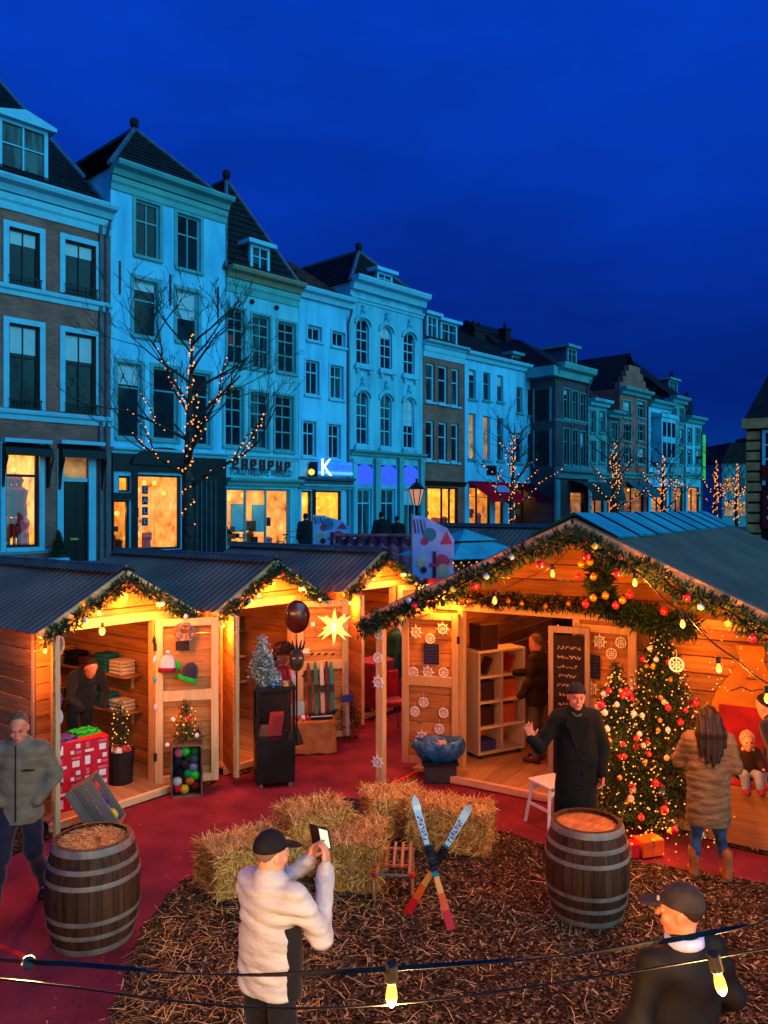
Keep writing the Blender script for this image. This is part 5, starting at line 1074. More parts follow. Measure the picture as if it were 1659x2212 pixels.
# ---- cables and bulbs across the picture
CABLE = mat('cable_black', (0.010, 0.010, 0.011), (0.005, 0.005, 0.006), rough=0.5, spec=0.3, scale=20)
def cable(label, pts, r, flat=False, bulbs=(), name='bulb_cable', power=0, br=0.024, seed=2):
    e = thing(name, label, 'light cable', pts[0]); o = Vector(pts[0]); P = []
    pts = [Vector(p) for p in pts]; n = 16                 # Catmull-Rom through the points
    for i in range(len(pts) - 1):
        a, b_, c, d = pts[max(i - 1, 0)], pts[i], pts[i + 1], pts[min(i + 2, len(pts) - 1)]
        for k in range(n):
            t = k / n; P.append(0.5 * ((2 * b_) + (c - a) * t + (2 * a - 5 * b_ + 4 * c - d) * t * t + (3 * b_ - a - 3 * c + d) * t ** 3) - o)
    P.append(pts[-1] - o)
    if not flat: MB().tube(P, r, 7).build('cable', CABLE, e, smooth=True)
    else:                                        # a flat two-core cable that twists along its run
        mb = MB(); vs = []; m_ = len(P)
        for i, p in enumerate(P):
            t = (P[min(i + 1, m_ - 1)] - P[max(i - 1, 0)]).normalized(); u = t.cross(Vector((0, 0, 1))).normalized(); w = u.cross(t); a = i * 0.11 + 0.5 * math.sin(i * 0.05); A = u * math.cos(a) + w * math.sin(a); B = w * math.cos(a) - u * math.sin(a)
            vs += [p + A * r + B * r * .28, p - A * r + B * r * .28, p - A * r - B * r * .28, p + A * r - B * r * .28]
        mb.add(vs, [(4 * i + j, 4 * i + (j + 1) % 4, 4 * i + 4 + (j + 1) % 4, 4 * i + 4 + j) for i in range(m_ - 1) for j in range(4)]); mb.build('cable', CABLE, e)
    for k, (bp, ax) in enumerate(bulbs):
        bp = Vector(bp) - o; ax = Vector(ax).normalized(); rot = Vector((0, 0, -1)).rotation_difference(ax).to_euler()
        s = MB(); s.lathe([(0.017, 0.005), (0.021, 0.0), (0.021, -0.05), (0.018, -0.055)], 12, cap=(True, True)); so = s.build('socket', CABLE, e, loc=bp, rot=rot, smooth=False)
        g = MB(); g.lathe([(0.012, 0), (0.014, -0.012), (br, -0.035), (br * 1.02, -0.05), (br * 0.75, -0.068), (0.004, -0.078)], 12, c=(0, 0, -0.055), cap=(True, True)); g.build('bulb', BULB_HOT, so, smooth=True)
        if power: lamp('cable_bulb_light', bp + ax * 0.16, power, (1.0, 0.47, 0.12) if power > 60 else (1.0, 0.26, 0.022), 0.035, parent=e)
    return e
Yf = 2.55
fb = [(PY(62, 2080, Yf), (-0.44, 1.0, -0.50)), (PY(846, 2084, Yf), (0, 0.0, -1)), (PY(1540, 2062, Yf), (0.25, 0, -1)), (PY(2280, 1990, Yf), (0, 0, -1)), (PY(-700, 2030, Yf), (0, 0, -1))]
cable('flat black bulb cable strung across the foreground with three large bulbs', [PY(-1500, 2000, Yf), PY(-700, 2028, Yf), PY(0, 2074, Yf), PY(160, 2083, Yf), PY(500, 2106, Yf), PY(846, 2092, Yf), PY(1250, 2060, Yf), PY(1560, 2010, Yf), PY(1760, 1965, Yf), PY(2400, 1840, Yf)], 0.0075, flat=True, bulbs=fb, power=130, br=0.018)
cable('thin black cable hanging just below the flat foreground cable', [PY(-700, 2060, Yf), PY(0, 2115, Yf), PY(480, 2172, Yf), PY(830, 2170, Yf), PY(1250, 2116, Yf), PY(1660, 2048, Yf), PY(2300, 1930, Yf)], 0.0035)
c1 = [(1068, 1285, 8.9), (1193, 1227, 8.85)]
cable('thin cable with two glowing bulbs along the large gable', [HR.W(-1.9, 0.1, 2.52), PY(1000, 1306, 9.2), PY(1068, 1280, 8.95), PY(1130, 1252, 8.85), PY(1193, 1222, 8.75), HR.W(0.05, 0.06, 3.28)], 0.005, bulbs=[(PY(x, y - 7, Y), (0, -0.2, -1)) for x, y, Y in c1], power=60, br=0.024)
c2 = [(1370, 1245, 8.2), (1473, 1333, 7.7), (1551, 1427, 7.2), (1655, 1490, 6.7)]
cable('silver braided cable with four glowing bulbs running forward from the gable', [HR.W(0.1, -0.1, 3.3), PY(1300, 1200, 8.5), PY(1376, 1236, 8.2), PY(1440, 1300, 7.9), PY(1480, 1325, 7.7), PY(1530, 1380, 7.4), PY(1590, 1425, 7.1), PY(1662, 1478, 6.7), PY(1900, 1580, 5.8)], 0.008, bulbs=[(PY(x, y - 7, Y), (0, -0.2, -1)) for x, y, Y in c2], power=60, br=0.025)
# ================================================================ things on the market floor
PR = random.Random(5)
# ---- barrels
STAVE = wood('oak_stave', (0.085, 0.034, 0.013), (0.024, 0.010, 0.005), axis=2, rough=0.6); HOOP = mat('barrel_hoop', (0.26, 0.215, 0.17), (0.15, 0.12, 0.10), rough=0.55, metal=0.3, scale=7); LID = wood('barrel_lid', (0.56, 0.22, 0.055), (0.34, 0.12, 0.03), axis=0, rough=0.5)
def barrel(label, p, s, straw, rz):
    e = thing('barrel', label, 'barrel', p, rz); h = 0.82 * s; R0, R1 = 0.298 * s, 0.372 * s; rad = lambda t: R0 + (R1 - R0) * math.sin(math.pi * t) ** 0.85; n = 26
    for k in range(n):
        a0, a1 = 2 * math.pi * (k + 0.02) / n, 2 * math.pi * (k + 0.98) / n; mb = MB(); m = 10; j = PR.uniform(-.0015, .0015); vs = []
        for i in range(m + 1):
            t = i / m; r = rad(t) + j; z = h * t
            for a, rr in ((a0, r), (a1, r), (a1, r - 0.03), (a0, r - 0.03)): vs.append((rr * math.cos(a), rr * math.sin(a), z))
        mb.add(vs, [(4 * i + q, 4 * i + (q + 1) % 4, 4 * i + 4 + (q + 1) % 4, 4 * i + 4 + q) for i in range(m) for q in range(4)] + [(0, 1, 2, 3), (4 * m + 3, 4 * m + 2, 4 * m + 1, 4 * m)]); mb.build('stave', STAVE, e)
    for t0, t1 in ((0.005, 0.07), (0.17, 0.215), (0.31, 0.355), (0.645, 0.69), (0.785, 0.83), (0.93, 0.995)):
        MB().lathe([(rad(t0) + 0.001, h * t0), (rad(t0) + 0.006, h * t0), (rad((t0 + t1) / 2) + 0.007, h * (t0 + t1) / 2), (rad(t1) + 0.006, h * t1), (rad(t1) + 0.001, h * t1)], 40).build('hoop', HOOP, e, smooth=False)
    zl = h * 0.955; rl = rad(0.955) - 0.031
    for k in range(5):                            # head boards
        x0, x1 = -rl + 2 * rl * k / 5, -rl + 2 * rl * (k + 1) / 5 - 0.003; P = []
        xs = [x0 + (x1 - x0) * i / 4 for i in range(5)]; f = lambda x: math.sqrt(max(0, rl * rl - x * x)); P = [(x, -f(x)) for x in xs] + [(x, f(x)) for x in reversed(xs)]
        MB().prism(P, zl - 0.02, zl, axis=2).build('head_board', LID, e)
    if straw:
        sm = MB()
        def pl():
            a, r = PR.uniform(0, 6.28), rl * 0.92 * math.sqrt(PR.random()); return Vector((r * math.cos(a), r * math.sin(a), zl + 0.012 + 0.035 * (1 - (r / rl) ** 2) * PR.random())), Vector((0, 0, 1))
        straw_mesh(sm, 420, pl, l=(0.04, 0.12), w=(0.002, 0.004), up=0.2, rnd=PR)
        o = sm.build('barrel_straw', STRAW, fix=False, loc=p, rot=(0, 0, rz)); stuff(tag(o, 'golden straw heaped on the lid of the dark barrel', 'straw'))
    return e
barrel('dark oak barrel with straw on its lid beside the walking man', (-2.45, 6.82, 0), 1.04, True, 0.4)
barrel('brown oak barrel with a bare orange lid in front of the waving man', (1.81, 7.22, 0.012), 1.0, False, 1.0)
# ---- hay bales
HAYC = mat('hay_body', lin(246, 180, 80), lin(180, 112, 36), rough=0.95, scale=30, bump=0.8, bscale=70, mid=(0.3, 0.7))
def bale(label, p, rz, L_=0.85, w=0.46, h=0.44, n=2600, tilt=0.0):
    e = thing('hay_bale', label, 'hay bale', p, rz); e.rotation_euler = (tilt, 0, rz); mb = MB(); N_ = 9
    q = random.Random(int(p[0] * 999)); disp = {}
    def P(i, j, k):
        key = (i, j, k)
        if key not in disp:
            v = [(-0.5 + i / N_) * L_, (-0.5 + j / N_) * w, k / N_ * h]
            for a, m in ((0, L_), (1, w)):
                c = abs(v[a]) / (m / 2)
                if c > 0.9: v[a] *= 0.965 if (k in (0, N_)) else 1.0
            if k == N_: v[2] -= 0.03 * max(abs(v[0]) / (L_ / 2), abs(v[1]) / (w / 2)) ** 6
            disp[key] = tuple(c + q.uniform(-.014, .014) for c in v)
        return disp[key]
    for a in range(3):
        for s in (0, N_):
            for i in range(N_):
                for j in range(N_):
                    def at(u, v_): t = [u, v_]; t.insert(a, s); return P(*t)
                    mb.add([at(i, j), at(i + 1, j), at(i + 1, j + 1), at(i, j + 1)], [(0, 1, 2, 3)])
    mb.build('bale_body', HAYC, e, fix=True)
    for y in (-0.11, 0.11): MB().tube([(-L_ / 2 - .004, y, 0), (-L_ / 2 - .008, y, h), (L_ / 2 + .008, y, h), (L_ / 2 + .004, y, 0)], 0.004, 4).build('twine', STRAW[2], e)
    st = MB()
    def pl():
        f = q.random(); x, y, z = q.uniform(-.5, .5) * L_, q.uniform(-.5, .5) * w, q.random() * h
        if f < 0.36: return Vector((x, y, h - 0.004)), Vector((0, 0, 1))
        if f < 0.62: return Vector((x, -w / 2 + .004, z)), Vector((0, -1, 0))
        if f < 0.78: return Vector((x, w / 2 - .004, z)), Vector((0, 1, 0))
        s = -1 if f < 0.89 else 1; return Vector((s * (L_ / 2 - .004), y, z)), Vector((s, 0, 0))
    straw_mesh(st, int(n * 1.25), pl, l=(0.05, 0.21), w=(0.0018, 0.0038), up=0.8, rnd=q); stuff(st.build('straw', STRAW, e, fix=False)); return e
bale('hay bale at the left end of the pile, behind the photographer', (-1.34, 7.80, 0.01), math.radians(36), 0.78, 0.46, 0.42, 3200)
bale('tall middle hay bale leaning up behind the phone', (-0.72, 8.20, 0.01), math.radians(30), 0.66, 0.46, 0.58, 3200, 0.0)
bale('small end-on hay bale beside the sledge', (-0.24, 7.92, 0.01), math.radians(84), 0.70, 0.46, 0.46, 2600)
bale('rear hay bale at the foot of the ornament post', (0.10, 9.05, 0.01), math.radians(14), 0.62, 0.46, 0.44, 2400)
bale('hay bale behind the crossed skis', (0.72, 8.66, 0.01), math.radians(-18), 0.84, 0.44, 0.44, 3000)
t = thing('fire_bowl', 'dark iron fire bowl between the hay bales', 'fire bowl', (-0.42, 9.05, 0)); MB().lathe([(0.10, 0.06), (0.22, 0.12), (0.27, 0.26), (0.28, 0.28), (0.26, 0.28), (0.2, 0.16), (0.0, 0.13)], 20).build('bowl', IRON, t, smooth=True)
for a in (0.5, 2.6, 4.7): MB().bar((0.14 * math.cos(a), 0.14 * math.sin(a), 0.10), (0.2 * math.cos(a), 0.2 * math.sin(a), 0.0), 0.02, 0.02).build('leg', IRON, t)
# ---- sledge
SLW = wood('sledge_wood', (0.55, 0.20, 0.07), (0.38, 0.12, 0.04), axis=1, rough=0.45, knots=False, coat=0.3); t = thing('sledge', 'small slatted wooden sledge with red runner tips by the hay', 'sledge', (0.10, 7.72, 0.01), math.radians(-3))
for k in range(5): x = -0.15 + 0.075 * k; MB().cbox(x - 0.014, x + 0.014, -0.20 if 0 < k < 4 else -0.34, 0.36, 0.262, 0.28, 0.003).build('slat', SLW, t)
for y in (-0.13, 0.25): MB().cbox(-0.19, 0.19, y - 0.018, y + 0.018, 0.238, 0.261, 0.003).build('cross_bar', SLW, t)
for x in (-0.175, 0.175):
    rn = MB(); P = [(0.38, 0.02), (-0.30, 0.02), (-0.40, 0.06), (-0.44, 0.14), (-0.41, 0.25)]
    rn.tube([(x, y, z) for y, z in P], 0.014, 6); r_ = rn.build('runner', SLW, t)
    for y in (-0.13, 0.25): MB().bar((x, y, 0.02), (x * 0.95, y, 0.25), 0.022, 0.03).build('strut', SLW, t)
    MB().cbox(x - 0.02, x + 0.02, -0.38, -0.33, 0.245, 0.285, 0.004).build('red_tip', mat('sledge_red', lin(200, 24, 30), rough=0.4), t)
MB().tube([(-0.17, -0.36, 0.265), (0.17, -0.36, 0.265)], 0.012, 6).build('front_bar', HOOP, t)
# ---- crossed skis
def ski(label, a, b_, side, seed):
    a, b_ = Vector(a), Vector(b_); t = thing('ski', label, 'ski', a); d = b_ - a; L_ = d.length; d.normalize(); fw = Vector((0.15 * side, -1, 0.25)); sd = d.cross(fw).normalized(); fw = sd.cross(d).normalized()
    if fw.y > 0: fw = -fw
    cols = [mat('ski_red', lin(232, 24, 24), rough=0.25, coat=0.5), mat('ski_orange', lin(244, 92, 14), rough=0.25, coat=0.5), mat('ski_yellow', lin(240, 170, 60), rough=0.25, coat=0.5), mat('ski_teal', lin(0, 126, 146), rough=0.25, coat=0.5), mat('ski_white', lin(196, 236, 240), rough=0.25, coat=0.5), mat('ski_black', lin(14, 16, 22), rough=0.3)]
    n = 26
    def wd(u): return 0.029 + 0.008 * math.cos(u * 2 * math.pi) if u < 0.93 else 0.037 * math.sqrt(max(0.001, 1 - ((u - 0.93) / 0.07) ** 2))
    segs = {0: (0, 0.14), 1: (0.14, 0.26), 2: (0.26, 0.38), 3: (0.38, 0.62), 4: (0.62, 1.0)}
    for m, (u0, u1) in segs.items():
        mb = MB(); k = 10; vs = []
        for i in range(k + 1):
            u = u0 + (u1 - u0) * i / k; c = d * L_ * u + fw * (0.055 * max(0, (u - 0.86) / 0.14) ** 2); w = wd(u)
            vs += [c - sd * w + fw * 0.006, c + sd * w + fw * 0.006, c + sd * w - fw * 0.006, c - sd * w - fw * 0.006]
        mb.add(vs, [(4 * i + j, 4 * i + (j + 1) % 4, 4 * i + 4 + (j + 1) % 4, 4 * i + 4 + j) for i in range(k) for j in range(4)] + [(0, 1, 2, 3), (4 * k + 3, 4 * k + 2, 4 * k + 1, 4 * k)]); mb.build(('tail', 'tail_band', 'middle_band', 'waist', 'tip')[m], cols[m], t)
    q = random.Random(seed)                       # the row of dark block letters
    for i in range(7):
        u = 0.66 + 0.028 * i; c = d * L_ * u + fw * 0.0075; g = MB(); g.obox(c, sd * 0.019, d * L_ * 0.003, fw * 0.001); g.obox(c + sd * 0.014 * (1 if i % 2 else -1) + d * L_ * 0.006, sd * 0.006, d * L_ * 0.009, fw * 0.001)
        if i % 3: g.obox(c + d * L_ * 0.013, sd * 0.016, d * L_ * 0.0025, fw * 0.001)
        g.build('letter', mat('ski_letter', lin(86, 34, 76), rough=0.4), t)
    for u, s in ((0.46, 1.0), (0.56, 1.15)):
        g = MB(); c = d * L_ * u + fw * 0.03; g.obox(c, sd * 0.033 * s, d * 0.05, fw * 0.022); g.obox(c + fw * 0.03, sd * 0.026, d * 0.03 * s, fw * 0.016); g.tube([c + fw * 0.03 - sd * 0.04, c + fw * 0.06, c + fw * 0.03 + sd * 0.04], 0.007, 5); g.build('binding', cols[5], t)
g1, g2 = G(975, 2009, 0.01), G(878, 1976, 0.01)
ski('ski leaning with its tip to the upper left of the crossed pair', g1, PY(893, 1720, 7.45), 1, 1); ski('ski leaning with its tip to the upper right of the crossed pair', g2, PY(1018, 1736, 7.30), -1, 2)
# ---- white stool behind the waving man
WH = mat('stool_white', lin(226, 222, 220), lin(206, 202, 202), rough=0.45); t = thing('stool', 'white wooden stool half hidden by the waving man', 'stool', (1.92, 9.28, 0), math.radians(28))
MB().cbox(-0.19, 0.19, -0.19, 0.19, 0.47, 0.50, 0.006).build('seat', WH, t)
for sx in (-1, 1):
    for sy in (-1, 1): MB().bar((sx * 0.15, sy * 0.15, 0.47), (sx * 0.21, sy * 0.21, 0.0), 0.035, 0.035).build('leg', WH, t)
for s in (-1, 1): MB().bar((s * 0.18, -0.17, 0.22), (s * 0.18, 0.17, 0.22), 0.022, 0.03).build('stretcher', WH, t); MB().bar((-0.16, s * 0.165, 0.40), (0.16, s * 0.165, 0.40), 0.02, 0.05).build('apron', WH, t)
# ---- blue bagged basin on a dark stand
pb = G(950, 1686); t = thing('basin_stand', 'dark box stand under the blue plastic bag', 'stand', pb); MB().cbox(-0.21, 0.21, -0.14, 0.14, 0, 0.24, 0.01).build('stand_box', mat('stand_dark', (0.045, 0.045, 0.05), (0.03, 0.03, 0.034), rough=0.7), t); MB().cbox(-0.24, 0.24, -0.17, 0.17, 0.241, 0.265, 0.006).build('stand_top', W_BLACK, t)
BAG = mat('blue_plastic', lin(0, 104, 168), lin(0, 70, 124), rough=0.28, scale=9, spec=0.6, bump=0.35, bscale=14); bm_ = MB(); n, k = 40, 14; vs = []
q = random.Random(9); ph = [q.uniform(0, 6.28) for _ in range(12)]
for i in range(k + 1):
    u = i / k
    for j in range(n):
        a = 2 * math.pi * j / n
        if u < 0.55: v = u / 0.55; r = 0.19 + 0.17 * math.sin(v * math.pi * 0.62); z = 0.30 * v
        elif u < 0.75: v = (u - 0.55) / 0.2; r = 0.345 - 0.05 * v; z = 0.30 + 0.05 * math.sin(v * math.pi)
        else: v = (u - 0.75) / 0.25; r = 0.295 * (1 - 0.9 * v); z = 0.29 - 0.12 * v
        fold = 0.022 * math.sin(7 * a + ph[0] + 4 * u) + 0.014 * math.sin(13 * a + ph[1] - 6 * u) + 0.012 * math.sin(19 * a + ph[2] + 9 * u)
        vs.append(((r + fold) * math.cos(a) * 1.02, (r + fold) * 0.62 * math.sin(a), z + 0.02 * math.sin(5 * a + ph[3]) * u))
bm_.add(vs, [(i * n + j, i * n + (j + 1) % n, (i + 1) * n + (j + 1) % n, (i + 1) * n + j) for i in range(k) for j in range(n)])
o = bm_.build('plastic_bag', BAG, smooth=True, loc=pb + Vector((0, 0, 0.267))); o.scale = (0.92, 0.95, 0.80); tag(o, 'crumpled blue plastic bag lining a basin before the open door', 'plastic bag')
o = MB().cbox(-0.05, 0.05, -0.02, 0.02, 0, 0.09, 0.01).build('wooden_toy', PINEF, loc=pb + Vector((0.02, -0.17, 0.49))); tag(o, 'small wooden block clipped to the rim of the blue bag', 'wood block')

# ---- ship's wheel ornaments
WHEEL = mat('ornament_white', lin(232, 226, 222), lin(212, 206, 204), rough=0.6, scale=12)
def wheel_mesh(spiky):
    mb = MB(); n = 24; R_, r = (0.058, 0.009)
    for a, b_ in ((R_, r), (0.026, 0.006)):
        mb.tube([(a * math.cos(2 * math.pi * i / n), 0, a * math.sin(2 * math.pi * i / n)) for i in range(n + 1)], b_, 6, cap=False)
    for i in range(8):
        a = math.pi * i / 4; c, s = math.cos(a), math.sin(a); e_ = 0.088 if spiky else 0.056; mb.tube([(0.02 * c, 0, 0.02 * s), (R_ * c, 0, R_ * s), (e_ * c, 0, e_ * s)], [0.006, 0.0055, 0.010 if spiky else 0.006], 5)
    mb.ball((0, 0, 0), 0.014, 8); mb.tube([(0, 0, 0.06), (0.002, 0, 0.13)], 0.0018, 4); o = mb.build('wheel', WHEEL, smooth=True); me = o.data; bpy.data.objects.remove(o); return me
WM = {True: wheel_mesh(True), False: wheel_mesh(False)}
def wheel(label, p, n, spiky, s=1.0):
    o = link('wheel_ornament', WM[spiky], None, p, (0, 0, math.atan2(n.y, n.x) + math.pi / 2)); o.scale = (s, s, s); return tag(o, label, 'ornament', 'white ship wheel ornaments')
p0, nn, m0 = leaf_plane(HR, DRL, 0.0); nn = -nn
if nn.y > 0: nn = -nn
p0 = p0 + nn * 0.03
for x, y, sp, lb in ((898, 1366, 1, 'hanging upper left on the open door beside the bookshelf'), (956, 1359, 1, 'hanging upper right on the open door beside the bookshelf'), (929, 1380, 0, 'just above the blue poster on the open door beside the bookshelf'), (893, 1452, 0, 'left below the blue poster on the open door'), (924, 1452, 1, 'centred below the blue poster on the open door'), (958, 1453, 0, 'right below the blue poster on the open door'), (915, 1517, 0, 'highest in the lower panel of the open door'), (896, 1537, 0, 'left in the lower panel of the open door'), (958, 1540, 0, 'right in the lower panel of the open door'), (949, 1575, 0, 'on the pale low plank just above the blue bag'), (911, 1592, 1, 'half hidden behind the blue plastic bag')):
    wheel(('white ship wheel ornament ' if sp else 'white round ornament ') + lb, on_plane(x, y, p0, nn), nn, bool(sp), 1.05)
POST = mat('poster_blue', lin(26, 34, 84), lin(18, 24, 62), rough=0.7); SCR = mat('poster_chalk', lin(120, 124, 170), rough=0.8)
def poster(label, cx, cy, w, h, pl, n, name='poster', m=POST, lines=6, sm=SCR, seed=1):
    c = on_plane(cx, cy, pl, n); t = thing(name, label, 'poster', c, math.atan2(n.y, n.x) + math.pi / 2); MB().box(-w / 2, w / 2, -0.004, 0.004, -h / 2, h / 2).build('sheet', m, t); q = random.Random(seed)
    for i in range(lines):
        z = h / 2 - h * (i + 0.8) / (lines + 0.8); x = -w * 0.36; g = MB()
        while x < w * 0.33:
            l = q.uniform(0.08, 0.2) * w; g.tube([(x + l * k / 4, -0.006, z + q.uniform(-1, 1) * h * 0.02) for k in range(5)], h * 0.006, 4); x += l + 0.05 * w
        g.build('writing', sm, t)
    return t
poster('dark blue poster on the open door beside the bookshelf', 932, 1413, 0.21, 0.28, p0 + nn * 0.012, nn)
p1, n1, m1 = leaf_plane(HR, DRR, 0.0); p1 = p1 + n1 * 0.03
for x, y, sp, lb in ((1295, 1386, 1, 'upper left on the door behind the short fir tree'), (1341, 1388, 0, 'upper right on the door behind the short fir tree'), (1321, 1412, 0, 'middle of the door behind the short fir tree'), (1277, 1488, 1, 'low on the door behind the short fir tree')): wheel('white wheel ornament ' + lb, on_plane(x, y, p1, n1), n1, bool(sp), 1.05)
poster('dark blue poster on the door behind the fir trees', 1281, 1440, 0.18, 0.29, p1 + n1 * 0.012, n1, seed=4)
pp, pn = HR.W(-2.48, -0.02, 0), gn
for i, (x, y, sp) in enumerate(((818, 1370, 0), (816, 1421, 0), (817, 1474, 1), (815, 1647, 1), (815, 1711, 0))):
    wheel(f'white wheel ornament on the slim porch post, {("topmost", "second from the top", "third from the top", "fourth from the top", "lowest")[i]}', on_plane(x, y, pp, pn), pn, bool(sp), 1.0)
wheel('white wheel ornament high on the tall fir tree', Vector((3.05, 8.45, 1.98)), gn, False, 1.2); wheel('white wheel ornament on the side of the tall fir tree', Vector((3.35, 8.4, 1.46)), gn, False, 1.1)
# ---- bookshelf in the doorway
SHW = wood('shelf_birch', (0.66, 0.52, 0.36), (0.56, 0.42, 0.27), axis=2, knots=False); a = HR.loc(G(1050, 1640, 0.1)); t = thing('bookshelf', 'pale eight-cube bookshelf on castors just inside the large hut', 'bookshelf', HR.W(-1.93, 1.75, 0.10), YR_ + math.radians(62))
W_, D_, Hh = 0.80, 0.36, 1.50
for x in (0, W_ / 2, W_): MB().cbox(x - 0.018, x + 0.018, 0, D_, 0.08, Hh, 0.003).build('upright', SHW, t)
for k in range(5): z = 0.08 + (Hh - 0.08) * k / 4; MB().cbox(0.018 if 0 < k < 4 else -0.02, W_ - 0.018 if 0 < k < 4 else W_ + 0.02, 0.002, D_ - 0.002, z - 0.016, z + 0.016, 0.003).build('shelf', SHW, t)
for x in (0.06, W_ - 0.06):
    for y in (0.06, D_ - 0.06): MB().lathe([(0.03, 0), (0.03, 0.06)], 8, c=(x, y, 0.004), cap=(True, True)).build('castor', IRON, t)
BK = [mat('book_dark', lin(60, 34, 30)), mat('book_orange', lin(196, 92, 40)), mat('book_blue', lin(50, 56, 120)), mat('book_cream', lin(220, 196, 150)), mat('book_red', lin(150, 36, 34))]
for nm_, i, j, bx in (('leaning dark book', 0, 3, 0), ('leaning brown book', 1, 3, 4), ('row of dark books', 0, 2, 0), ('orange book', 1, 2, 1), ('slim dark box', 0, 1, 0), ('patterned orange card', 1, 1, 1), ('blue box', 0, 0, 2)):
    x = W_ / 2 * i + 0.06; z = 0.098 + (Hh - 0.08) * j / 4; g = MB()
    if 'leaning' in nm_: g.obox((x + 0.12, 0.1, z + 0.13), (0.055, 0, 0.11), (0, 0.09, 0), (0.012, 0, -0.006))
    elif 'blue' in nm_: g.cbox(x, x + 0.26, 0.05, 0.3, z, z + 0.14, 0.004)
    else: g.cbox(x, x + 0.24, 0.06, 0.2, z, z + 0.26, 0.004)
    o = g.build('book', BK[bx]); o.matrix_world = Matrix.Translation(t.location) @ Matrix.Rotation(t.rotation_euler.z, 4, 'Z'); tag(o, f'{nm_} in the pale cube bookshelf, shelf {("bottom", "lower middle", "upper middle", "top")[j]}', 'book')
o = MB().cbox(0.05, 0.36, 0.04, 0.32, 0, 0.36, 0.01).build('storage_box', BK[0]); o.matrix_world = Matrix.Translation(t.location + Vector((0, 0, Hh + 0.018))) @ Matrix.Rotation(t.rotation_euler.z, 4, 'Z'); tag(o, 'dark red box on top of the cube bookshelf', 'box')
# ---- chalkboard, red table and dark shelving inside the large hut
t = thing('chalkboard', 'tall framed chalkboard leaning at the right of the large hut doorway', 'chalkboard', HR.W(-0.42, 1.10, 0.10), YR_ + math.radians(10)); WG = wood('grey_wood', (0.42, 0.30, 0.22), (0.30, 0.21, 0.15), axis=2, knots=False)
MB().box(-0.19, 0.19, 0.0, 0.02, 0.1, 1.95).build('board', mat('chalkboard_black', lin(40, 28, 30), lin(26, 18, 20), rough=0.85), t)
for x in (-0.22, 0.22): MB().cbox(x - 0.03, x + 0.03, -0.02, 0.03, 0, 2.06, 0.004).build('frame_stile', WG, t)
for z in (0.1, 2.02): MB().cbox(-0.19, 0.19, -0.018, 0.028, z - 0.04, z + 0.04, 0.004).build('frame_rail', WG, t)
q = random.Random(4); CH = mat('chalk_line', lin(206, 170, 150), rough=0.9)
for i in range(7):
    z = 1.8 - 0.115 * i; x = -0.15 + q.uniform(0, .03); g = MB()
    while x < 0.13 - q.uniform(0, 0.05): l = q.uniform(0.02, 0.05); g.tube([(x + l * k / 5, -0.004, z + q.uniform(-1, 1) * 0.022) for k in range(6)], 0.0045, 4); x += l + 0.012
    g.build('chalk_writing', CH, t)
RED = mat('cloth_red', lin(176, 24, 20), lin(130, 14, 14), rough=0.85, sheen=0.3)
def table(label, c, rz, w, d, h, name='cloth_table'):
    t = thing(name, label, 'table', c, rz); mb = MB(); n = 36; P = []
    per = [(-w / 2, -d / 2), (w / 2, -d / 2), (w / 2, d / 2), (-w / 2, d / 2)]; ring = []
    for i in range(4):
        for k in range(9): u = k / 9; ring.append((per[i][0] * (1 - u) + per[(i + 1) % 4][0] * u, per[i][1] * (1 - u) + per[(i + 1) % 4][1] * u))
    m = len(ring); vs = []
    for j, z in enumerate((h, h - 0.03, h * 0.5, h * 0.12)):
        for i, (x, y) in enumerate(ring): f = 1 + (0.0, 0.02, 0.05 + 0.025 * math.sin(i * 1.3), 0.08 + 0.05 * math.sin(i * 1.3))[j]; vs.append((x * f, y * f, z))
    mb.add(vs, [(j * m + i, j * m + (i + 1) % m, (j + 1) * m + (i + 1) % m, (j + 1) * m + i) for j in range(3) for i in range(m)] + [tuple(range(m))]); mb.build('cloth', RED, t, smooth=False)
    for sx in (-1, 1):
        for sy in (-1, 1): MB().cbox(sx * (w / 2 - 0.06) - 0.02, sx * (w / 2 - 0.06) + 0.02, sy * (d / 2 - 0.06) - 0.02, sy * (d / 2 - 0.06) + 0.02, 0, h - 0.04, 0.003).build('leg', PINEV, t)
    return t
table('red clothed counter inside the large hut', HR.W(-0.75, 3.3, 0.1), YR_, 0.9, 0.45, 0.75); table('red clothed table in front of the farthest small hut', HC.W(-0.1, 0.1, 0.1), YL, 0.8, 0.5, 0.85)
t = thing('display_rack', 'dark display rack full of small ornaments deep inside the large hut', 'display rack', HR.W(-0.9, 3.9, 0.1), YR_); MB().box(-0.8, 0.8, 0.1, 0.13, 0, 2.2).build('back_panel', mat('rack_dark', lin(30, 18, 14), lin(18, 10, 8), rough=0.9), t)
for z in (0.5, 0.95, 1.4, 1.85): MB().box(-0.8, 0.8, -0.12, 0.1, z, z + 0.02).build('shelf', WG, t)
for i in range(26):
    x, z = PR.uniform(-.75, .75), PR.choice((0.52, 0.97, 1.42, 1.87)); g = MB(); k = PR.randrange(3)
    if k == 0: g.lathe([(0.05, 0), (0.06, 0.08), (0.03, 0.16), (0.04, 0.2)], 8, c=(x, -0.02, z), cap=(True, True))
    elif k == 1: g.ball((x, -0.02, z + 0.06), 0.055, 8)
    else: g.cbox(x - 0.06, x + 0.06, -0.08, 0.02, z, z + 0.15, 0.004)
    o = g.build('ornament_on_rack', PR.choice(GOODS), t)
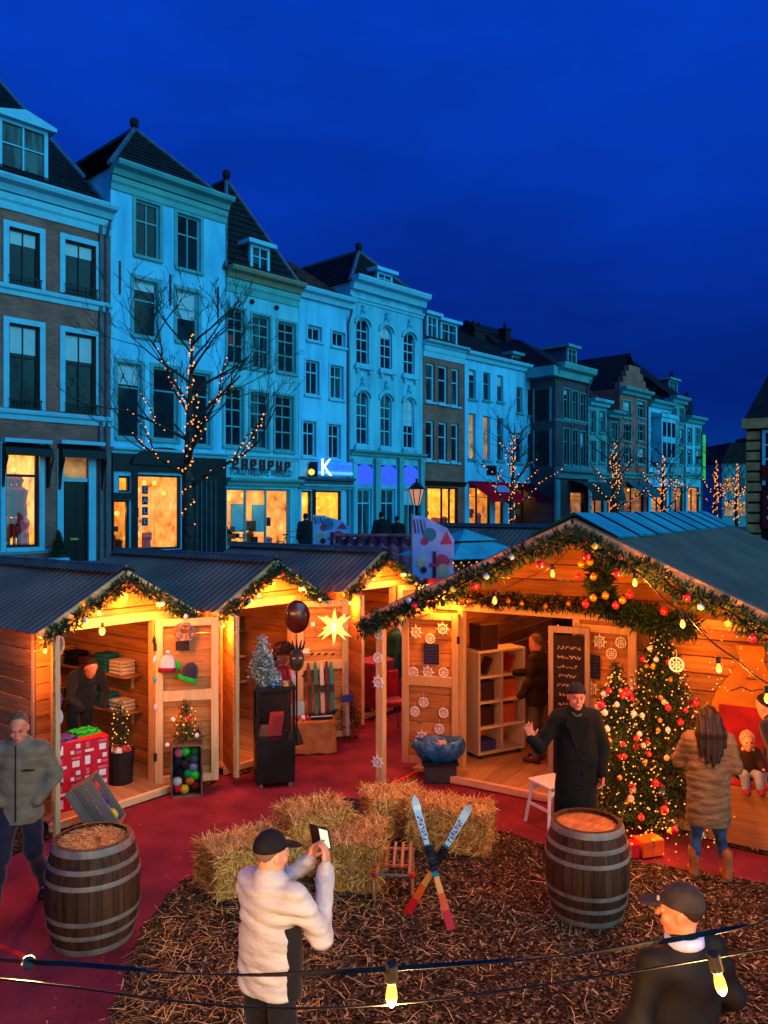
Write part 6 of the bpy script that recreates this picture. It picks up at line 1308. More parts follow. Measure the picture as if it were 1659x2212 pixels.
# ---- throne with painted mitre-shaped back
YEL = mat('throne_yellow', lin(206, 130, 30), lin(176, 104, 22), rough=0.6, scale=3); t = thing('throne', 'yellow painted plywood throne with a red panel and brown box seat', 'throne', HR.W(1.60, 1.22, 0.02), YR_)
P = [(-0.42, 0.0), (0.42, 0.0), (0.42, 1.36), (0.38, 1.48), (0.30, 1.60), (0.21, 1.72), (0.15, 1.82), (0.125, 1.90), (0.14, 1.97), (0.175, 2.05), (-0.175, 2.05), (-0.14, 1.97), (-0.125, 1.90), (-0.15, 1.82), (-0.21, 1.72), (-0.30, 1.60), (-0.38, 1.48), (-0.42, 1.36)]
MB().prism(P, 0.14, 0.17).build('back_board', YEL, t); MB().box(-0.34, 0.34, 0.128, 0.139, 0.3, 1.36).build('red_panel', RED, t); MB().cbox(-0.42, 0.42, -0.42, 0.135, 0.0, 0.62, 0.008).build('seat_box', wood('throne_box', (0.36, 0.17, 0.06), (0.26, 0.12, 0.04), axis=0, knots=False), t); MB().cbox(-0.36, 0.36, -0.40, 0.12, 0.621, 0.67, 0.015).build('cushion', RED, t)
g = MB(); g.tube([(-0.22, 0.132, 1.52), (-0.1, 0.132, 1.58), (0, 0.132, 1.54), (0.1, 0.132, 1.58), (0.22, 0.132, 1.52)], 0.007, 4); g.tube([(-0.05, 0.132, 1.68), (0.05, 0.132, 1.68)], 0.008, 4); g.build('painted_line', GOODS[0], t)
for kd, x, y, z, s, lb in (('gift', 2.75, 8.42, 0.02, 0.13, 'orange glowing gift bag under the tall fir tree'), ('gift', 2.50, 8.36, 0.02, 0.11, 'red gift box under the short fir tree')):
    t = thing('gift_box', lb, 'gift', (x, y, z), 0.3); MB().cbox(-s, s, -s * 0.7, s * 0.7, 0, s * 1.3, 0.008).build('box', mat('gift_orange', lin(240, 96, 20), rough=0.5) if 'orange' in lb else BAUB['red'], t); MB().box(-0.012, 0.012, -s * 0.7 - 0.003, s * 0.7 + 0.003, 0.01, s * 1.3 + 0.003).build('ribbon', BAUB['gold'], t)

# ---- knitwear hut: door goods, gift box, crates
pA, nA, mA = leaf_plane(HA, DA, 0.0); pA = pA + nA * 0.055
t = thing('wreath', 'pale twig wreath at the top of the knitwear hut door', 'wreath', on_plane(398, 1364, pA, nA), math.atan2(nA.y, nA.x) + math.pi / 2); w = MB()
for i in range(420):
    a = PR.uniform(0, 6.28); r = 0.09 + PR.gauss(0, 0.018); c = Vector((r * math.cos(a), PR.gauss(0, .015), r * math.sin(a))); d = Vector((-math.sin(a) + PR.gauss(0, .5), PR.gauss(0, .4), math.cos(a) + PR.gauss(0, .5))).normalized() * 0.03; sd = d.orthogonal().normalized() * 0.006; w.add([c - d, c + sd, c + d, c - sd], [(0, 1, 2, 3)], PR.randrange(3))
w.build('twigs', [mat('twig_pale', lin(196, 170, 160)), mat('twig_rose', lin(190, 130, 110)), mat('twig_brown', lin(120, 84, 66))], t, fix=False)
poster('small black slate below the pale wreath', 394, 1395, 0.17, 0.12, pA, nA, name='slate', m=mat('slate_black', lin(34, 26, 26), rough=0.8), lines=3, seed=8)
def beanie(label, cx, cy, w, h, tilt, m1_, m2_, pl, n, pom=None):
    t = thing('beanie', label, 'beanie', on_plane(cx, cy, pl + n * 0.03, n), math.atan2(n.y, n.x) + math.pi / 2); t.rotation_euler = (0, tilt, math.atan2(n.y, n.x) + math.pi / 2)
    b_ = MB(); k = 8; vs = []
    prof = [(w / 2 * math.sqrt(max(0.0, 1 - (i / k) ** 2.4)) + 0.004, h * i / k) for i in range(k + 1)]; b_.lathe(prof, 18); o = b_.build('crown', m1_, t, smooth=True); o.scale = (1, 0.4, 1)
    b2_ = MB(); b2_.lathe([(w / 2 + 0.004, -0.03), (w / 2 + 0.012, -0.03), (w / 2 + 0.012, 0.03), (w / 2 + 0.004, 0.03)], 18); o = b2_.build('brim', m2_, t, smooth=True); o.scale = (1, 0.42, 1)
    if pom: MB().ball((0, 0, h + 0.02), 0.03, 8).build('bobble', pom, t, smooth=True)
WOOLW, WOOLN, WOOLG, WOOLR = mat('wool_white', lin(206, 214, 236), rough=0.95, bump=0.3, bscale=120, sheen=0.4), mat('wool_navy', lin(34, 22, 60), rough=0.95, bump=0.3, bscale=120, sheen=0.3), mat('wool_green', lin(40, 206, 60), lin(30, 170, 50), rough=0.95, bump=0.3, bscale=120), mat('wool_crimson', lin(140, 24, 50), rough=0.95, bump=0.3, bscale=120)
beanie('white beanie with crimson edge pinned to the knitwear door', 361, 1447, 0.20, 0.20, 0.05, WOOLW, WOOLR, pA, nA, MATS['bauble_pale_blue']); beanie('navy beanie with green edge pinned to the knitwear door', 404, 1466, 0.23, 0.22, 0.35, WOOLN, WOOLG, pA, nA)
o = MB().ball((0, 0, 0), 0.05, 10, sz=(1, .5, 1.2)).build('green_pompom', WOOLG, smooth=True, loc=on_plane(383, 1437, pA, nA)); tag(o, 'bright green wool flap beside the navy beanie', 'wool')
for i, (x, y, m_, lb) in enumerate(((333, 1383, GREEN[1], 'dark green'), (334, 1425, BAUB['blue'], 'turquoise'), (334, 1466, MATS['goods_teal'], 'teal'), (335, 1528, WOOLW, 'white'))):
    t = thing('hanging_charm', f'{lb} felt charm hanging on the frame of the knitwear door', 'charm', on_plane(x, y, pA, nA)); MB().lathe([(0.004, 0.05), (0.022, 0.02), (0.026, -0.01), (0.012, -0.045), (0.002, -0.05)], 8).build('charm', m_, t, smooth=True); MB().tube([(0, 0, 0.05), (0, 0, 0.11)], 0.002, 4).build('thread', W_BLACK, t)
# tin crate of wool balls with the little lit tree on top
pc = G(404, 1714); rzc = math.radians(12); t = thing('wool_crate', 'upright open tin crate filled with coloured wool balls', 'crate', pc, rzc); TIN = mat('tin_grey', lin(120, 104, 84), lin(84, 72, 60), rough=0.5, metal=0.5, scale=5); w, d, h = 0.37, 0.28, 0.64
for a_ in ((-w / 2, -w / 2 + 0.015, -d / 2, d / 2, 0, h), (w / 2 - 0.015, w / 2, -d / 2, d / 2, 0, h), (-w / 2 + .015, w / 2 - .015, -d / 2, d / 2, 0, 0.02), (-w / 2 + .015, w / 2 - .015, -d / 2, d / 2, h - 0.02, h), (-w / 2 + .015, w / 2 - .015, d / 2 - 0.02, d / 2, 0.02, h - .02)): MB().cbox(*a_, 0.004).build('side', TIN, t)
MB().tube([(x, -d / 2, z) for x, z in ((-w / 2 + .03, 0), (w / 2 - .03, 0), (w / 2, .03), (w / 2, h - .03), (w / 2 - .03, h), (-w / 2 + .03, h), (-w / 2, h - .03), (-w / 2, .03), (-w / 2 + .03, 0))], 0.011, 6).build('rim', TIN, t)
wc = [('pink', (226, 90, 130)), ('lime green', (50, 226, 50)), ('dark green', (20, 110, 40)), ('slate grey', (70, 84, 100)), ('navy', (24, 24, 56)), ('black', (14, 14, 18)), ('pale blue', (120, 140, 180)), ('sea green', (20, 150, 90)), ('bright green', (40, 230, 60)), ('orange', (216, 130, 30)), ('maroon', (110, 20, 20)), ('red', (214, 24, 50)), ('yellow', (220, 200, 40)), ('white', (220, 220, 220)), ('charcoal', (40, 44, 50)), ('forest green', (16, 70, 30))]
sp = [(-.10, .54), (-.02, .55), (.09, .55), (.09, .45), (-.11, .43), (-.10, .30), (.08, .35), (.02, .27), (.10, .25), (.04, .19), (.10, .12), (-.11, .10), (-.03, .08), (-.12, .18), (-.02, .40), (.02, .48)]
for (lb, c), (x, z) in zip(wc, sp):
    o = MB().ball((0, 0, 0), 0.062, 10).build('wool_ball', mat('wool_ball_' + lb.replace(' ', '_'), lin(*c), rough=0.95, bump=0.4, bscale=60, scale=30), smooth=True); o.matrix_world = Matrix.Translation(pc) @ Matrix.Rotation(rzc, 4, 'Z') @ Matrix.Translation((x, -0.06, z)); tag(o, f'{lb} ball of wool in the upright tin crate', 'wool ball')
ptp = pc + Vector((-0.02, 0.02, h + 0.005)); e, tp = fir('tiny lit fir tree standing on the tin crate', ptp, 0.52, 0.22, 34, 34, name='small_fir_tree', trunk=0.015, lw=0.7); light_string('warm lights on the tiny fir tree on the crate', [ptp + Vector((0.12 * math.cos(i), 0.12 * math.sin(i), 0.06 + 0.38 * i / 22)) * 1.0 for i in range(22)], 0.010, [ptp + Vector((-0.02, 0.10, 0.22)), ptp + Vector((0, -0.12, 0.3))], wire=False, power=3.2, m=BULB)
for kd, x, z in (('red', 0.06, 0.31), ('white', -0.13, 0.3), ('white', -0.20, -0.02), ('white', 0.17, 0.1)): bauble(kd, ptp + Vector((x, -0.13, z + 0.02)), 0.036 if kd == 'red' else 0.03, 'on the tiny fir tree', 'of the tiny fir tree')
# gift-wrapped counter box in the doorway
GW = mat('gift_paper_red', lin(206, 24, 44), lin(176, 16, 34), rough=0.5, scale=9); GWH = mat('gift_print_white', lin(240, 224, 216), rough=0.55); GPK = mat('gift_print_pink', lin(226, 96, 110), rough=0.55)
pg = HA.W(-0.50, 0.12, 0.10); t = thing('gift_wrapped_box', 'tall box wrapped in red and white gift paper in the knitwear hut doorway', 'gift box', pg, YL - math.radians(14)); bw, bd, bh = 0.62, 0.42, 0.80; MB().cbox(-bw / 2, bw / 2, 0, bd, 0, bh, 0.006).build('box', GW, t)
cell = 0.155
for i in range(4):
    for j in range(5):
        x, z = -bw / 2 + 0.01 + cell * i, 0.01 + cell * j; v = (i + 2 * j) % 4
        rects = {0: [(0.02, 0.08, 0.03, 0.13)], 1: [(0.01, 0.05, 0.02, 0.06), (0.07, 0.13, 0.02, 0.05), (0.07, 0.12, 0.08, 0.13)], 2: [(0.02, 0.12, 0.02, 0.05), (0.03, 0.07, 0.07, 0.14)], 3: [(0.03, 0.11, 0.02, 0.09), (0.02, 0.12, 0.11, 0.135)]}[v]
        for r_, (a0, a1, b0, b1) in enumerate(rects): MB().box(x + a0, min(x + a1, bw / 2 - .005), -0.003, 0.0, z + b0, min(z + b1, bh - .005)).build('printed_gift', GPK if (r_ == 1 or (v == 3 and r_)) else GWH, t)
def cloth(label, c, rz, w, d, m, th=0.03, name='folded_cloth'):
    mb = MB(); n = 10; vs = []
    for i in range(n + 1):
        for j in range(n + 1): x, y = (i / n - .5) * w, (j / n - .5) * d; vs.append((x, y, th + 0.008 * math.sin(i * 1.7 + j) + 0.006 * math.sin(j * 2.3)))
    mb.add(vs, [(i * (n + 1) + j, (i + 1) * (n + 1) + j, (i + 1) * (n + 1) + j + 1, i * (n + 1) + j + 1) for i in range(n) for j in range(n)]); mb.box(-w / 2, w / 2, -d / 2, d / 2, 0, th * 0.7); o = mb.build(name, m, loc=c, rot=(0, 0, rz)); return tag(o, label, 'cloth')
cloth('bright green folded cloth on the gift-wrapped box', pg + HA.M.to_3x3() @ Vector((0.16, 0.24, 0)) + Vector((0, 0, bh)), YL, 0.30, 0.26, WOOLG, 0.04); cloth('purple folded cloth on the gift-wrapped box', pg + HA.M.to_3x3() @ Vector((-0.16, 0.2, 0)) + Vector((0, 0, bh)), YL, 0.28, 0.28, mat('wool_purple', lin(80, 60, 130), rough=0.95), 0.03)
# grey crate tipped up in front
GREYW = wood('crate_grey', (0.22, 0.18, 0.14), (0.14, 0.11, 0.09), axis=0, knots=False); t = thing('slatted_crate', 'grey slatted crate tipped on its edge with bright goods inside', 'crate', G(212, 1806), 0.0); t.rotation_euler = (0, math.radians(-122), math.radians(6)); t.scale = (1, 1, -1)
for k in range(3): MB().cbox(0, 0.60, -0.15, -0.135, 0.0 + 0.11 * k, 0.10 + 0.11 * k, 0.003).build('slat', GREYW, t); MB().cbox(0, 0.60, 0.135, 0.15, 0.11 * k, 0.10 + 0.11 * k, 0.003).build('slat', GREYW, t)
for x in (0, 0.585): MB().cbox(x, x + 0.015, -0.134, 0.134, 0, 0.32, 0.003).build('end_panel', GREYW, t)
MB().cbox(0.016, 0.584, -0.134, 0.134, 0, 0.012, 0.002).build('bottom', GREYW, t)
for i, (c, lb) in enumerate((((230, 200, 60), 'yellow'), ((90, 50, 130), 'purple'), ((214, 60, 60), 'red'))):
    o = MB().ball((0, 0, 0), 0.06, 8, sz=(1.2, 1, .8)).build('wool_skein', mat('skein_' + lb, lin(*c), rough=0.95, bump=0.3, bscale=60), smooth=True); o.matrix_world = Matrix.Translation(t.location) @ t.rotation_euler.to_matrix().to_4x4() @ Matrix.Translation((0.12 + 0.18 * i, -0.02, -0.27)); tag(o, f'{lb} wool skein in the tipped grey crate', 'wool')
# goods hanging on the edge of the open left door
for i, (x, y, m_, lb, s) in enumerate(((128, 1395, WG, 'grey twig wreath', 0.09), (126, 1470, BAUB['red'], 'pink scarf', 0.07), (128, 1510, MATS['wool_purple'], 'purple scarf', 0.08), (130, 1548, WOOLW, 'pale mittens', 0.06), (126, 1610, MATS['wool_ball_black'], 'black glove', 0.07))):
    c = PY(x, y, 8.95); t = thing('hanging_knitwear' if i else 'wreath', f'{lb} hanging on the edge of the open knitwear hut door', 'knitwear', c)
    if i == 0: MB().tube([(0.03 * math.cos(a_), 0.02 + 0.085 * math.sin(a_) * 0.3, 0.09 * math.sin(a_)) for a_ in np.linspace(0, 6.28, 18)], 0.018, 6).build('ring', m_, t, smooth=True)
    else:
        g = MB(); g.lathe([(0.006, s * 1.3), (0.022, s * 0.9), (0.034, s * 0.1), (0.03, -s * 0.7), (0.012, -s * 1.3)], 8); o = g.build('knit', m_, t, smooth=True); o.scale = (1, 0.6, 1)
# small framed pictures and a basket inside the knitwear hut
poster('small black framed sign inside the knitwear hut', 243, 1437, 0.16, 0.18, HA.W(0, 3.6, 0), HA.M.to_3x3() @ Vector((0, -1, 0)), name='framed_sign', m=W_BLACK, lines=0)
t = thing('dark_tub', 'dark tub with red and blue goods at the knitwear hut door', 'tub', HA.W(0.30, 0.55, 0.10)); MB().lathe([(0.15, 0), (0.18, 0.42), (0.17, 0.42), (0.14, 0.03)], 14, cap=(True, False)).build('tub', mat('tub_dark', lin(40, 24, 26), rough=0.7), t)
for i in range(6): MB().ball((PR.uniform(-.1, .1), PR.uniform(-.1, .1), 0.40 + PR.uniform(0, .08)), 0.06, 8).build('tub_goods', PR.choice((GOODS[1], GOODS[3], GOODS[2])), t, smooth=True)
q_ = HA.W(0.30, 0.55, 0.52); e, tp = fir('small lit fir in the dark tub inside the knitwear hut', q_, 0.6, 0.16, 26, 26, name='small_fir_tree', trunk=0.012, lw=0.7); light_string('fairy lights on the small fir in the dark tub', [q_ + Vector((0.10 * math.cos(i * 1.9), 0.10 * math.sin(i * 1.9), 0.05 + 0.5 * i / 26)) for i in range(26)], 0.010, [], wire=False, m=BULB)

# rail of scarves and shelves of folded jumpers inside the knitwear hut
t = thing('clothes_rail', 'dark rail across the back of the knitwear hut', 'rail', HA.W(0, 3.2, 0), YL); MB().tube([(-0.9, 0, 1.95), (0.9, 0, 1.95)], 0.014, 6).build('rail', IRON, t)
for s_ in (-1, 1): MB().tube([(s_ * 0.88, 0, 1.95), (s_ * 0.88, 0, 2.4)], 0.01, 5).build('hanger', IRON, t)
for i, (lb, c) in enumerate((('charcoal', (40, 36, 38)), ('brown', (86, 54, 36)), ('grey', (90, 84, 80)), ('maroon', (92, 26, 34)), ('dark green', (36, 56, 40)), ('rust', (130, 62, 30)), ('navy', (34, 36, 66)))):
    x = -0.72 + 0.235 * i; hh = 0.5 + 0.12 * ((i * 5) % 3); mb = MB(); vs = []; n = 9
    for k in range(n + 1):
        for s_ in (0, 1): vs.append((x - 0.07 + 0.14 * k / n, (0.018 if s_ else -0.018) + 0.014 * math.sin(k * 1.9 + i), 1.93)); vs.append((x - 0.085 + 0.17 * k / n, (0.02 if s_ else -0.02) + 0.02 * math.sin(k * 1.9 + i), 1.93 - hh))
    mb.add(vs, [(4 * k, 4 * k + 1, 4 * k + 5, 4 * k + 4) for k in range(n)] + [(4 * k + 2, 4 * k + 6, 4 * k + 7, 4 * k + 3) for k in range(n)]); o = mb.build('hanging_scarf', mat('scarf_' + lb.replace(' ', '_'), lin(*c), rough=0.95, bump=0.2, bscale=60)); o.matrix_world = HA.M @ Matrix.Translation((0, 3.2, 0)); tag(o, f'{lb} scarf hanging on the rail inside the knitwear hut', 'scarf')
for r_ in range(2):
    t = thing('wall_shelf', f'{("lower", "upper")[r_]} plank shelf on the side wall of the knitwear hut', 'shelf', HA.W(0, 0, 0), YL); MB().cbox(0.66, 0.97, 1.0, 3.0, 0.8 + 0.5 * r_, 0.825 + 0.5 * r_, 0.004).build('board', PINEY, t); MB().cbox(0.93, 0.965, 1.2, 1.24, 0.6 + 0.5 * r_, 0.8 + 0.5 * r_, 0.003).build('bracket', PINEV, t)
    for i, (lb, c) in enumerate((('cream', (206, 190, 160)), ('teal', (30, 110, 110)), ('plum', (96, 40, 70)), ('black', (24, 22, 24)), ('mustard', (180, 130, 40)))):
        g = MB()
        for k in range(3 + (i + r_) % 3): g.cbox(0.68, 0.92, 1.1 + 0.38 * i, 1.4 + 0.38 * i, 0.826 + 0.5 * r_ + 0.05 * k, 0.872 + 0.5 * r_ + 0.05 * k, 0.015)
        o = g.build('folded_jumper', mat('jumper_' + lb, lin(*c), rough=0.95, bump=0.2, bscale=60)); o.matrix_world = HA.M.copy(); tag(o, f'pile of {lb} knitted jumpers on the {("lower", "upper")[r_]} shelf in the knitwear hut', 'jumper')
# added black sheet that darkens the star hut inside, and its shelves
o = MB().box(-0.95, 0.95, 1.90, 1.93, 0.1, 2.3).build('interior_darkener', mat('darkener_black', lin(22, 14, 12), lin(12, 8, 8), rough=1.0, scale=4)); o.matrix_world = HB.M.copy(); tag(o, 'black sheet added to darken the inside of the star hut', 'cloth')
for r_ in range(3):
    t = thing('wall_shelf', f'{("lowest", "middle", "highest")[r_]} dark shelf inside the star hut', 'shelf', HB.W(0, 0, 0), YL); z = 0.75 + 0.42 * r_; MB().cbox(-0.9, 0.9, 1.62, 1.89, z - 0.02, z, 0.004).build('board', WG, t)
    for i in range(7):
        x = -0.8 + 0.26 * i; g = MB(); k = (i + r_ * 2) % 4
        if k == 0: g.lathe([(0.04, 0), (0.07, 0.08), (0.05, 0.2), (0.02, 0.24), (0.035, 0.28)], 10, c=(x, 1.75, z + .001), cap=(True, True))
        elif k == 1: g.ball((x, 1.75, z + 0.085), 0.08, 10)
        elif k == 2: g.cbox(x - 0.08, x + 0.08, 1.70, 1.80, z + .001, z + 0.24, 0.006)
        else: g.lathe([(0.09, 0), (0.01, 0.26)], 8, c=(x, 1.75, z + .001), cap=(True, True))
        kinds = ('vase', 'ball', 'box', 'cone'); cl = ('gold', 'red', 'cream', 'white', 'lime', 'blue', 'gold')[(i * 3 + r_) % 7]; o = g.build('shelf_ornament', BAUB[cl]); o.matrix_world = HB.M.copy(); tag(o, f'{cl} {kinds[k]} ornament, {("first", "second", "third", "fourth", "fifth", "sixth", "seventh")[i]} on the {("lowest", "middle", "highest")[r_]} star hut shelf', 'ornament')

# ---- star hut: cabinet, cardboard box, skis, star, bust
CABM = mat('cabinet_black', (0.012, 0.011, 0.012), (0.008, 0.007, 0.008), rough=0.35, scale=4); t = thing('display_cabinet', 'tall black display cabinet with glass upper half on castors', 'cabinet', G(592, 1690), math.radians(14)); w, d, h = 0.50, 0.46, 1.30
MB().cbox(-w / 2, w / 2, -d / 2, d / 2, 0.06, 0.62, 0.006).build('base', CABM, t); MB().cbox(-w / 2 - .01, w / 2 + .01, -d / 2 - .01, d / 2 + .01, h - 0.05, h, 0.006).build('top', CABM, t)
for sx in (-1, 1):
    for sy in (-1, 1): MB().cbox(sx * (w / 2 - .018) - .018, sx * (w / 2 - .018) + .018, sy * (d / 2 - .018) - .018, sy * (d / 2 - .018) + .018, 0.621, h - 0.051, 0.003).build('post', CABM, t); MB().lathe([(0.03, 0.0), (0.03, 0.055)], 8, c=(sx * 0.19, sy * 0.17, 0.003), cap=(True, True)).build('castor', HOOP, t)
MB().box(-w / 2 + .037, w / 2 - .037, -d / 2 + .012, -d / 2 + .016, 0.63, h - .06).build('glass', GLASS, t); MB().box(-w / 2 + .012, -w / 2 + .016, -d / 2 + .037, d / 2 - .037, 0.63, h - .06).build('glass', GLASS, t); MB().box(-w / 2 + .04, w / 2 - .04, d / 2 - .02, d / 2 - .012, 0.63, h - .06).build('back_panel', CABM, t)
for nm, x, m_, hh, lb in (('red_folder', 0.02, GOODS[1], 0.28, 'red card folder inside the black cabinet'), ('book_stand', -0.10, GOODS[4], 0.12, 'brown open book inside the black cabinet')):
    o = MB().obox((0, 0, hh / 2), (0.09, 0, 0), (0, 0.02, 0.02), (0.02, 0, hh / 2)).build(nm, m_); o.matrix_world = Matrix.Translation(t.location) @ Matrix.Rotation(t.rotation_euler.z, 4, 'Z') @ Matrix.Translation((x, 0, 0.625)); tag(o, lb, 'book')
ct = t.location + Vector((0, 0, h)); 
def conifer_white(label, p, h, r): 
    e, tp = fir(label, p, h, r, 44, 30, name='frosted_tree', trunk=0.012, lw=0.75, wts=(0, 0, 1, 2), mats=[mat('frost_teal', lin(120, 190, 190), lin(60, 120, 120)), mat('frost_green', lin(40, 90, 80)), mat('frost_white', lin(216, 232, 232))], w=0.007)
conifer_white('larger frosted artificial fir on the black cabinet', ct + Vector((-0.16, 0.05, 0.005)), 0.62, 0.20); conifer_white('smaller frosted artificial fir behind the black cabinet', ct + Vector((-0.05, -0.12, 0.005)), 0.34, 0.12)
o = MB().lathe([(0.0, 0), (0.06, 0.0), (0.08, 0.03), (0.05, 0.05)], 12).build('blue_bowl', mat('bowl_blue', lin(20, 90, 180), rough=0.3), loc=ct + Vector((0.02, -0.14, 0.002)), smooth=True); tag(o, 'bright blue bowl at the front of the black cabinet top', 'bowl')
o = MB().lathe([(0.0, 0), (0.05, 0.0), (0.03, 0.03), (0.05, 0.06)], 10).build('wooden_cup', PINEF, loc=ct + Vector((0.17, -0.14, 0.002)), smooth=True); tag(o, 'small wooden cup on the corner of the black cabinet', 'cup')
# shop-window bust with fur hat and red scarf
pbst = ct + Vector((0.04, 0.62, -0.45)); t = thing('dummy_bust', 'display dummy in a brown fur hat and red scarf behind the cabinet', 'display dummy', pbst, math.radians(20)); SKIN_D = mat('dummy_skin', lin(186, 120, 90), rough=0.5)
MB().lathe([(0.16, 0), (0.18, 0.2), (0.20, 0.38), (0.14, 0.48), (0.06, 0.52), (0.055, 0.60)], 14, cap=(True, True)).build('torso', mat('dummy_shirt', lin(206, 196, 190), rough=0.9), t, smooth=True); MB().ball((0, -0.02, 0.70), 0.10, 14, sz=(.82, .95, 1.2)).build('head', SKIN_D, t, smooth=True); MB().tube([(0, -0.11, 0.72), (0, -0.135, 0.68)], [0.01, 0.016], 6).build('nose', SKIN_D, t, smooth=True)
fur = MB(); FURM = [mat('fur_brown', lin(120, 56, 30), rough=0.9), mat('fur_dark', lin(60, 28, 18), rough=0.9)]
for i in range(1400):
    a, z = PR.uniform(0, 6.28), PR.random(); th_ = math.acos(1 - 1.05 * z); dd = Vector((math.sin(th_) * math.cos(a), math.sin(th_) * math.sin(a), math.cos(th_))); c = Vector((0, 0, 0.76)) + Vector((dd.x * .13, dd.y * .14, dd.z * .12)); 
    if i % 3 == 0: sgn = PR.choice((-1, 1)); c = Vector((sgn * PR.uniform(.09, .13), PR.uniform(-.06, .08), PR.uniform(.52, .74))); dd = Vector((sgn, PR.gauss(0, .4), -.4)).normalized()
    tip = c + (dd + Vector((PR.gauss(0, .4), PR.gauss(0, .4), PR.gauss(0, .4)))).normalized() * 0.05; sd = dd.orthogonal().normalized() * 0.006; fur.add([c - sd, c + sd, tip], [(0, 1, 2)], PR.randrange(2))
MB().ball((0, 0, 0.765), 0.115, 12, sz=(1, 1.06, .9)).build('fur_hat', FURM[0], t, smooth=True); fur.build('fur', FURM, t, fix=False)
sc_ = MB(); sc_.tube([(0.09 * math.cos(a), 0.085 * math.sin(a), 0.55 + 0.01 * math.sin(3 * a)) for a in np.linspace(0, 6.3, 18)], 0.035, 7); sc_.tube([(0.03, -0.10, 0.54), (0.05, -0.17, 0.40), (0.05, -0.19, 0.22), (0.055, -0.185, 0.08)], [0.035, 0.038, 0.04, 0.042], 7); sc_.tube([(-0.02, -0.10, 0.54), (-0.02, -0.18, 0.38), (-0.03, -0.19, 0.18)], [0.033, 0.036, 0.04], 7); sc_.build('scarf', mat('scarf_red', lin(206, 14, 26), rough=0.9, sheen=0.3), t, smooth=True)
# oval tray and carved mask hanging in the doorway
pBd = HB.W(0, -0.12, 0); nB = HB.M.to_3x3() @ Vector((0, -1, 0))
c = PY(642, 1332, 11.3); t = thing('oval_shield', 'glossy red brown oval shield hanging in the star hut doorway', 'shield', c, math.radians(12)); MB().ball((0, 0, 0), 0.17, 18, sz=(1, 0.28, 1.32)).build('disc', mat('lacquer_brown', lin(110, 30, 14), lin(80, 20, 10), rough=0.2, coat=0.6), t, smooth=True); MB().tube([(0.165 * math.cos(a), -0.01, 0.22 * math.sin(a)) for a in np.linspace(0, 6.28, 26)], 0.013, 6).build('rim', mat('lacquer_dark', lin(60, 18, 10), rough=0.3), t, smooth=True); MB().tube([(0, 0, 0.22), (0, 0, 0.42)], 0.003, 4).build('cord', W_BLACK, t)
c = PY(641, 1425, 11.0); t = thing('carved_mask', 'dark carved wooden mask with spiked crown on a stand', 'mask', c, math.radians(12)); MASK = mat('mask_wood', lin(110, 76, 50), lin(50, 34, 26), rough=0.7, scale=12)
MB().ball((0, 0, 0), 0.12, 14, sz=(.85, .5, 1.35)).build('face', MASK, t, smooth=True)
for i in range(5): a = -0.8 + 0.4 * i; MB().tube([(0.10 * math.sin(a), 0, 0.10 + 0.04 * math.cos(a)), (0.16 * math.sin(a), 0, 0.22 + 0.05 * math.cos(a))], [0.02, 0.006], 6).build('spike', W_BLACK, t)
for s in (-1, 1): MB().ball((s * 0.045, -0.055, 0.03), 0.02, 8, sz=(1.3, .6, .7)).build('eye', mat('mask_eye', lin(206, 190, 170)), t, smooth=True)
MB().lathe([(0.012, -0.16), (0.012, -0.9), (0.09, -1.12), (0.09, -1.14)], 8, c=(0, 0, 0), cap=(True, True)).build('stand', W_BLACK, t)
# box with brown cloth, ship model and tins
pbx = G(678, 1622); t = thing('cloth_covered_box', 'low box under brown wrapping cloth beside the black cabinet', 'box', pbx, math.radians(10)); BRN = mat('wrap_brown', lin(176, 116, 66), lin(146, 92, 50), rough=0.9, bump=0.2); mb = MB(); n = 30; vs = []
for j, z in enumerate((0.48, 0.46, 0.24, 0.02)):
    for i in range(n): a = 2 * math.pi * i / n; rr = 1 / max(abs(math.cos(a)), abs(math.sin(a))); f = (0.97, 1.0, 1.02 + .015 * math.sin(i * 2.2), 1.04 + .03 * math.sin(i * 2.2))[j]; vs.append((0.31 * rr * math.cos(a) * f, 0.2 * rr * math.sin(a) * f, z + (0.012 * math.sin(i * 1.7) if j == 3 else 0)))
mb.add(vs, [(j * n + i, j * n + (i + 1) % n, (j + 1) * n + (i + 1) % n, (j + 1) * n + i) for j in range(3) for i in range(n)] + [tuple(range(n))]); mb.build('cover', BRN, t)
t = thing('model_ship', 'small dark model ship on the brown covered box', 'model ship', pbx + Vector((0.12, -0.04, 0.485)), math.radians(14)); MB().prism([(-0.2, 0.09), (-0.16, 0.0), (0.13, 0.0), (0.24, 0.13), (0.1, 0.085), (-0.1, 0.07)], -0.04, 0.04).build('hull', W_BLACK, t)
for x in (-0.08, 0.04): MB().tube([(x, 0, 0.07), (x, 0, 0.2)], 0.005, 5).build('mast', PINEV, t)
MB().box(-0.17, 0.16, -0.042, -0.040, 0.045, 0.06).build('stripe', WHEEL, t)
for i, (x, m_, lb) in enumerate(((-0.24, BAUB['red'], 'red ornament'), (-0.15, WHEEL, 'white ornament'), (-0.08, BAUB['red'], 'small red apple'))): o = MB().ball((0, 0, 0.035), 0.037, 10).build('table_ornament', m_, smooth=True, loc=pbx + Vector((x, -0.1, 0.485))); tag(o, f'{lb} lying on the brown covered box', 'ornament')
o = MB().cbox(-0.1, 0.1, -0.01, 0.01, 0, 0.22, 0.004).build('tile_panel', mat('tile_pale', lin(170, 206, 214), rough=0.3)); o.location = pbx + Vector((-0.25, 0.12, 0.485)); tag(o, 'pale blue tile panel standing behind the brown covered box', 'tile')
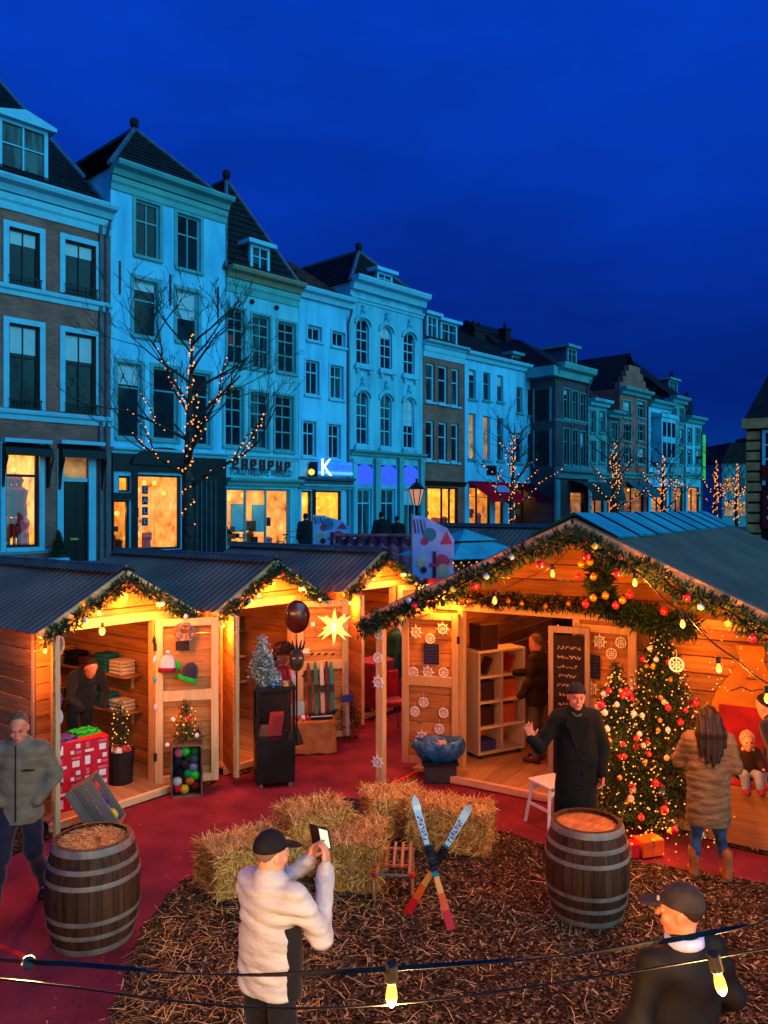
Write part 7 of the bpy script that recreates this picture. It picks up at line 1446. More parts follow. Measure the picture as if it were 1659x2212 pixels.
# old skis leaning on the open door
pBl, nBl, mB = leaf_plane(HB, DB, 0.0)
for i, (x, c, lb, y0) in enumerate(((666, (96, 40, 26), 'brown', 1432), (681, (30, 110, 104), 'teal', 1430), (694, (190, 180, 170), 'white', 1432), (705, (80, 34, 24), 'dark brown', 1428), (715, (30, 120, 116), 'turquoise', 1430), (747, (150, 134, 128), 'grey blue-bound', 1428))):
    top = on_plane(x, y0, pBl + nBl * 0.06, nBl); bot = top.copy(); bot.z = 0.5 if i < 5 else 0.15; bot += nBl * 0.12; t = thing('old_ski', f'{lb} old ski leaning on the star hut door', 'ski', bot); d = top - bot; sd = Vector((-nBl.y, nBl.x, 0)); mb = MB()
    for k in range(6):
        u0, u1 = k / 6, (k + 1) / 6; w0, w1 = (0.03 if u < 0.95 else 0.012 for u in (u0, u1)); mb.add([d * u0 - sd * w0, d * u0 + sd * w0, d * u1 + sd * w1, d * u1 - sd * w1, d * u0 - sd * w0 + nBl * .012, d * u0 + sd * w0 + nBl * .012, d * u1 + sd * w1 + nBl * .012, d * u1 - sd * w1 + nBl * .012], [(0, 1, 2, 3), (4, 5, 6, 7), (0, 3, 7, 4), (1, 2, 6, 5)])
    mb.build('blade', mat('old_ski_' + lb.replace(' ', '_').replace('-', '_'), lin(*c), rough=0.5, scale=14), t)
    MB().obox(d * 0.5 + nBl * 0.03, sd * (0.03 if i < 5 else 0.09), d.normalized() * 0.05, nBl * 0.018).build('binding', mat('binding_blue', lin(30, 40, 140), rough=0.5) if i == 5 else IRON, t)
# rows of little black birds on the door
for r_, y in enumerate((1413, 1459)):
    for k in range(4 if r_ == 0 else 2):
        c = on_plane(656 + 15 * k + 8 * (1 - r_) + (10 if r_ == 0 else 0), y, pBl + nBl * 0.06, nBl); o = MB().ball((0, 0, 0), 0.022, 8, sz=(1.6, .6, .7)).build('bird_figure', W_BLACK, smooth=True, loc=c, rot=(0, -0.5, 0)); tag(o, f'tiny black bird figure on the star hut door, {("first", "second", "third", "fourth")[k]} in the {("upper", "lower")[r_]} row', 'figurine')
poster('small pale note on the star hut door', 661, 1406, 0.10, 0.07, pBl + nBl * 0.055, nBl, name='note', m=WHEEL, lines=2, seed=3); poster('white price card on the star hut door', 676, 1348, 0.06, 0.06, pBl + nBl * 0.055, nBl, name='price_card', m=WHEEL, lines=1, seed=5)
# the glowing paper star
c = on_plane(722, 1353, pBl + nBl * 0.16, nBl); t = thing('paper_star', 'glowing yellow many-pointed paper star lantern', 'star lantern', c); mb = MB(); n = 0; STM = mat('star_paper', (0.9, 0.6, 0.2), rough=0.9, emit=(1.0, 0.50, 0.10), es=1.5); gr = (1 + 5 ** 0.5) / 2
dirs = [Vector(v).normalized() for v in ((1, gr, 0), (-1, gr, 0), (1, -gr, 0), (-1, -gr, 0), (0, 1, gr), (0, -1, gr), (0, 1, -gr), (0, -1, -gr), (gr, 0, 1), (gr, 0, -1), (-gr, 0, 1), (-gr, 0, -1))] + [Vector(v).normalized() for v in ((1, 1, 1), (1, 1, -1), (1, -1, 1), (1, -1, -1), (-1, 1, 1), (-1, 1, -1), (-1, -1, 1), (-1, -1, -1))]
for d in dirs:
    u = d.orthogonal().normalized(); v = d.cross(u); base = [d * 0.06 + (u * math.cos(a) + v * math.sin(a)) * 0.042 for a in (0, math.pi / 2, math.pi, 3 * math.pi / 2)]; mb.add(base + [d * 0.25], [(0, 1, 4), (1, 2, 4), (2, 3, 4), (3, 0, 4)])
t.scale = (1.25, 1.25, 1.25); mb.build('points', STM, t); MB().ball((0, 0, 0), 0.085, 12).build('core', glow('star_core', (1.0, 0.72, 0.30), 5.0), t, smooth=True); MB().tube([(0, 0, 0.08), (0, 0, 0.6)], 0.003, 4).build('cord', W_BLACK, t); lamp('star_light', nBl * 0.32, 14, (1.0, 0.40, 0.07), 0.10, parent=t)
o, _ = fir('dark spruce sapling at the corner of the star hut', HB.W(1.32, -0.2, 0.01), 0.95, 0.3, 40, 34, name='spruce_sapling', trunk=0.02)
# farthest hut: red chair
t = thing('red_chair', 'red upholstered chair with thin metal legs before the farthest hut', 'chair', G(845, 1580), math.radians(20)); MB().cbox(-0.2, 0.2, -0.2, 0.2, 0.44, 0.52, 0.02).build('seat', RED, t); MB().cbox(-0.2, 0.2, 0.17, 0.22, 0.53, 0.95, 0.02).build('backrest', RED, t)
for sx in (-1, 1):
    for sy in (-1, 1): MB().tube([(sx * 0.17, sy * 0.17, 0.44), (sx * 0.2, sy * 0.21, 0.0)], 0.012, 6).build('leg', HOOP, t)

# ---- behind the huts: banners, tiled stall, parasol, street lamp, car, bicycle, potted tree
def banner(label, px, ptop, pbot, wpx, Y, seed):
    a, c = PY(px, pbot, Y), PY(px + wpx, ptop, Y); t = thing('banner', label, 'banner', (a.x, Y, a.z), math.radians(-6)); w, h = c.x - a.x, c.z - a.z
    P = [(0, 0), (w, 0), (w * 1.02, h * 0.62), (w * 0.85, h * 0.80), (w * 0.3, h * 0.97), (0.0, h)]; MB().prism(P, -0.01, 0.01).build('cloth', mat('banner_cloth', lin(176, 186, 232), lin(150, 164, 222), rough=0.8, scale=3), t); MB().tube([(-0.02, 0, -a.z + 0.05), (-0.02, 0, h * 1.02)], 0.02, 6).build('pole', HOOP, t)
    PK, PD, PT, PC_ = mat('banner_pink', lin(214, 74, 100)), mat('banner_maroon', lin(110, 36, 60)), mat('banner_teal', lin(60, 130, 150)), mat('banner_cream', lin(206, 190, 160))
    def disc(x, z, r, m, nn=12, sx=1.0): MB().prism([(x + r * sx * math.cos(2 * math.pi * i / nn), z + r * math.sin(2 * math.pi * i / nn)) for i in range(nn)], -0.016 - 0.001 * len(t.children), -0.0105).build('printed_shape', m, t)
    disc(w * .42, h * .70, w * .17, PT); disc(w * .30, h * .60, w * .10, PK); disc(w * .72, h * .30, w * .18, PK); disc(w * .22, h * .28, w * .15, PC_, 12, 0.8); disc(w * .75, h * .16, w * .17, PC_); disc(w * .28, h * .17, w * .08, PD)
    MB().prism([(w * .68, h * .56), (w * .98, h * .56), (w * .84, h * .76)], -0.026, -0.0105).build('printed_shape', PK, t); MB().box(w * .5, w * .58, -0.027, -0.0105, h * .03, h * .45).build('printed_shape', PD, t); MB().box(w * .42, w * .66, -0.028, -0.0105, h * .22, h * .27).build('printed_shape', PK, t)
    for k in range(4): MB().prism([(w * (.06 + .09 * k), h * .72), (w * (.10 + .09 * k), h * .72), (w * (.05 + .08 * k), h * .93), (w * (.02 + .08 * k), h * .93)], -0.02, -0.0105).build('printed_shape', PT if k % 2 else PD, t)
banner('large printed banner with pink and blue shapes behind the large hut eave', 891, 1112, 1255, 88, 15.8, 1); banner('small printed banner beyond the third hut roof', 677, 1112, 1180, 76, 21.0, 2)
TILE = mat('tile_red', lin(190, 84, 92), lin(150, 60, 72), rough=0.55, scale=6); TILED = mat('tile_dark', lin(110, 36, 50), lin(84, 26, 40), rough=0.6)
c0 = PY(720, 1178, 19.5); c1_ = PY(895, 1178, 19.5); t = thing('tiled_stall', 'stall with red pantiled roof behind the third hut', 'stall', (c0.x, 19.5, 0), 0.0); wdt = c1_.x - c0.x + 0.5; zt = PY(800, 1160, 20.2).z; rows = 5; colsn = 9
for r_ in range(rows):
    for c_ in range(colsn):
        y0 = 0.9 - 0.9 * r_ / rows; z0 = zt - 0.75 * r_ / rows; x0 = wdt * c_ / colsn; tw = wdt / colsn; mb = MB(); vs = []
        for i in range(7): u = i / 6; z_ = 0.05 * math.sin(u * 2 * math.pi); vs += [(x0 + tw * u, y0, z0 + z_ - 0.01), (x0 + tw * u, y0 - 0.24, z0 - 0.19 + z_ + 0.02)]
        mb.add(vs, [(2 * i, 2 * i + 1, 2 * i + 3, 2 * i + 2) for i in range(6)]); mb.build('roof_tile', TILE if r_ else TILED, t)
MB().box(0, wdt, -0.1, 1.0, 0, zt - 0.85).build('stall_body', mat('stall_maroon', lin(90, 24, 34), rough=0.8), t); MB().tube([(0, 0.92, zt + 0.03), (wdt, 0.92, zt + 0.03)], 0.05, 8).build('ridge', TILE, t)
# maroon cloth screen by the third hut
o = MB().box(0, 1.6, 0, 0.05, 0, 1.15).build('cloth_screen', mat('screen_maroon', lin(106, 20, 44), lin(80, 14, 34), rough=0.9), loc=(0.75, 15.2, 1.15), rot=(0, 0, math.radians(12))); tag(o, 'maroon cloth screen beside the third hut gable', 'screen')
c = PY(1005, 1200, 17.0); t = thing('parasol', 'square teal market parasol with a small cap roof and light fringe', 'parasol', (c.x, 17.0, 0), math.radians(30)); CAN = mat('parasol_teal', lin(90, 190, 190), lin(70, 160, 166), rough=0.8, scale=3)
zb, zm, zt = PY(1005, 1200, 17.0).z, PY(1005, 1170, 17).z, PY(990, 1143, 17).z; r0, r1, r2 = 1.05, 0.42, 0.48
mb = MB(); mb.add([(-r0, -r0, zb), (r0, -r0, zb), (r0, r0, zb), (-r0, r0, zb), (-r1, -r1, zm), (r1, -r1, zm), (r1, r1, zm), (-r1, r1, zm)], [(0, 1, 5, 4), (1, 2, 6, 5), (2, 3, 7, 6), (3, 0, 4, 7)]); mb.build('canopy', CAN, t)
mb = MB(); mb.add([(-r2, -r2, zm + 0.04), (r2, -r2, zm + 0.04), (r2, r2, zm + 0.04), (-r2, r2, zm + 0.04), (0, 0, zt)], [(0, 1, 4), (1, 2, 4), (2, 3, 4), (3, 0, 4)]); mb.build('cap', CAN, t); MB().tube([(0, 0, 0), (0, 0, zt - 0.05)], 0.03, 8).build('pole', HOOP, t)
light_string('fringe of fairy lights along the parasol edge', [Vector((c.x, 17.0, 0)) + Matrix.Rotation(math.radians(30), 3, 'Z') @ Vector((-r0 + 2 * r0 * i / 34, -r0 - 0.02, zb - 0.06 - 0.06 * (i % 3))) for i in range(35)] + [Vector((c.x, 17.0, 0)) + Matrix.Rotation(math.radians(30), 3, 'Z') @ Vector((r0 + .02, -r0 + 2 * r0 * i / 20, zb - 0.06 - 0.06 * (i % 3))) for i in range(20)], 0.016, [], wire=False)
pl_ = PY(900, 1120, 24.0); t = thing('street_lamp', 'black lantern street lamp in front of the arched window house', 'street lamp', (pl_.x, 24.0, STREET)); zl = PY(900, 1066, 24).z - STREET
MB().lathe([(0.14, 0), (0.12, 0.3), (0.06, 0.4), (0.05, zl - 0.4), (0.09, zl - 0.36)], 10, cap=(True, True)).build('post', W_BLACK, t, smooth=True); MB().lathe([(0.10, zl - 0.34), (0.22, zl + 0.12)], 6, cap=(True, True)).build('lantern_glass', glow('lantern_glow', (1.0, 0.42, 0.26), 0.55), t)
fr = MB()
for k in range(6): a = math.pi * k / 3; fr.bar((0.105 * math.cos(a), 0.105 * math.sin(a), zl - 0.34), (0.228 * math.cos(a), 0.228 * math.sin(a), zl + 0.12), 0.022, 0.022)
fr.lathe([(0.26, zl + 0.12), (0.10, zl + 0.3), (0.03, zl + 0.34), (0.04, zl + 0.44)], 6, cap=(True, True)); fr.build('lantern_frame', W_BLACK, t)
# car on the quay, only its rear shows above the roofs
pc_ = PY(1290, 1120, 44.0); t = thing('parked_car', 'dark car with two red tail lights on the quay', 'car', (pc_.x, 44.0, STREET), math.radians(-38)); CARM = mat('car_paint', lin(26, 40, 56), lin(18, 28, 40), rough=0.25, coat=0.6)
bd_ = MB(); P = [(0, 0.28), (0, 0.85), (0.12, 0.95), (0.35, 1.38), (1.9, 1.46), (2.7, 1.0), (3.9, 0.88), (4.05, 0.6), (4.05, 0.28)]; bd_.prism(P, -0.85, 0.85, axis=0); o = bd_.build('body', CARM, t)
gl_ = MB(); gl_.add([(-0.68, 0.10, 0.98), (0.68, 0.10, 0.98), (0.60, 0.33, 1.36), (-0.60, 0.33, 1.36)], [(0, 1, 2, 3)]); g_ = gl_.build('rear_window', PANE, t); g_.location.y = -0.02
for s in (-1, 1):
    MB().cbox(s * 0.68 - 0.12, s * 0.68 + 0.12, -0.03, 0.02, 0.66, 0.86, 0.02).build('tail_light', glow('tail_light', (1.0, 0.05, 0.02), 3.0), t)
    for y in (0.75, 3.2): w = MB(); w.tube([(s * 0.72, y, 0.31), (s * 0.88, y, 0.31)], 0.31, 16); w.build('wheel', W_BLACK, t)
def bicycle(label, c, rz):
    t = thing('bicycle', label, 'bicycle', c, rz)
    for x in (0, 1.05): MB().tube([(x + 0.34 * math.cos(a), 0, 0.34 + 0.34 * math.sin(a)) for a in np.linspace(0, 6.2832, 22)], 0.02, 5, cap=False).build('wheel', W_BLACK, t)
    f = MB(); A, B, C, D, E_ = (0, 0, .34), (0.42, 0, .30), (0.30, 0, .85), (0.85, 0, .82), (1.05, 0, .34)
    for u, v in ((A, B), (A, C), (B, C), (B, D), (C, D), (D, E_)): f.tube([u, v], 0.018, 5)
    f.build('frame', LEAD, t); MB().cbox(0.18, 0.38, -0.06, 0.06, 0.9, 0.95, 0.01).build('saddle', W_BLACK, t); MB().tube([(0.72, -0.28, 1.02), (0.86, 0, 1.06), (0.72, 0.28, 1.02)], 0.014, 5).build('handlebar', HOOP, t)
pb_ = fpt(s_of(604, 0.8), 0.8, STREET); bicycle('bicycle parked before the shop with the red lettered sign', pb_, FROT)
pt_ = fpt(s_of(127, 0.5), 0.5, STREET); t = thing('planter', 'pale square planter beside the black front door', 'planter', pt_, FROT); MB().cbox(-0.24, 0.24, -0.24, 0.24, 0.0, 0.42, 0.02).build('pot', W_FRAMEW, t); fir('potted conifer with pale berries beside the black front door', pt_ + Vector((0, 0, 0.40)), 0.85, 0.26, 60, 30, name='potted_conifer', trunk=0.03, lw=1.2, w=0.012)
# ================================================================ people: smooth blended surfaces grown over posed joints
class SD:
    """a sampled distance field; parts blend smoothly; surface() nets it into one closed mesh"""
    def __init__(s, lo, hi, h):
        s.o = np.array(lo, np.float64); s.h = h; n = np.ceil((np.array(hi) - s.o) / h).astype(int) + 1; s.D = np.full(n, 1.0, np.float32)
    def sub(s, lo, hi):
        a = np.maximum(np.floor((np.array(lo) - s.o) / s.h).astype(int), 0); b = np.minimum(np.ceil((np.array(hi) - s.o) / s.h).astype(int) + 1, s.D.shape)
        sl = tuple(slice(i, j) for i, j in zip(a, b)); ax = [s.o[k] + s.h * np.arange(a[k], b[k]) for k in range(3)]
        return sl, ax[0][:, None, None], ax[1][None, :, None], ax[2][None, None, :]
    def join(s, sl, d, k, op='u'):
        D = s.D[sl]
        if op == 'u': t = np.clip(0.5 + 0.5 * (D - d) / k, 0, 1); s.D[sl] = D * (1 - t) + d * t - k * t * (1 - t)
        else: d = -d; t = np.clip(0.5 - 0.5 * (D - d) / k, 0, 1); s.D[sl] = D * (1 - t) + d * t + k * t * (1 - t)
    def cone(s, a, b, ra, rb, k=0.03, q=1.0, op='u'):
        a, b = np.array(a, float), np.array(b, float); r = max(ra, rb) * max(1, q) + k + 0.03; sl, X, Y, Z = s.sub(np.minimum(a, b) - r, np.maximum(a, b) + r)
        a2, b2 = a.copy(), b.copy(); a2[1] /= q; b2[1] /= q; ba = b2 - a2; L2 = max((ba ** 2).sum(), 1e-9); px, py, pz = X - a2[0], Y / q - a2[1], Z - a2[2]
        t = np.clip((px * ba[0] + py * ba[1] + pz * ba[2]) / L2, 0, 1); d = np.sqrt((px - ba[0] * t) ** 2 + (py - ba[1] * t) ** 2 + (pz - ba[2] * t) ** 2) - (ra + (rb - ra) * t)
        s.join(sl, (d * min(1.0, q)).astype(np.float32), k, op)
    def ell(s, c, r, M=None, k=0.02, op='u', cut=None):
        c = np.array(c, float); R_ = max(r) + k + 0.03; sl, X, Y, Z = s.sub(c - R_, c + R_); px, py, pz = X - c[0], Y - c[1], Z - c[2]
        if M is not None: u = [px * M[0][i] + py * M[1][i] + pz * M[2][i] for i in range(3)]
        else: u = [px + 0 * py + 0 * pz, py + 0 * px + 0 * pz, pz + 0 * px + 0 * py]
        k0 = np.sqrt(sum((u[i] / r[i]) ** 2 for i in range(3))); k1 = np.sqrt(sum((u[i] / r[i] ** 2) ** 2 for i in range(3))) + 1e-9; d = k0 * (k0 - 1) / k1
        if cut is not None: d = np.maximum(d, cut(*u))
        s.join(sl, d.astype(np.float32), k, op)
    def cutz(s, z0=None, z1=None):
        Z = s.o[2] + s.h * np.arange(s.D.shape[2])[None, None, :]
        if z0 is not None: s.D = np.maximum(s.D, z0 - Z).astype(np.float32)
        if z1 is not None: s.D = np.maximum(s.D, Z - z1).astype(np.float32)
    def warp(s, fn):
        X = s.o[0] + s.h * np.arange(s.D.shape[0])[:, None, None]; Y = s.o[1] + s.h * np.arange(s.D.shape[1])[None, :, None]; Z = s.o[2] + s.h * np.arange(s.D.shape[2])[None, None, :]
        s.D = np.where(np.abs(s.D) < 0.07, s.D + fn(X, Y, Z), s.D).astype(np.float32)
    def mesh(s):
        D = s.D; S = D < 0; n = np.array(D.shape) - 1; c = [(i, j, k) for i in (0, 1) for j in (0, 1) for k in (0, 1)]
        cnt = sum(S[i:i + n[0], j:j + n[1], k:k + n[2]].astype(np.int8) for i, j, k in c); act = (cnt > 0) & (cnt < 8); I = np.argwhere(act); acc = np.zeros((len(I), 3)); num = np.zeros(len(I))
        V = {q: D[I[:, 0] + q[0], I[:, 1] + q[1], I[:, 2] + q[2]] for q in c}
        for q in c:
            for ax in range(3):
                if q[ax]: continue
                p = list(q); p[ax] = 1; p = tuple(p); a, b = V[q], V[p]; m = (a < 0) != (b < 0); t = np.where(m, a / np.where(m, a - b, 1), 0)
                for d_ in range(3): acc[:, d_] += np.where(m, q[d_] + (t if d_ == ax else 0), 0)
                num += m
        P = s.o + s.h * (I + acc / num[:, None]); idx = np.full(n, -1, np.int64); idx[I[:, 0], I[:, 1], I[:, 2]] = np.arange(len(I)); F_ = []
        for ax in range(3):
            u, v = [(1, 2), (2, 0), (0, 1)][ax]; a = [slice(None)] * 3; b = [slice(None)] * 3; a[ax] = slice(0, -1); b[ax] = slice(1, None); cr_ = S[tuple(a)] != S[tuple(b)]; E = np.argwhere(cr_); E = E[(E[:, u] > 0) & (E[:, v] > 0) & (E[:, u] < n[u]) & (E[:, v] < n[v])]
            def cell(du, dv): e = E.copy(); e[:, u] += du; e[:, v] += dv; return idx[e[:, 0], e[:, 1], e[:, 2]]
            Q = np.stack([cell(-1, -1), cell(0, -1), cell(0, 0), cell(-1, 0)], 1); fl = S[E[:, 0], E[:, 1], E[:, 2]]; Q[~fl] = Q[~fl][:, ::-1]; F_.append(Q)
        F_ = np.concatenate(F_); F_ = F_[(F_ >= 0).all(1)]; return P, F_
    def build(s, name, m, parent):
        P, F_ = s.mesh(); me = bpy.data.meshes.new(name); me.from_pydata(P.tolist(), [], F_.tolist()); me.materials.append(m); me.polygons.foreach_set('use_smooth', [True] * len(F_)); me.update(); return link(name, me, parent)
def head_frame(yaw, pitch, roll=0.0):            # columns: right(+x), back(+y), up
    return np.array(Matrix.Rotation(yaw, 3, 'Z') @ Matrix.Rotation(pitch, 3, 'X') @ Matrix.Rotation(roll, 3, 'Y'))
def add_head(S, c, M, s=1.0, fine=True):
    at = lambda x, y, z: np.array(c) + M @ (np.array((x, y, z)) * s)
    S.ell(at(0, 0.012, 0.030), [0.076 * s, 0.096 * s, 0.100 * s], M, 0.02); S.ell(at(0, -0.018, -0.045), [0.060 * s, 0.074 * s, 0.082 * s], M, 0.03 * s); S.ell(at(0, -0.062, -0.098), [0.028 * s, 0.024 * s, 0.022 * s], M, 0.02 * s)
    if fine:
        for x in (-1, 1): S.ell(at(x * 0.033, -0.098, 0.008), [0.018 * s, 0.014 * s, 0.012 * s], M, 0.012, 'd'); S.ell(at(x * 0.042, -0.068, -0.028), [0.022 * s, 0.018 * s, 0.02 * s], M, 0.02)
        S.ell(at(0, -0.082, 0.030), [0.050 * s, 0.016 * s, 0.011 * s], M, 0.015); S.cone(at(0, -0.090, 0.014), at(0, -0.113, -0.026), 0.008 * s, 0.0135 * s, 0.012); S.ell(at(0, -0.090, -0.063), [0.024 * s, 0.011 * s, 0.010 * s], M, 0.012)
    for x in (-1, 1): S.ell(at(x * 0.079, 0.010, -0.008), [0.010 * s, 0.020 * s, 0.031 * s], M, 0.012)
    return at
def add_hand(S, w, f, nrm, th, curl=0.5, s=1.0, spread=0.10):
    """palm and five fingers: f points along the hand, nrm out of the palm, th towards the thumb"""
    w = np.array(w, float); f = np.array(f, float); f /= np.linalg.norm(f); nrm = np.array(nrm, float); nrm -= f * nrm.dot(f); nrm /= np.linalg.norm(nrm); th_ = np.cross(nrm, f); th_ = th_ if th_.dot(np.array(th, float)) > 0 else -th_
    for i, (o, L_) in enumerate(((0.030, 0.074), (0.010, 0.082), (-0.010, 0.076), (-0.029, 0.060))):
        kn = w + f * (0.086 - 0.006 * abs(i - 1)) * s + th_ * o * s; S.cone(w + th_ * o * 0.55 * s, kn, 0.017 * s, 0.0125 * s, 0.014); d = f + th_ * spread * (1.2 - i * 0.8); d /= np.linalg.norm(d); p = kn
        for j, q in enumerate((0.45, 0.32, 0.26)):
            a = curl * (0.7, 1.0, 0.9)[j]; d = d * math.cos(a) + nrm * math.sin(a); d /= np.linalg.norm(d); e = p + d * L_ * q * s; S.cone(p, e, (0.0105 - 0.0006 * j) * s, (0.0098 - 0.0006 * j) * s, 0.006); p = e
            # the next joint keeps bending about the knuckle axis
            nrm_j = nrm
    p = w + f * 0.022 * s + th_ * 0.026 * s; d = f * 0.55 + th_ * 0.75 + nrm * 0.25; d /= np.linalg.norm(d); e = p + d * 0.046 * s; S.cone(p, e, 0.0155 * s, 0.0115 * s, 0.012); d = d + f * 0.5 + nrm * curl * 0.6; d /= np.linalg.norm(d); S.cone(e, e + d * 0.034 * s, 0.0110 * s, 0.0095 * s, 0.006)
SKIN = mat('skin', lin(222, 160, 128), lin(200, 132, 102), rough=0.55, scale=14, spec=0.4); SKIN_R = mat('skin_ruddy', lin(214, 138, 108), lin(190, 112, 86), rough=0.55, scale=14)
EYEW = mat('eye_white', lin(176, 160, 150), rough=0.5); EYEI = mat('eye_iris', lin(40, 34, 30), rough=0.25); LIP = mat('lip', lin(170, 88, 80), rough=0.5); BROW = mat('brow', lin(92, 66, 48), rough=0.9)
def J0():
    return dict(pelvis=(0, 0, .95), chest=(0, 0, 1.30), neck=(0, 0.01, 1.47), head=(0, -0.02, 1.635), rs=(-.185, 0, 1.425), ls=(.185, 0, 1.425), re=(-.25, .02, 1.14), le=(.25, .02, 1.14), rw=(-.25, -.06, .90), lw=(.25, -.06, .90), rh=(-.09, 0, .92), lh=(.09, 0, .92), rk=(-.10, -.02, .50), lk=(.10, -.02, .50), ra=(-.10, .02, .085), la=(.10, .02, .085), hyaw=0.0, hpitch=0.0, hroll=0.0)
def folds(amp, kind, seed=0):
    q = random.Random(seed); P = [(q.uniform(-8, 8), q.uniform(-8, 8), q.uniform(18, 40), q.uniform(0, 6)) for _ in range(5)]
    def fn(X, Y, Z):
        w = 0
        for a, b, c, p in P: w = w + np.sin(a * X + b * Y + c * Z + p + 1.5 * np.sin(7 * X + 4 * Z + p))
        if kind == 'quilt': return -amp * (np.abs(np.sin(np.pi * Z / 0.115 + 0.25 * np.sin(5 * X))) ** 0.5 - 0.5) + amp * 0.12 * w
        if kind == 'drape': w2 = 0
        if kind == 'drape':
            for a, b, c, p in P: w2 = w2 + np.sin(4 * a * X + 3 * b * Y + 0.15 * c * Z + p)
            return amp * (0.28 * w2 + 0.10 * w)
        if kind == 'crease':
            v = 0
            for a, b, c, p in P: v = v + (1 - 2 * np.abs(np.sin(0.5 * (a * 2.6 * X + b * 2.6 * Y + c * 2.3 * Z + p + 1.2 * np.sin(9 * X + 5 * Z + p)))) ** 0.7)
            return amp * 0.30 * v
        return amp * 0.32 * w
    return fn
def person(label, loc, yaw, J=None, coat=None, legs=None, shoes=None, skin=SKIN, hands=None, panel=None, hair=None, hat=None, s=1.0, h=0.012, face=True, sleeve=1.0, coat_r=1.0, hem=0.80, collar=0.065, legr=1.0, fk='fold', fa=0.010, hm=None, brim=None, split=None, name='person'):
    j = J0(); j.update(J or {}); t = thing(name, label, 'person', loc, yaw); t.scale = (s, s, s); A = lambda k: np.array(j[k], float)
    pts = np.array([j[k] for k in j if isinstance(j[k], tuple)]); lo, hi = pts.min(0) - (0.30, 0.30, 0.12), pts.max(0) + (0.30, 0.30, 0.28); M = head_frame(j['hyaw'], j['hpitch'], j['hroll']); hc = A('head')
    # body: head, neck, trunk, limbs and hands in one skin
    S = SD(lo, hi, h); at = add_head(S, hc, M, 1.0, h < 0.011); S.cone(at(0, 0.012, -0.05), A('neck') - (0, 0, .05), 0.054, 0.062, 0.03); S.cone(A('chest'), A('pelvis') + (0, 0, .1), 0.125, 0.11, 0.05, 0.6); S.cone(A('rs'), A('ls'), 0.05, 0.05, 0.05); S.cone(A('pelvis') - (.06, 0, 0), A('pelvis') + (.06, 0, 0), .085, .085, .05)
    for q in 'rl':
        S.cone(A(q + 's'), A(q + 'e'), .042, .036, .03); S.cone(A(q + 'e'), A(q + 'w'), .036, .025, .02); S.cone(A(q + 'h'), A(q + 'k'), .06, .042, .04); S.cone(A(q + 'k'), A(q + 'a'), .042, .032, .03); S.cone(A(q + 'a'), A(q + 'a') + (0, -.1, -.04), .03, .024, .03)
        if hands and q in hands: f, nr, thd, cu = hands[q]; add_hand(S, A(q + 'w') + np.array(f) / np.linalg.norm(f) * 0.012, f, nr, thd, cu)
    S.build('body', skin, t)
    hcut = SD(hc - 0.19, hc + 0.19, min(h, 0.009))
    if coat is not None:
        C = SD(lo, hi, max(h, 0.0105)); r = coat_r; ch, pv = A('chest'), A('pelvis'); C.cone(ch + (0, 0, .04), ch * .4 + pv * .6, .185 * r, .170 * r, .05, .66); C.cone(ch * .45 + pv * .55, np.array((pv[0], pv[1], hem + 0.04)), .175 * r, .192 * r, .06, .70); C.cone(A('rs') * .82 + ch * .18, A('ls') * .82 + ch * .18, .072 * r, .072 * r, .06)
        for q in 'rl': C.cone(A(q + 's'), A(q + 'e'), .070 * r * sleeve, .060 * r * sleeve, .045); C.cone(A(q + 'e'), A(q + 'w'), .058 * r * sleeve, .047 * r * sleeve, .03)
        if collar: C.cone(A('neck') - (0, 0, .03), A('neck') + (0, -.01, .022), collar + .022, collar + .012, .035)
        C.warp(folds(fa, fk, int(abs(loc[0]) * 97))); C.cutz(z0=hem); C.build('coat' if hem < .7 else 'jacket', coat, t)
        if panel:
            C2 = SD(lo, hi, C.h); X = C.o[0] + C.h * np.arange(C.D.shape[0])[:, None, None]; Y = C.o[1] + C.h * np.arange(C.D.shape[1])[None, :, None]; Z = C.o[2] + C.h * np.arange(C.D.shape[2])[None, None, :]; C2.cone(ch + (0, 0, .04), ch * .4 + pv * .6, .185 * r, .170 * r, .05, .66); C2.cone(ch * .45 + pv * .55, np.array((pv[0], pv[1], hem + 0.04)), .175 * r, .192 * r, .06, .70); C2.D = np.maximum(C2.D - .017, panel[1](X, Y, Z)).astype(np.float32); C2.build('side_panel', panel[0], t)
    if legs is not None:
        T = SD((lo[0], lo[1], 0.0), (hi[0], hi[1], 1.15), max(h, .0115)); T.cone(A('pelvis') - (.055, 0, -.05), A('pelvis') + (.055, 0, .05), .115 * legr, .115 * legr, .05, .85)
        for q in 'rl': T.cone(A(q + 'h'), A(q + 'k'), .092 * legr, .070 * legr, .04); T.cone(A(q + 'k'), A(q + 'a') + (0, 0, .02), .067 * legr, .056 * legr, .04)
        T.warp(folds(.006, 'fold', 3)); T.cutz(z0=.055 if not (hm == 'boots') else .22, z1=1.08); T.build('trousers', legs, t)
    if shoes is not None:
        for q in 'rl':
            a = A(q + 'a'); B = SD(a - (.12, .30, .12), a + (.12, .16, .30), .011); top = .24 if hm == 'boots' else .06; d = np.array(j.get(q + 'toe', (0, -1, 0)), float); B.cone(a + (0, 0, top - .05), a + (0, .015, -.03), .058 if hm == 'boots' else .045, .046, .03); B.cone(a - d * .03 + (0, 0, -.042), a + d * .15 + (0, 0, -.048), .043, .036, .03); B.cutz(z0=a[2] - .085); B.build('boot' if hm == 'boots' else 'shoe', shoes, t)
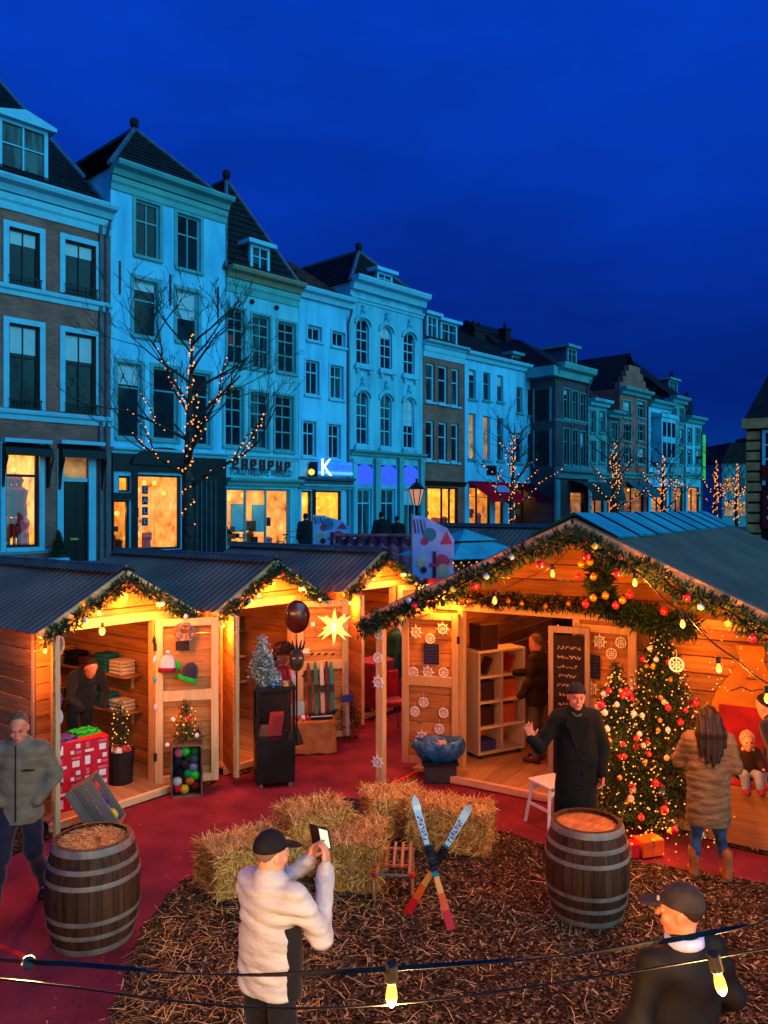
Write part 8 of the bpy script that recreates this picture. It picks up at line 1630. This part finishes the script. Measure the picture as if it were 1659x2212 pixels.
    if hair is not None:
        m_, style = hair; Hh = SD(hc - (.22, .24, .62 if style == 'long' else .2), hc + (.22, .24, .22), min(h, .010))
        if style == 'short': Hh.ell(at(0, .018, .040), [.082, .098, .100], M, .01, cut=lambda x, y, z: np.maximum(np.maximum(-y * .8 - z * .6 - .004, -.10 - z), np.minimum(-y - .0, -z - .015))); Hh.warp(lambda X, Y, Z: .0022 * np.sin(230 * X + 60 * Z) * np.cos(170 * Y) + .0016 * np.sin(310 * Y + 90 * X))
        if style == 'long':
            Hh.ell(at(0, .020, .036), [.092, .108, .106], M, .01, cut=lambda x, y, z: -y - .045 - z * .3)
            for x, zz, yy in ((-.09, -.34, .06), (-.05, -.42, .10), (0, -.46, .12), (.05, -.42, .11), (.09, -.36, .08), (.11, -.26, .03), (-.11, -.26, .02)): Hh.cone(at(x * .6, .07, .02), at(x * .95, .085 + yy * .2, -.14), .05, .045, .03); Hh.cone(at(x * .95, .085 + yy * .2, -.14), at(x * 1.15, .10 + yy * .2, zz), .042, .016, .03)
            Hh.warp(lambda X, Y, Z: .006 * np.sin(95 * X + 6 * Z + 30 * Y) + .003 * np.sin(190 * X + 9 * Z))
        Hh.build('hair', m_, t)
    if hat is not None:
        m_, style = hat; K = hcut
        if style == 'beanie': K.ell(at(0, .014, .052), [.089, .106, .104], M, .01, cut=lambda x, y, z: -.022 - z - y * .30); K.cone(at(0, -.094, .026), at(0, -.094, .028), .004, .004, .01); K.warp(lambda X, Y, Z: .0015 * np.sin(220 * X) * np.sin(210 * Y))
        if style == 'cap':
            K.ell(at(0, .016, .040), [.087, .106, .104], M, .01, cut=lambda x, y, z: -.010 - z - y * .10); K.ell(at(0, -.128, .038), [.070, .082, .013], M @ head_frame(0, .16), .008)
        if style == 'hood': K.ell(at(0, .012, .030), [.096, .112, .118], M, .01, cut=lambda x, y, z: np.maximum(-y - .052, -.135 - z)); K.ell(at(0, -.062, .055), [.078, .03, .03], M, .02)
        K.build('cap' if style == 'cap' else 'beanie' if style == 'beanie' else 'hood', m_, t)
        if style == 'beanie':
            g = MB(); g.lathe([(.090, -.022), (.096, -.018), (.096, .020), (.088, .024)], 24); o = g.build('beanie_cuff', m_, t, smooth=True); o.matrix_local = Matrix.Translation(Vector(at(0, .014, .052))) @ Matrix(M).to_4x4() @ Matrix.Rotation(-.29, 4, 'X') @ Matrix.Diagonal((1, 1.19, 1, 1)).to_4x4()
        if style == 'cap': MB().ball(tuple(at(0, .016, .144)), .009, 8).build('cap_button', m_, t, smooth=True)
    if face:
        for x in (-1, 1):
            e = MB().ball((0, 0, 0), .0125, 10).build('eye', EYEW, t, smooth=True, loc=at(x * .033, -.0795, .008)); MB().ball((0, 0, 0), .0075, 8).build('iris', EYEI, e, smooth=True, loc=Vector(M @ np.array((0, -.0082, -.001)))); ld = MB(); ld.tube([tuple(at(x * .033 - .015, -.088, .0125)), tuple(at(x * .033, -.0935, .0165)), tuple(at(x * .033 + .015, -.087, .0125))], [.003, .0045, .003], 6); ld.build('eyelid', skin, t, smooth=True)
            b_ = MB(); b_.tube([tuple(at(x * .016, -.101, .026)), tuple(at(x * .034, -.098, .032)), tuple(at(x * .052, -.086, .026))], [.0035, .0045, .002], 5); b_.build('eyebrow', BROW, t)
        l_ = MB(); l_.tube([tuple(at(-.024, -.093, -.064)), tuple(at(0, -.103, -.061)), tuple(at(.024, -.093, -.064))], [.003, .0055, .003], 6); l_.build('mouth', LIP, t, smooth=True)
    return t, at, j
BLK = mat('cloth_black', (0.010, 0.010, 0.012), (0.006, 0.006, 0.008), rough=0.85, scale=12, sheen=0.1); NAVY = mat('cloth_navy', lin(30, 32, 52), lin(18, 20, 36), rough=0.85, scale=10, sheen=0.2)
# 1 the walking man
J = dict(rw=(-.165, -.10, .99), lw=(.17, -.09, .98), re=(-.285, .05, 1.16), le=(.295, .05, 1.16), rk=(-.13, -.16, .50), ra=(-.20, -.10, .085), lk=(.12, -.02, .50), la=(.17, .20, .10), hpitch=.30, hyaw=.10, head=(.0, -.05, 1.63))
person('walking man in a grey green quilted jacket looking down', (-3.30, 7.35, 0), math.radians(10), J, mat('jacket_olive', lin(116, 106, 88), lin(94, 86, 70), rough=.8, scale=8, bump=.15, bscale=22), NAVY, W_BLACK, SKIN_R, None, None, (mat('hair_brown', lin(116, 90, 66), lin(84, 62, 46), rough=.8, scale=30), 'short'), None, 1.0, .0085, coat_r=1.05, hem=.78, fk='quilt', fa=.010, collar=.068, legr=1.14)
g = MB(); g.tube([(0.0, -.155, 1.50), (0, -.16, 1.3), (0, -.158, 1.1), (0, -.155, .82)], .006, 5); g.build('zip', W_BLACK, bpy.data.objects['person']); MB().cbox(.05, .16, -.162, -.15, 1.265, 1.28, .003).build('pocket_zip', W_BLACK, bpy.data.objects['person'])
# 2 the photographer
J = dict(re=(-.31, -.10, 1.20), rw=(-.135, -.36, 1.46), le=(.27, -.20, 1.24), lw=(.035, -.40, 1.44), rs=(-.195, -.02, 1.43), ls=(.19, -.03, 1.43), hyaw=-.25, hpitch=.10)
WJ = mat('jacket_white', lin(188, 188, 184), lin(170, 170, 168), rough=.6, scale=5, bump=.22, bscale=7, stretch=(1, 1, 2.6)); t2, at2, j2 = person('photographer in a white padded jacket and black cap seen from behind', (-.66, 4.66, 0), math.radians(146), J, WJ, BLK, W_BLACK, SKIN, {'r': ((.30, -.42, .80), (.8, .2, -.2), (.4, -.3, -.2), .55), 'l': ((-.20, -.35, .85), (-.7, .1, -.3), (-.3, -.4, -.2), .5)}, panel=(BLK, lambda X, Y, Z: np.maximum(np.maximum(np.maximum(X + .06, np.abs(Y + .045) - .10 + 0 * X), Z - 1.27), .85 - Z)), hair=(mat('hair_grey', lin(120, 96, 80), rough=.9), 'short'), hat=(mat('cap_black', lin(22, 22, 26), lin(12, 12, 16), rough=.8), 'cap'), s=.985, h=.0085, sleeve=.92, coat_r=1.0, hem=.86, fk='crease', fa=.011, collar=.072)
ph = thing('smartphone', 'smartphone with bright screen held up by the photographer', 'phone', t2.matrix_world @ Vector((0, 0, 0))); bpy.context.view_layer.update(); mw = t2.matrix_world
ph.matrix_world = mw @ Matrix.Translation((-.045, -.47, 1.585)) @ Matrix.Rotation(-.25, 4, 'X'); MB().cbox(-.038, .038, -.005, .005, -.07, .075, .003).build('case', W_BLACK, ph); MB().box(-.034, .034, .0055, .0075, -.058, .066).build('screen', litmat('phone_screen', (0.55, 0.75, 0.62), (1.0, 0.92, 0.62), 1.1, 22.0), ph); MB().cbox(.042, .115, -.004, .004, -.07, .078, .003).build('flip_cover', mat('cover_brown', lin(60, 30, 24), rough=.6), ph)
# 3 man with the grey cap at the lower right
J = dict(hyaw=.72, hpitch=.05, re=(-.29, .02, 1.16), le=(.29, .02, 1.16), rw=(-.20, -.2, 1.0), lw=(.2, -.2, 1.0)); CAPG = mat('cap_grey', lin(54, 48, 52), lin(38, 34, 38), rough=.9, scale=16)
t3, at3, j3 = person('man in a charcoal cap and black jacket seen from behind at the lower right', (1.47, 3.98, 0.014), math.radians(200), J, mat('jacket_black_brown', lin(20, 15, 15), lin(11, 8, 9), rough=.7, scale=6), BLK, W_BLACK, SKIN_R, None, None, (mat('hair_dark', lin(40, 28, 22), rough=.9), 'short'), (CAPG, 'cap'), .98, .0085, coat_r=1.03, hem=.75, fk='fold', fa=.010, collar=.06)
g = MB(); g.lathe([(.080, 0), (.095, .012), (.094, .05), (.074, .055)], 20); o = g.build('shirt_collar', mat('collar_blue', lin(176, 186, 226), lin(140, 150, 206), rough=.7, scale=14), t3, smooth=True, loc=(0, .012, 1.475), rot=(.12, 0, 0)); MB().cbox(-.006, .006, -.006, .006, -.012, .012, .002).build('cap_badge', EYEW, t3, loc=tuple(at3(.040, -.098, .066)))
# 4 the waving man
J = dict(re=(-.37, -.06, 1.13), rw=(-.46, -.20, 1.25), le=(.27, .02, 1.14), lw=(.25, -.05, .89), hyaw=.12, hpitch=.05)
t4, at4, j4 = person('waving man in a long dark coat and knitted hat', (1.98, 8.35, 0), math.radians(-6), J, mat('coat_dark_green', lin(16, 22, 18), lin(9, 13, 11), rough=.9, scale=14, bump=.15, bscale=60), BLK, W_BLACK, SKIN_R, {'r': ((-.25, -.12, .95), (.05, -1, .0), (1, 0, 0), .10), 'l': ((.0, -.1, -1), (-1, -.2, 0), (0, -1, 0), .75)}, None, None, (mat('hat_charcoal', lin(36, 38, 46), lin(24, 25, 32), rough=.95, bump=.3, bscale=90), 'beanie'), 1.02, .0080, coat_r=1.13, hem=.42, fk='drape', fa=.010, collar=.062)
g = MB(); g.tube([(-.055, -.065, 1.50), (-.03, -.095, 1.475), (0, -.108, 1.455), (.03, -.095, 1.475), (.055, -.065, 1.50)], .016, 6); g.build('scarf', mat('scarf_grey', lin(120, 140, 146), rough=.9), t4, smooth=True)
for s_ in (-1, 1): MB().prism([(0, 1.47), (s_ * .10, 1.46), (s_ * .12, 1.38), (s_ * .07, 1.33), (s_ * .075, 1.30), (0, 1.08)], -.150, -.138).build('lapel', MATS['coat_dark_green'], t4)
for z in (1.05, .92, .79): MB().ball((.05, -.150, z), .012, 8, sz=(1, .5, 1)).build('button', W_BLACK, t4, smooth=True)
# 5 woman at the throne
J = dict(re=(-.26, .02, 1.16), rw=(-.20, -.22, 1.02), le=(.27, -.10, 1.18), lw=(.14, -.34, 1.14), rk=(-.11, -.02, .5), ra=(-.17, .05, .085), lk=(.11, -.02, .5), la=(.14, -.02, .085), hpitch=.2)
person('woman with long dark hair in a khaki parka seen from behind', (3.17, 7.92, 0), math.radians(172), J, mat('parka_khaki', lin(124, 100, 68), lin(98, 78, 52), rough=.85, scale=7, bump=.2, bscale=14, stretch=(1, 1, 2)), mat('jeans_blue', lin(60, 84, 116), lin(26, 38, 62), rough=.9, scale=7), mat('boot_tan', lin(168, 98, 46), lin(130, 72, 32), rough=.7, scale=10), SKIN, None, None, (mat('hair_black_brown', lin(38, 24, 20), lin(20, 12, 11), rough=.5, scale=40, stretch=(6, 6, .6)), 'long'), None, .945, .0095, False, coat_r=1.12, hem=.56, fk='crease', fa=.008, hm='boots', legr=.9)
# 6 baby on the throne
J = dict(pelvis=(0, 0, .07), chest=(0, .0, .23), neck=(0, -.005, .30), head=(0, -.03, .40), rs=(-.09, 0, .28), ls=(.09, 0, .28), re=(-.14, -.03, .19), le=(.14, -.03, .19), rw=(-.13, -.11, .14), lw=(.13, -.11, .14), rh=(-.05, -.02, .06), lh=(.05, -.02, .06), rk=(-.07, -.17, .075), lk=(.07, -.17, .075), ra=(-.07, -.24, -.06), la=(.07, -.24, -.06))
pby = HR.W(1.60, 0.98, 0.70)
tb = thing('person', 'baby in a pink knitted hood sitting on the throne', 'person', pby, math.radians(-8)); hc = np.array(J['head']); M0 = head_frame(0, .05); bs = 0.80
S = SD((-.3, -.4, -.16), (.3, .25, .6), .009); at = add_head(S, hc, M0, bs, True); A = lambda k: np.array(J[k], float); S.cone(at(0, .01, -.05), A('neck'), .035, .04, .02); S.cone(A('chest'), A('pelvis'), .06, .06, .03)
for q in 'rl': S.cone(A(q + 's'), A(q + 'e'), .03, .026, .02); S.cone(A(q + 'e'), A(q + 'w'), .026, .02, .02); S.cone(A(q + 'h'), A(q + 'k'), .035, .03, .02); S.cone(A(q + 'k'), A(q + 'a'), .03, .024, .02); S.cone(A(q + 'w'), A(q + 'w') + (0, -.045, -.005), .018, .016, .01); S.cone(A(q + 'a'), A(q + 'a') + (0, -.05, 0), .024, .022, .01)
S.build('body', SKIN, tb)
C = SD((-.3, -.4, -.16), (.3, .25, .6), .010); C.cone(A('chest') + (0, 0, .02), A('pelvis'), .105, .12, .03, .85)
for q in 'rl': C.cone(A(q + 's'), A(q + 'e'), .055, .05, .03); C.cone(A(q + 'e'), A(q + 'w'), .048, .04, .02)
C.warp(folds(.006, 'fold', 8)); C.build('jacket', mat('baby_coat_brown', lin(62, 40, 26), lin(40, 26, 18), rough=.9), tb)
T = SD((-.3, -.4, -.16), (.3, .25, .3), .010)
for q in 'rl': T.cone(A(q + 'h'), A(q + 'k'), .055, .05, .03); T.cone(A(q + 'k'), A(q + 'a') + (0, .01, .02), .05, .042, .02)
T.build('trousers', mat('baby_trousers', lin(150, 160, 186), lin(120, 132, 160), rough=.9), tb)
for q in 'rl': B = SD(A(q + 'a') - .12, A(q + 'a') + .12, .008); B.cone(A(q + 'a') + (0, .01, .0), A(q + 'a') + (0, -.055, -.01), .034, .032, .02); B.build('shoe', mat('baby_shoe', lin(150, 40, 80), rough=.7), tb)
K = SD(hc - .17, hc + .17, .007); K.ell(at(0, .012, .030), [.088 * bs * 1.1, .105 * bs * 1.08, .108 * bs * 1.1], M0, .01, cut=lambda x, y, z: np.maximum(-y * .9 - z * .5 - .035, -.10 - z)); K.cone(at(-.06, .0, -.115), at(.06, 0, -.115), .032, .032, .02); K.ell(at(0, .01, .145), [.014, .014, .014], M0, .01); K.build('hood', mat('hood_pink', lin(236, 176, 160), lin(216, 150, 136), rough=.95, bump=.3, bscale=120), tb)
for x in (-1, 1): MB().ball(tuple(at(x * .033, -.088, .006)), .0095, 8).build('eye', EYEI, tb, smooth=True)
MB().tube([tuple(at(-.018, -.094, -.064)), tuple(at(0, -.102, -.066)), tuple(at(.018, -.094, -.064))], .004, 5).build('mouth', LIP, tb)
# 7 to 13: the others
person('person in a dark blue jacket at the right edge bending to the baby', (4.13, 8.22, 0), math.radians(215), dict(re=(-.27, -.12, 1.18), rw=(-.14, -.34, 1.05), chest=(0, -.12, 1.28), neck=(0, -.20, 1.43), head=(0, -.28, 1.57), rs=(-.18, -.15, 1.40), ls=(.18, -.15, 1.40), hpitch=.4), NAVY, BLK, W_BLACK, SKIN, None, None, (MATS['hair_dark'], 'short'), None, .98, .013, False, coat_r=1.12, hem=.78)
person('man in a dark brown jacket and grey trousers inside the large hut', (2.12, 11.25, .10), math.radians(-118), dict(re=(-.24, -.16, 1.18), rw=(-.12, -.34, 1.18), le=(.25, -.02, 1.15), lw=(.24, -.15, .95), hpitch=.15), mat('jacket_brown', lin(46, 28, 24), lin(28, 18, 16), rough=.8), mat('trousers_grey', lin(96, 86, 84), lin(70, 62, 62), rough=.9), mat('shoe_brown', lin(80, 44, 26), rough=.6), SKIN_R, None, None, (MATS['hair_brown'], 'short'), None, 1.0, .0115, False, coat_r=1.1, hem=.80)
person('person in a long green coat standing at the farthest hut', (.20, 14.6, 0), math.radians(-80), dict(re=(-.24, -.14, 1.16), rw=(-.14, -.32, 1.08)), mat('coat_green', lin(24, 84, 62), lin(14, 56, 42), rough=.85), BLK, W_BLACK, SKIN_R, None, None, (MATS['hair_brown'], 'short'), None, .94, .013, False, coat_r=1.1, hem=.62)
person('stallholder in black bending inside the knitwear hut', (HA.W(.28, 1.45, 0).x, HA.W(.28, 1.45, 0).y, .10), math.radians(40), dict(chest=(0, -.18, 1.20), neck=(0, -.32, 1.32), head=(0, -.42, 1.42), rs=(-.18, -.24, 1.30), ls=(.18, -.24, 1.30), re=(-.24, -.32, 1.05), le=(.24, -.32, 1.05), rw=(-.14, -.45, .92), lw=(.14, -.45, .92), hpitch=.6), BLK, BLK, W_BLACK, SKIN_R, None, None, (MATS['hair_dark'], 'short'), None, 1.0, .013, False, coat_r=1.0, sleeve=.9, hem=.80)
for px, Y, lb, yw, sc_h in ((660, 27.0, 'standing at the yellow lit shop door', 200, 1.0), (824, 26.0, 'in a hat before the arched window house', 190, 1.03), (858, 26.5, 'the shorter of the pair before the arched window house', 170, .95)):
    p = PY(px, 1100, Y); person('dark silhouetted passer-by ' + lb, (p.x, Y, STREET), math.radians(yw), None, BLK, BLK, W_BLACK, SKIN_R, None, None, (MATS['hair_dark'], 'short'), None, sc_h, .018, False, coat_r=1.15, hem=.7)
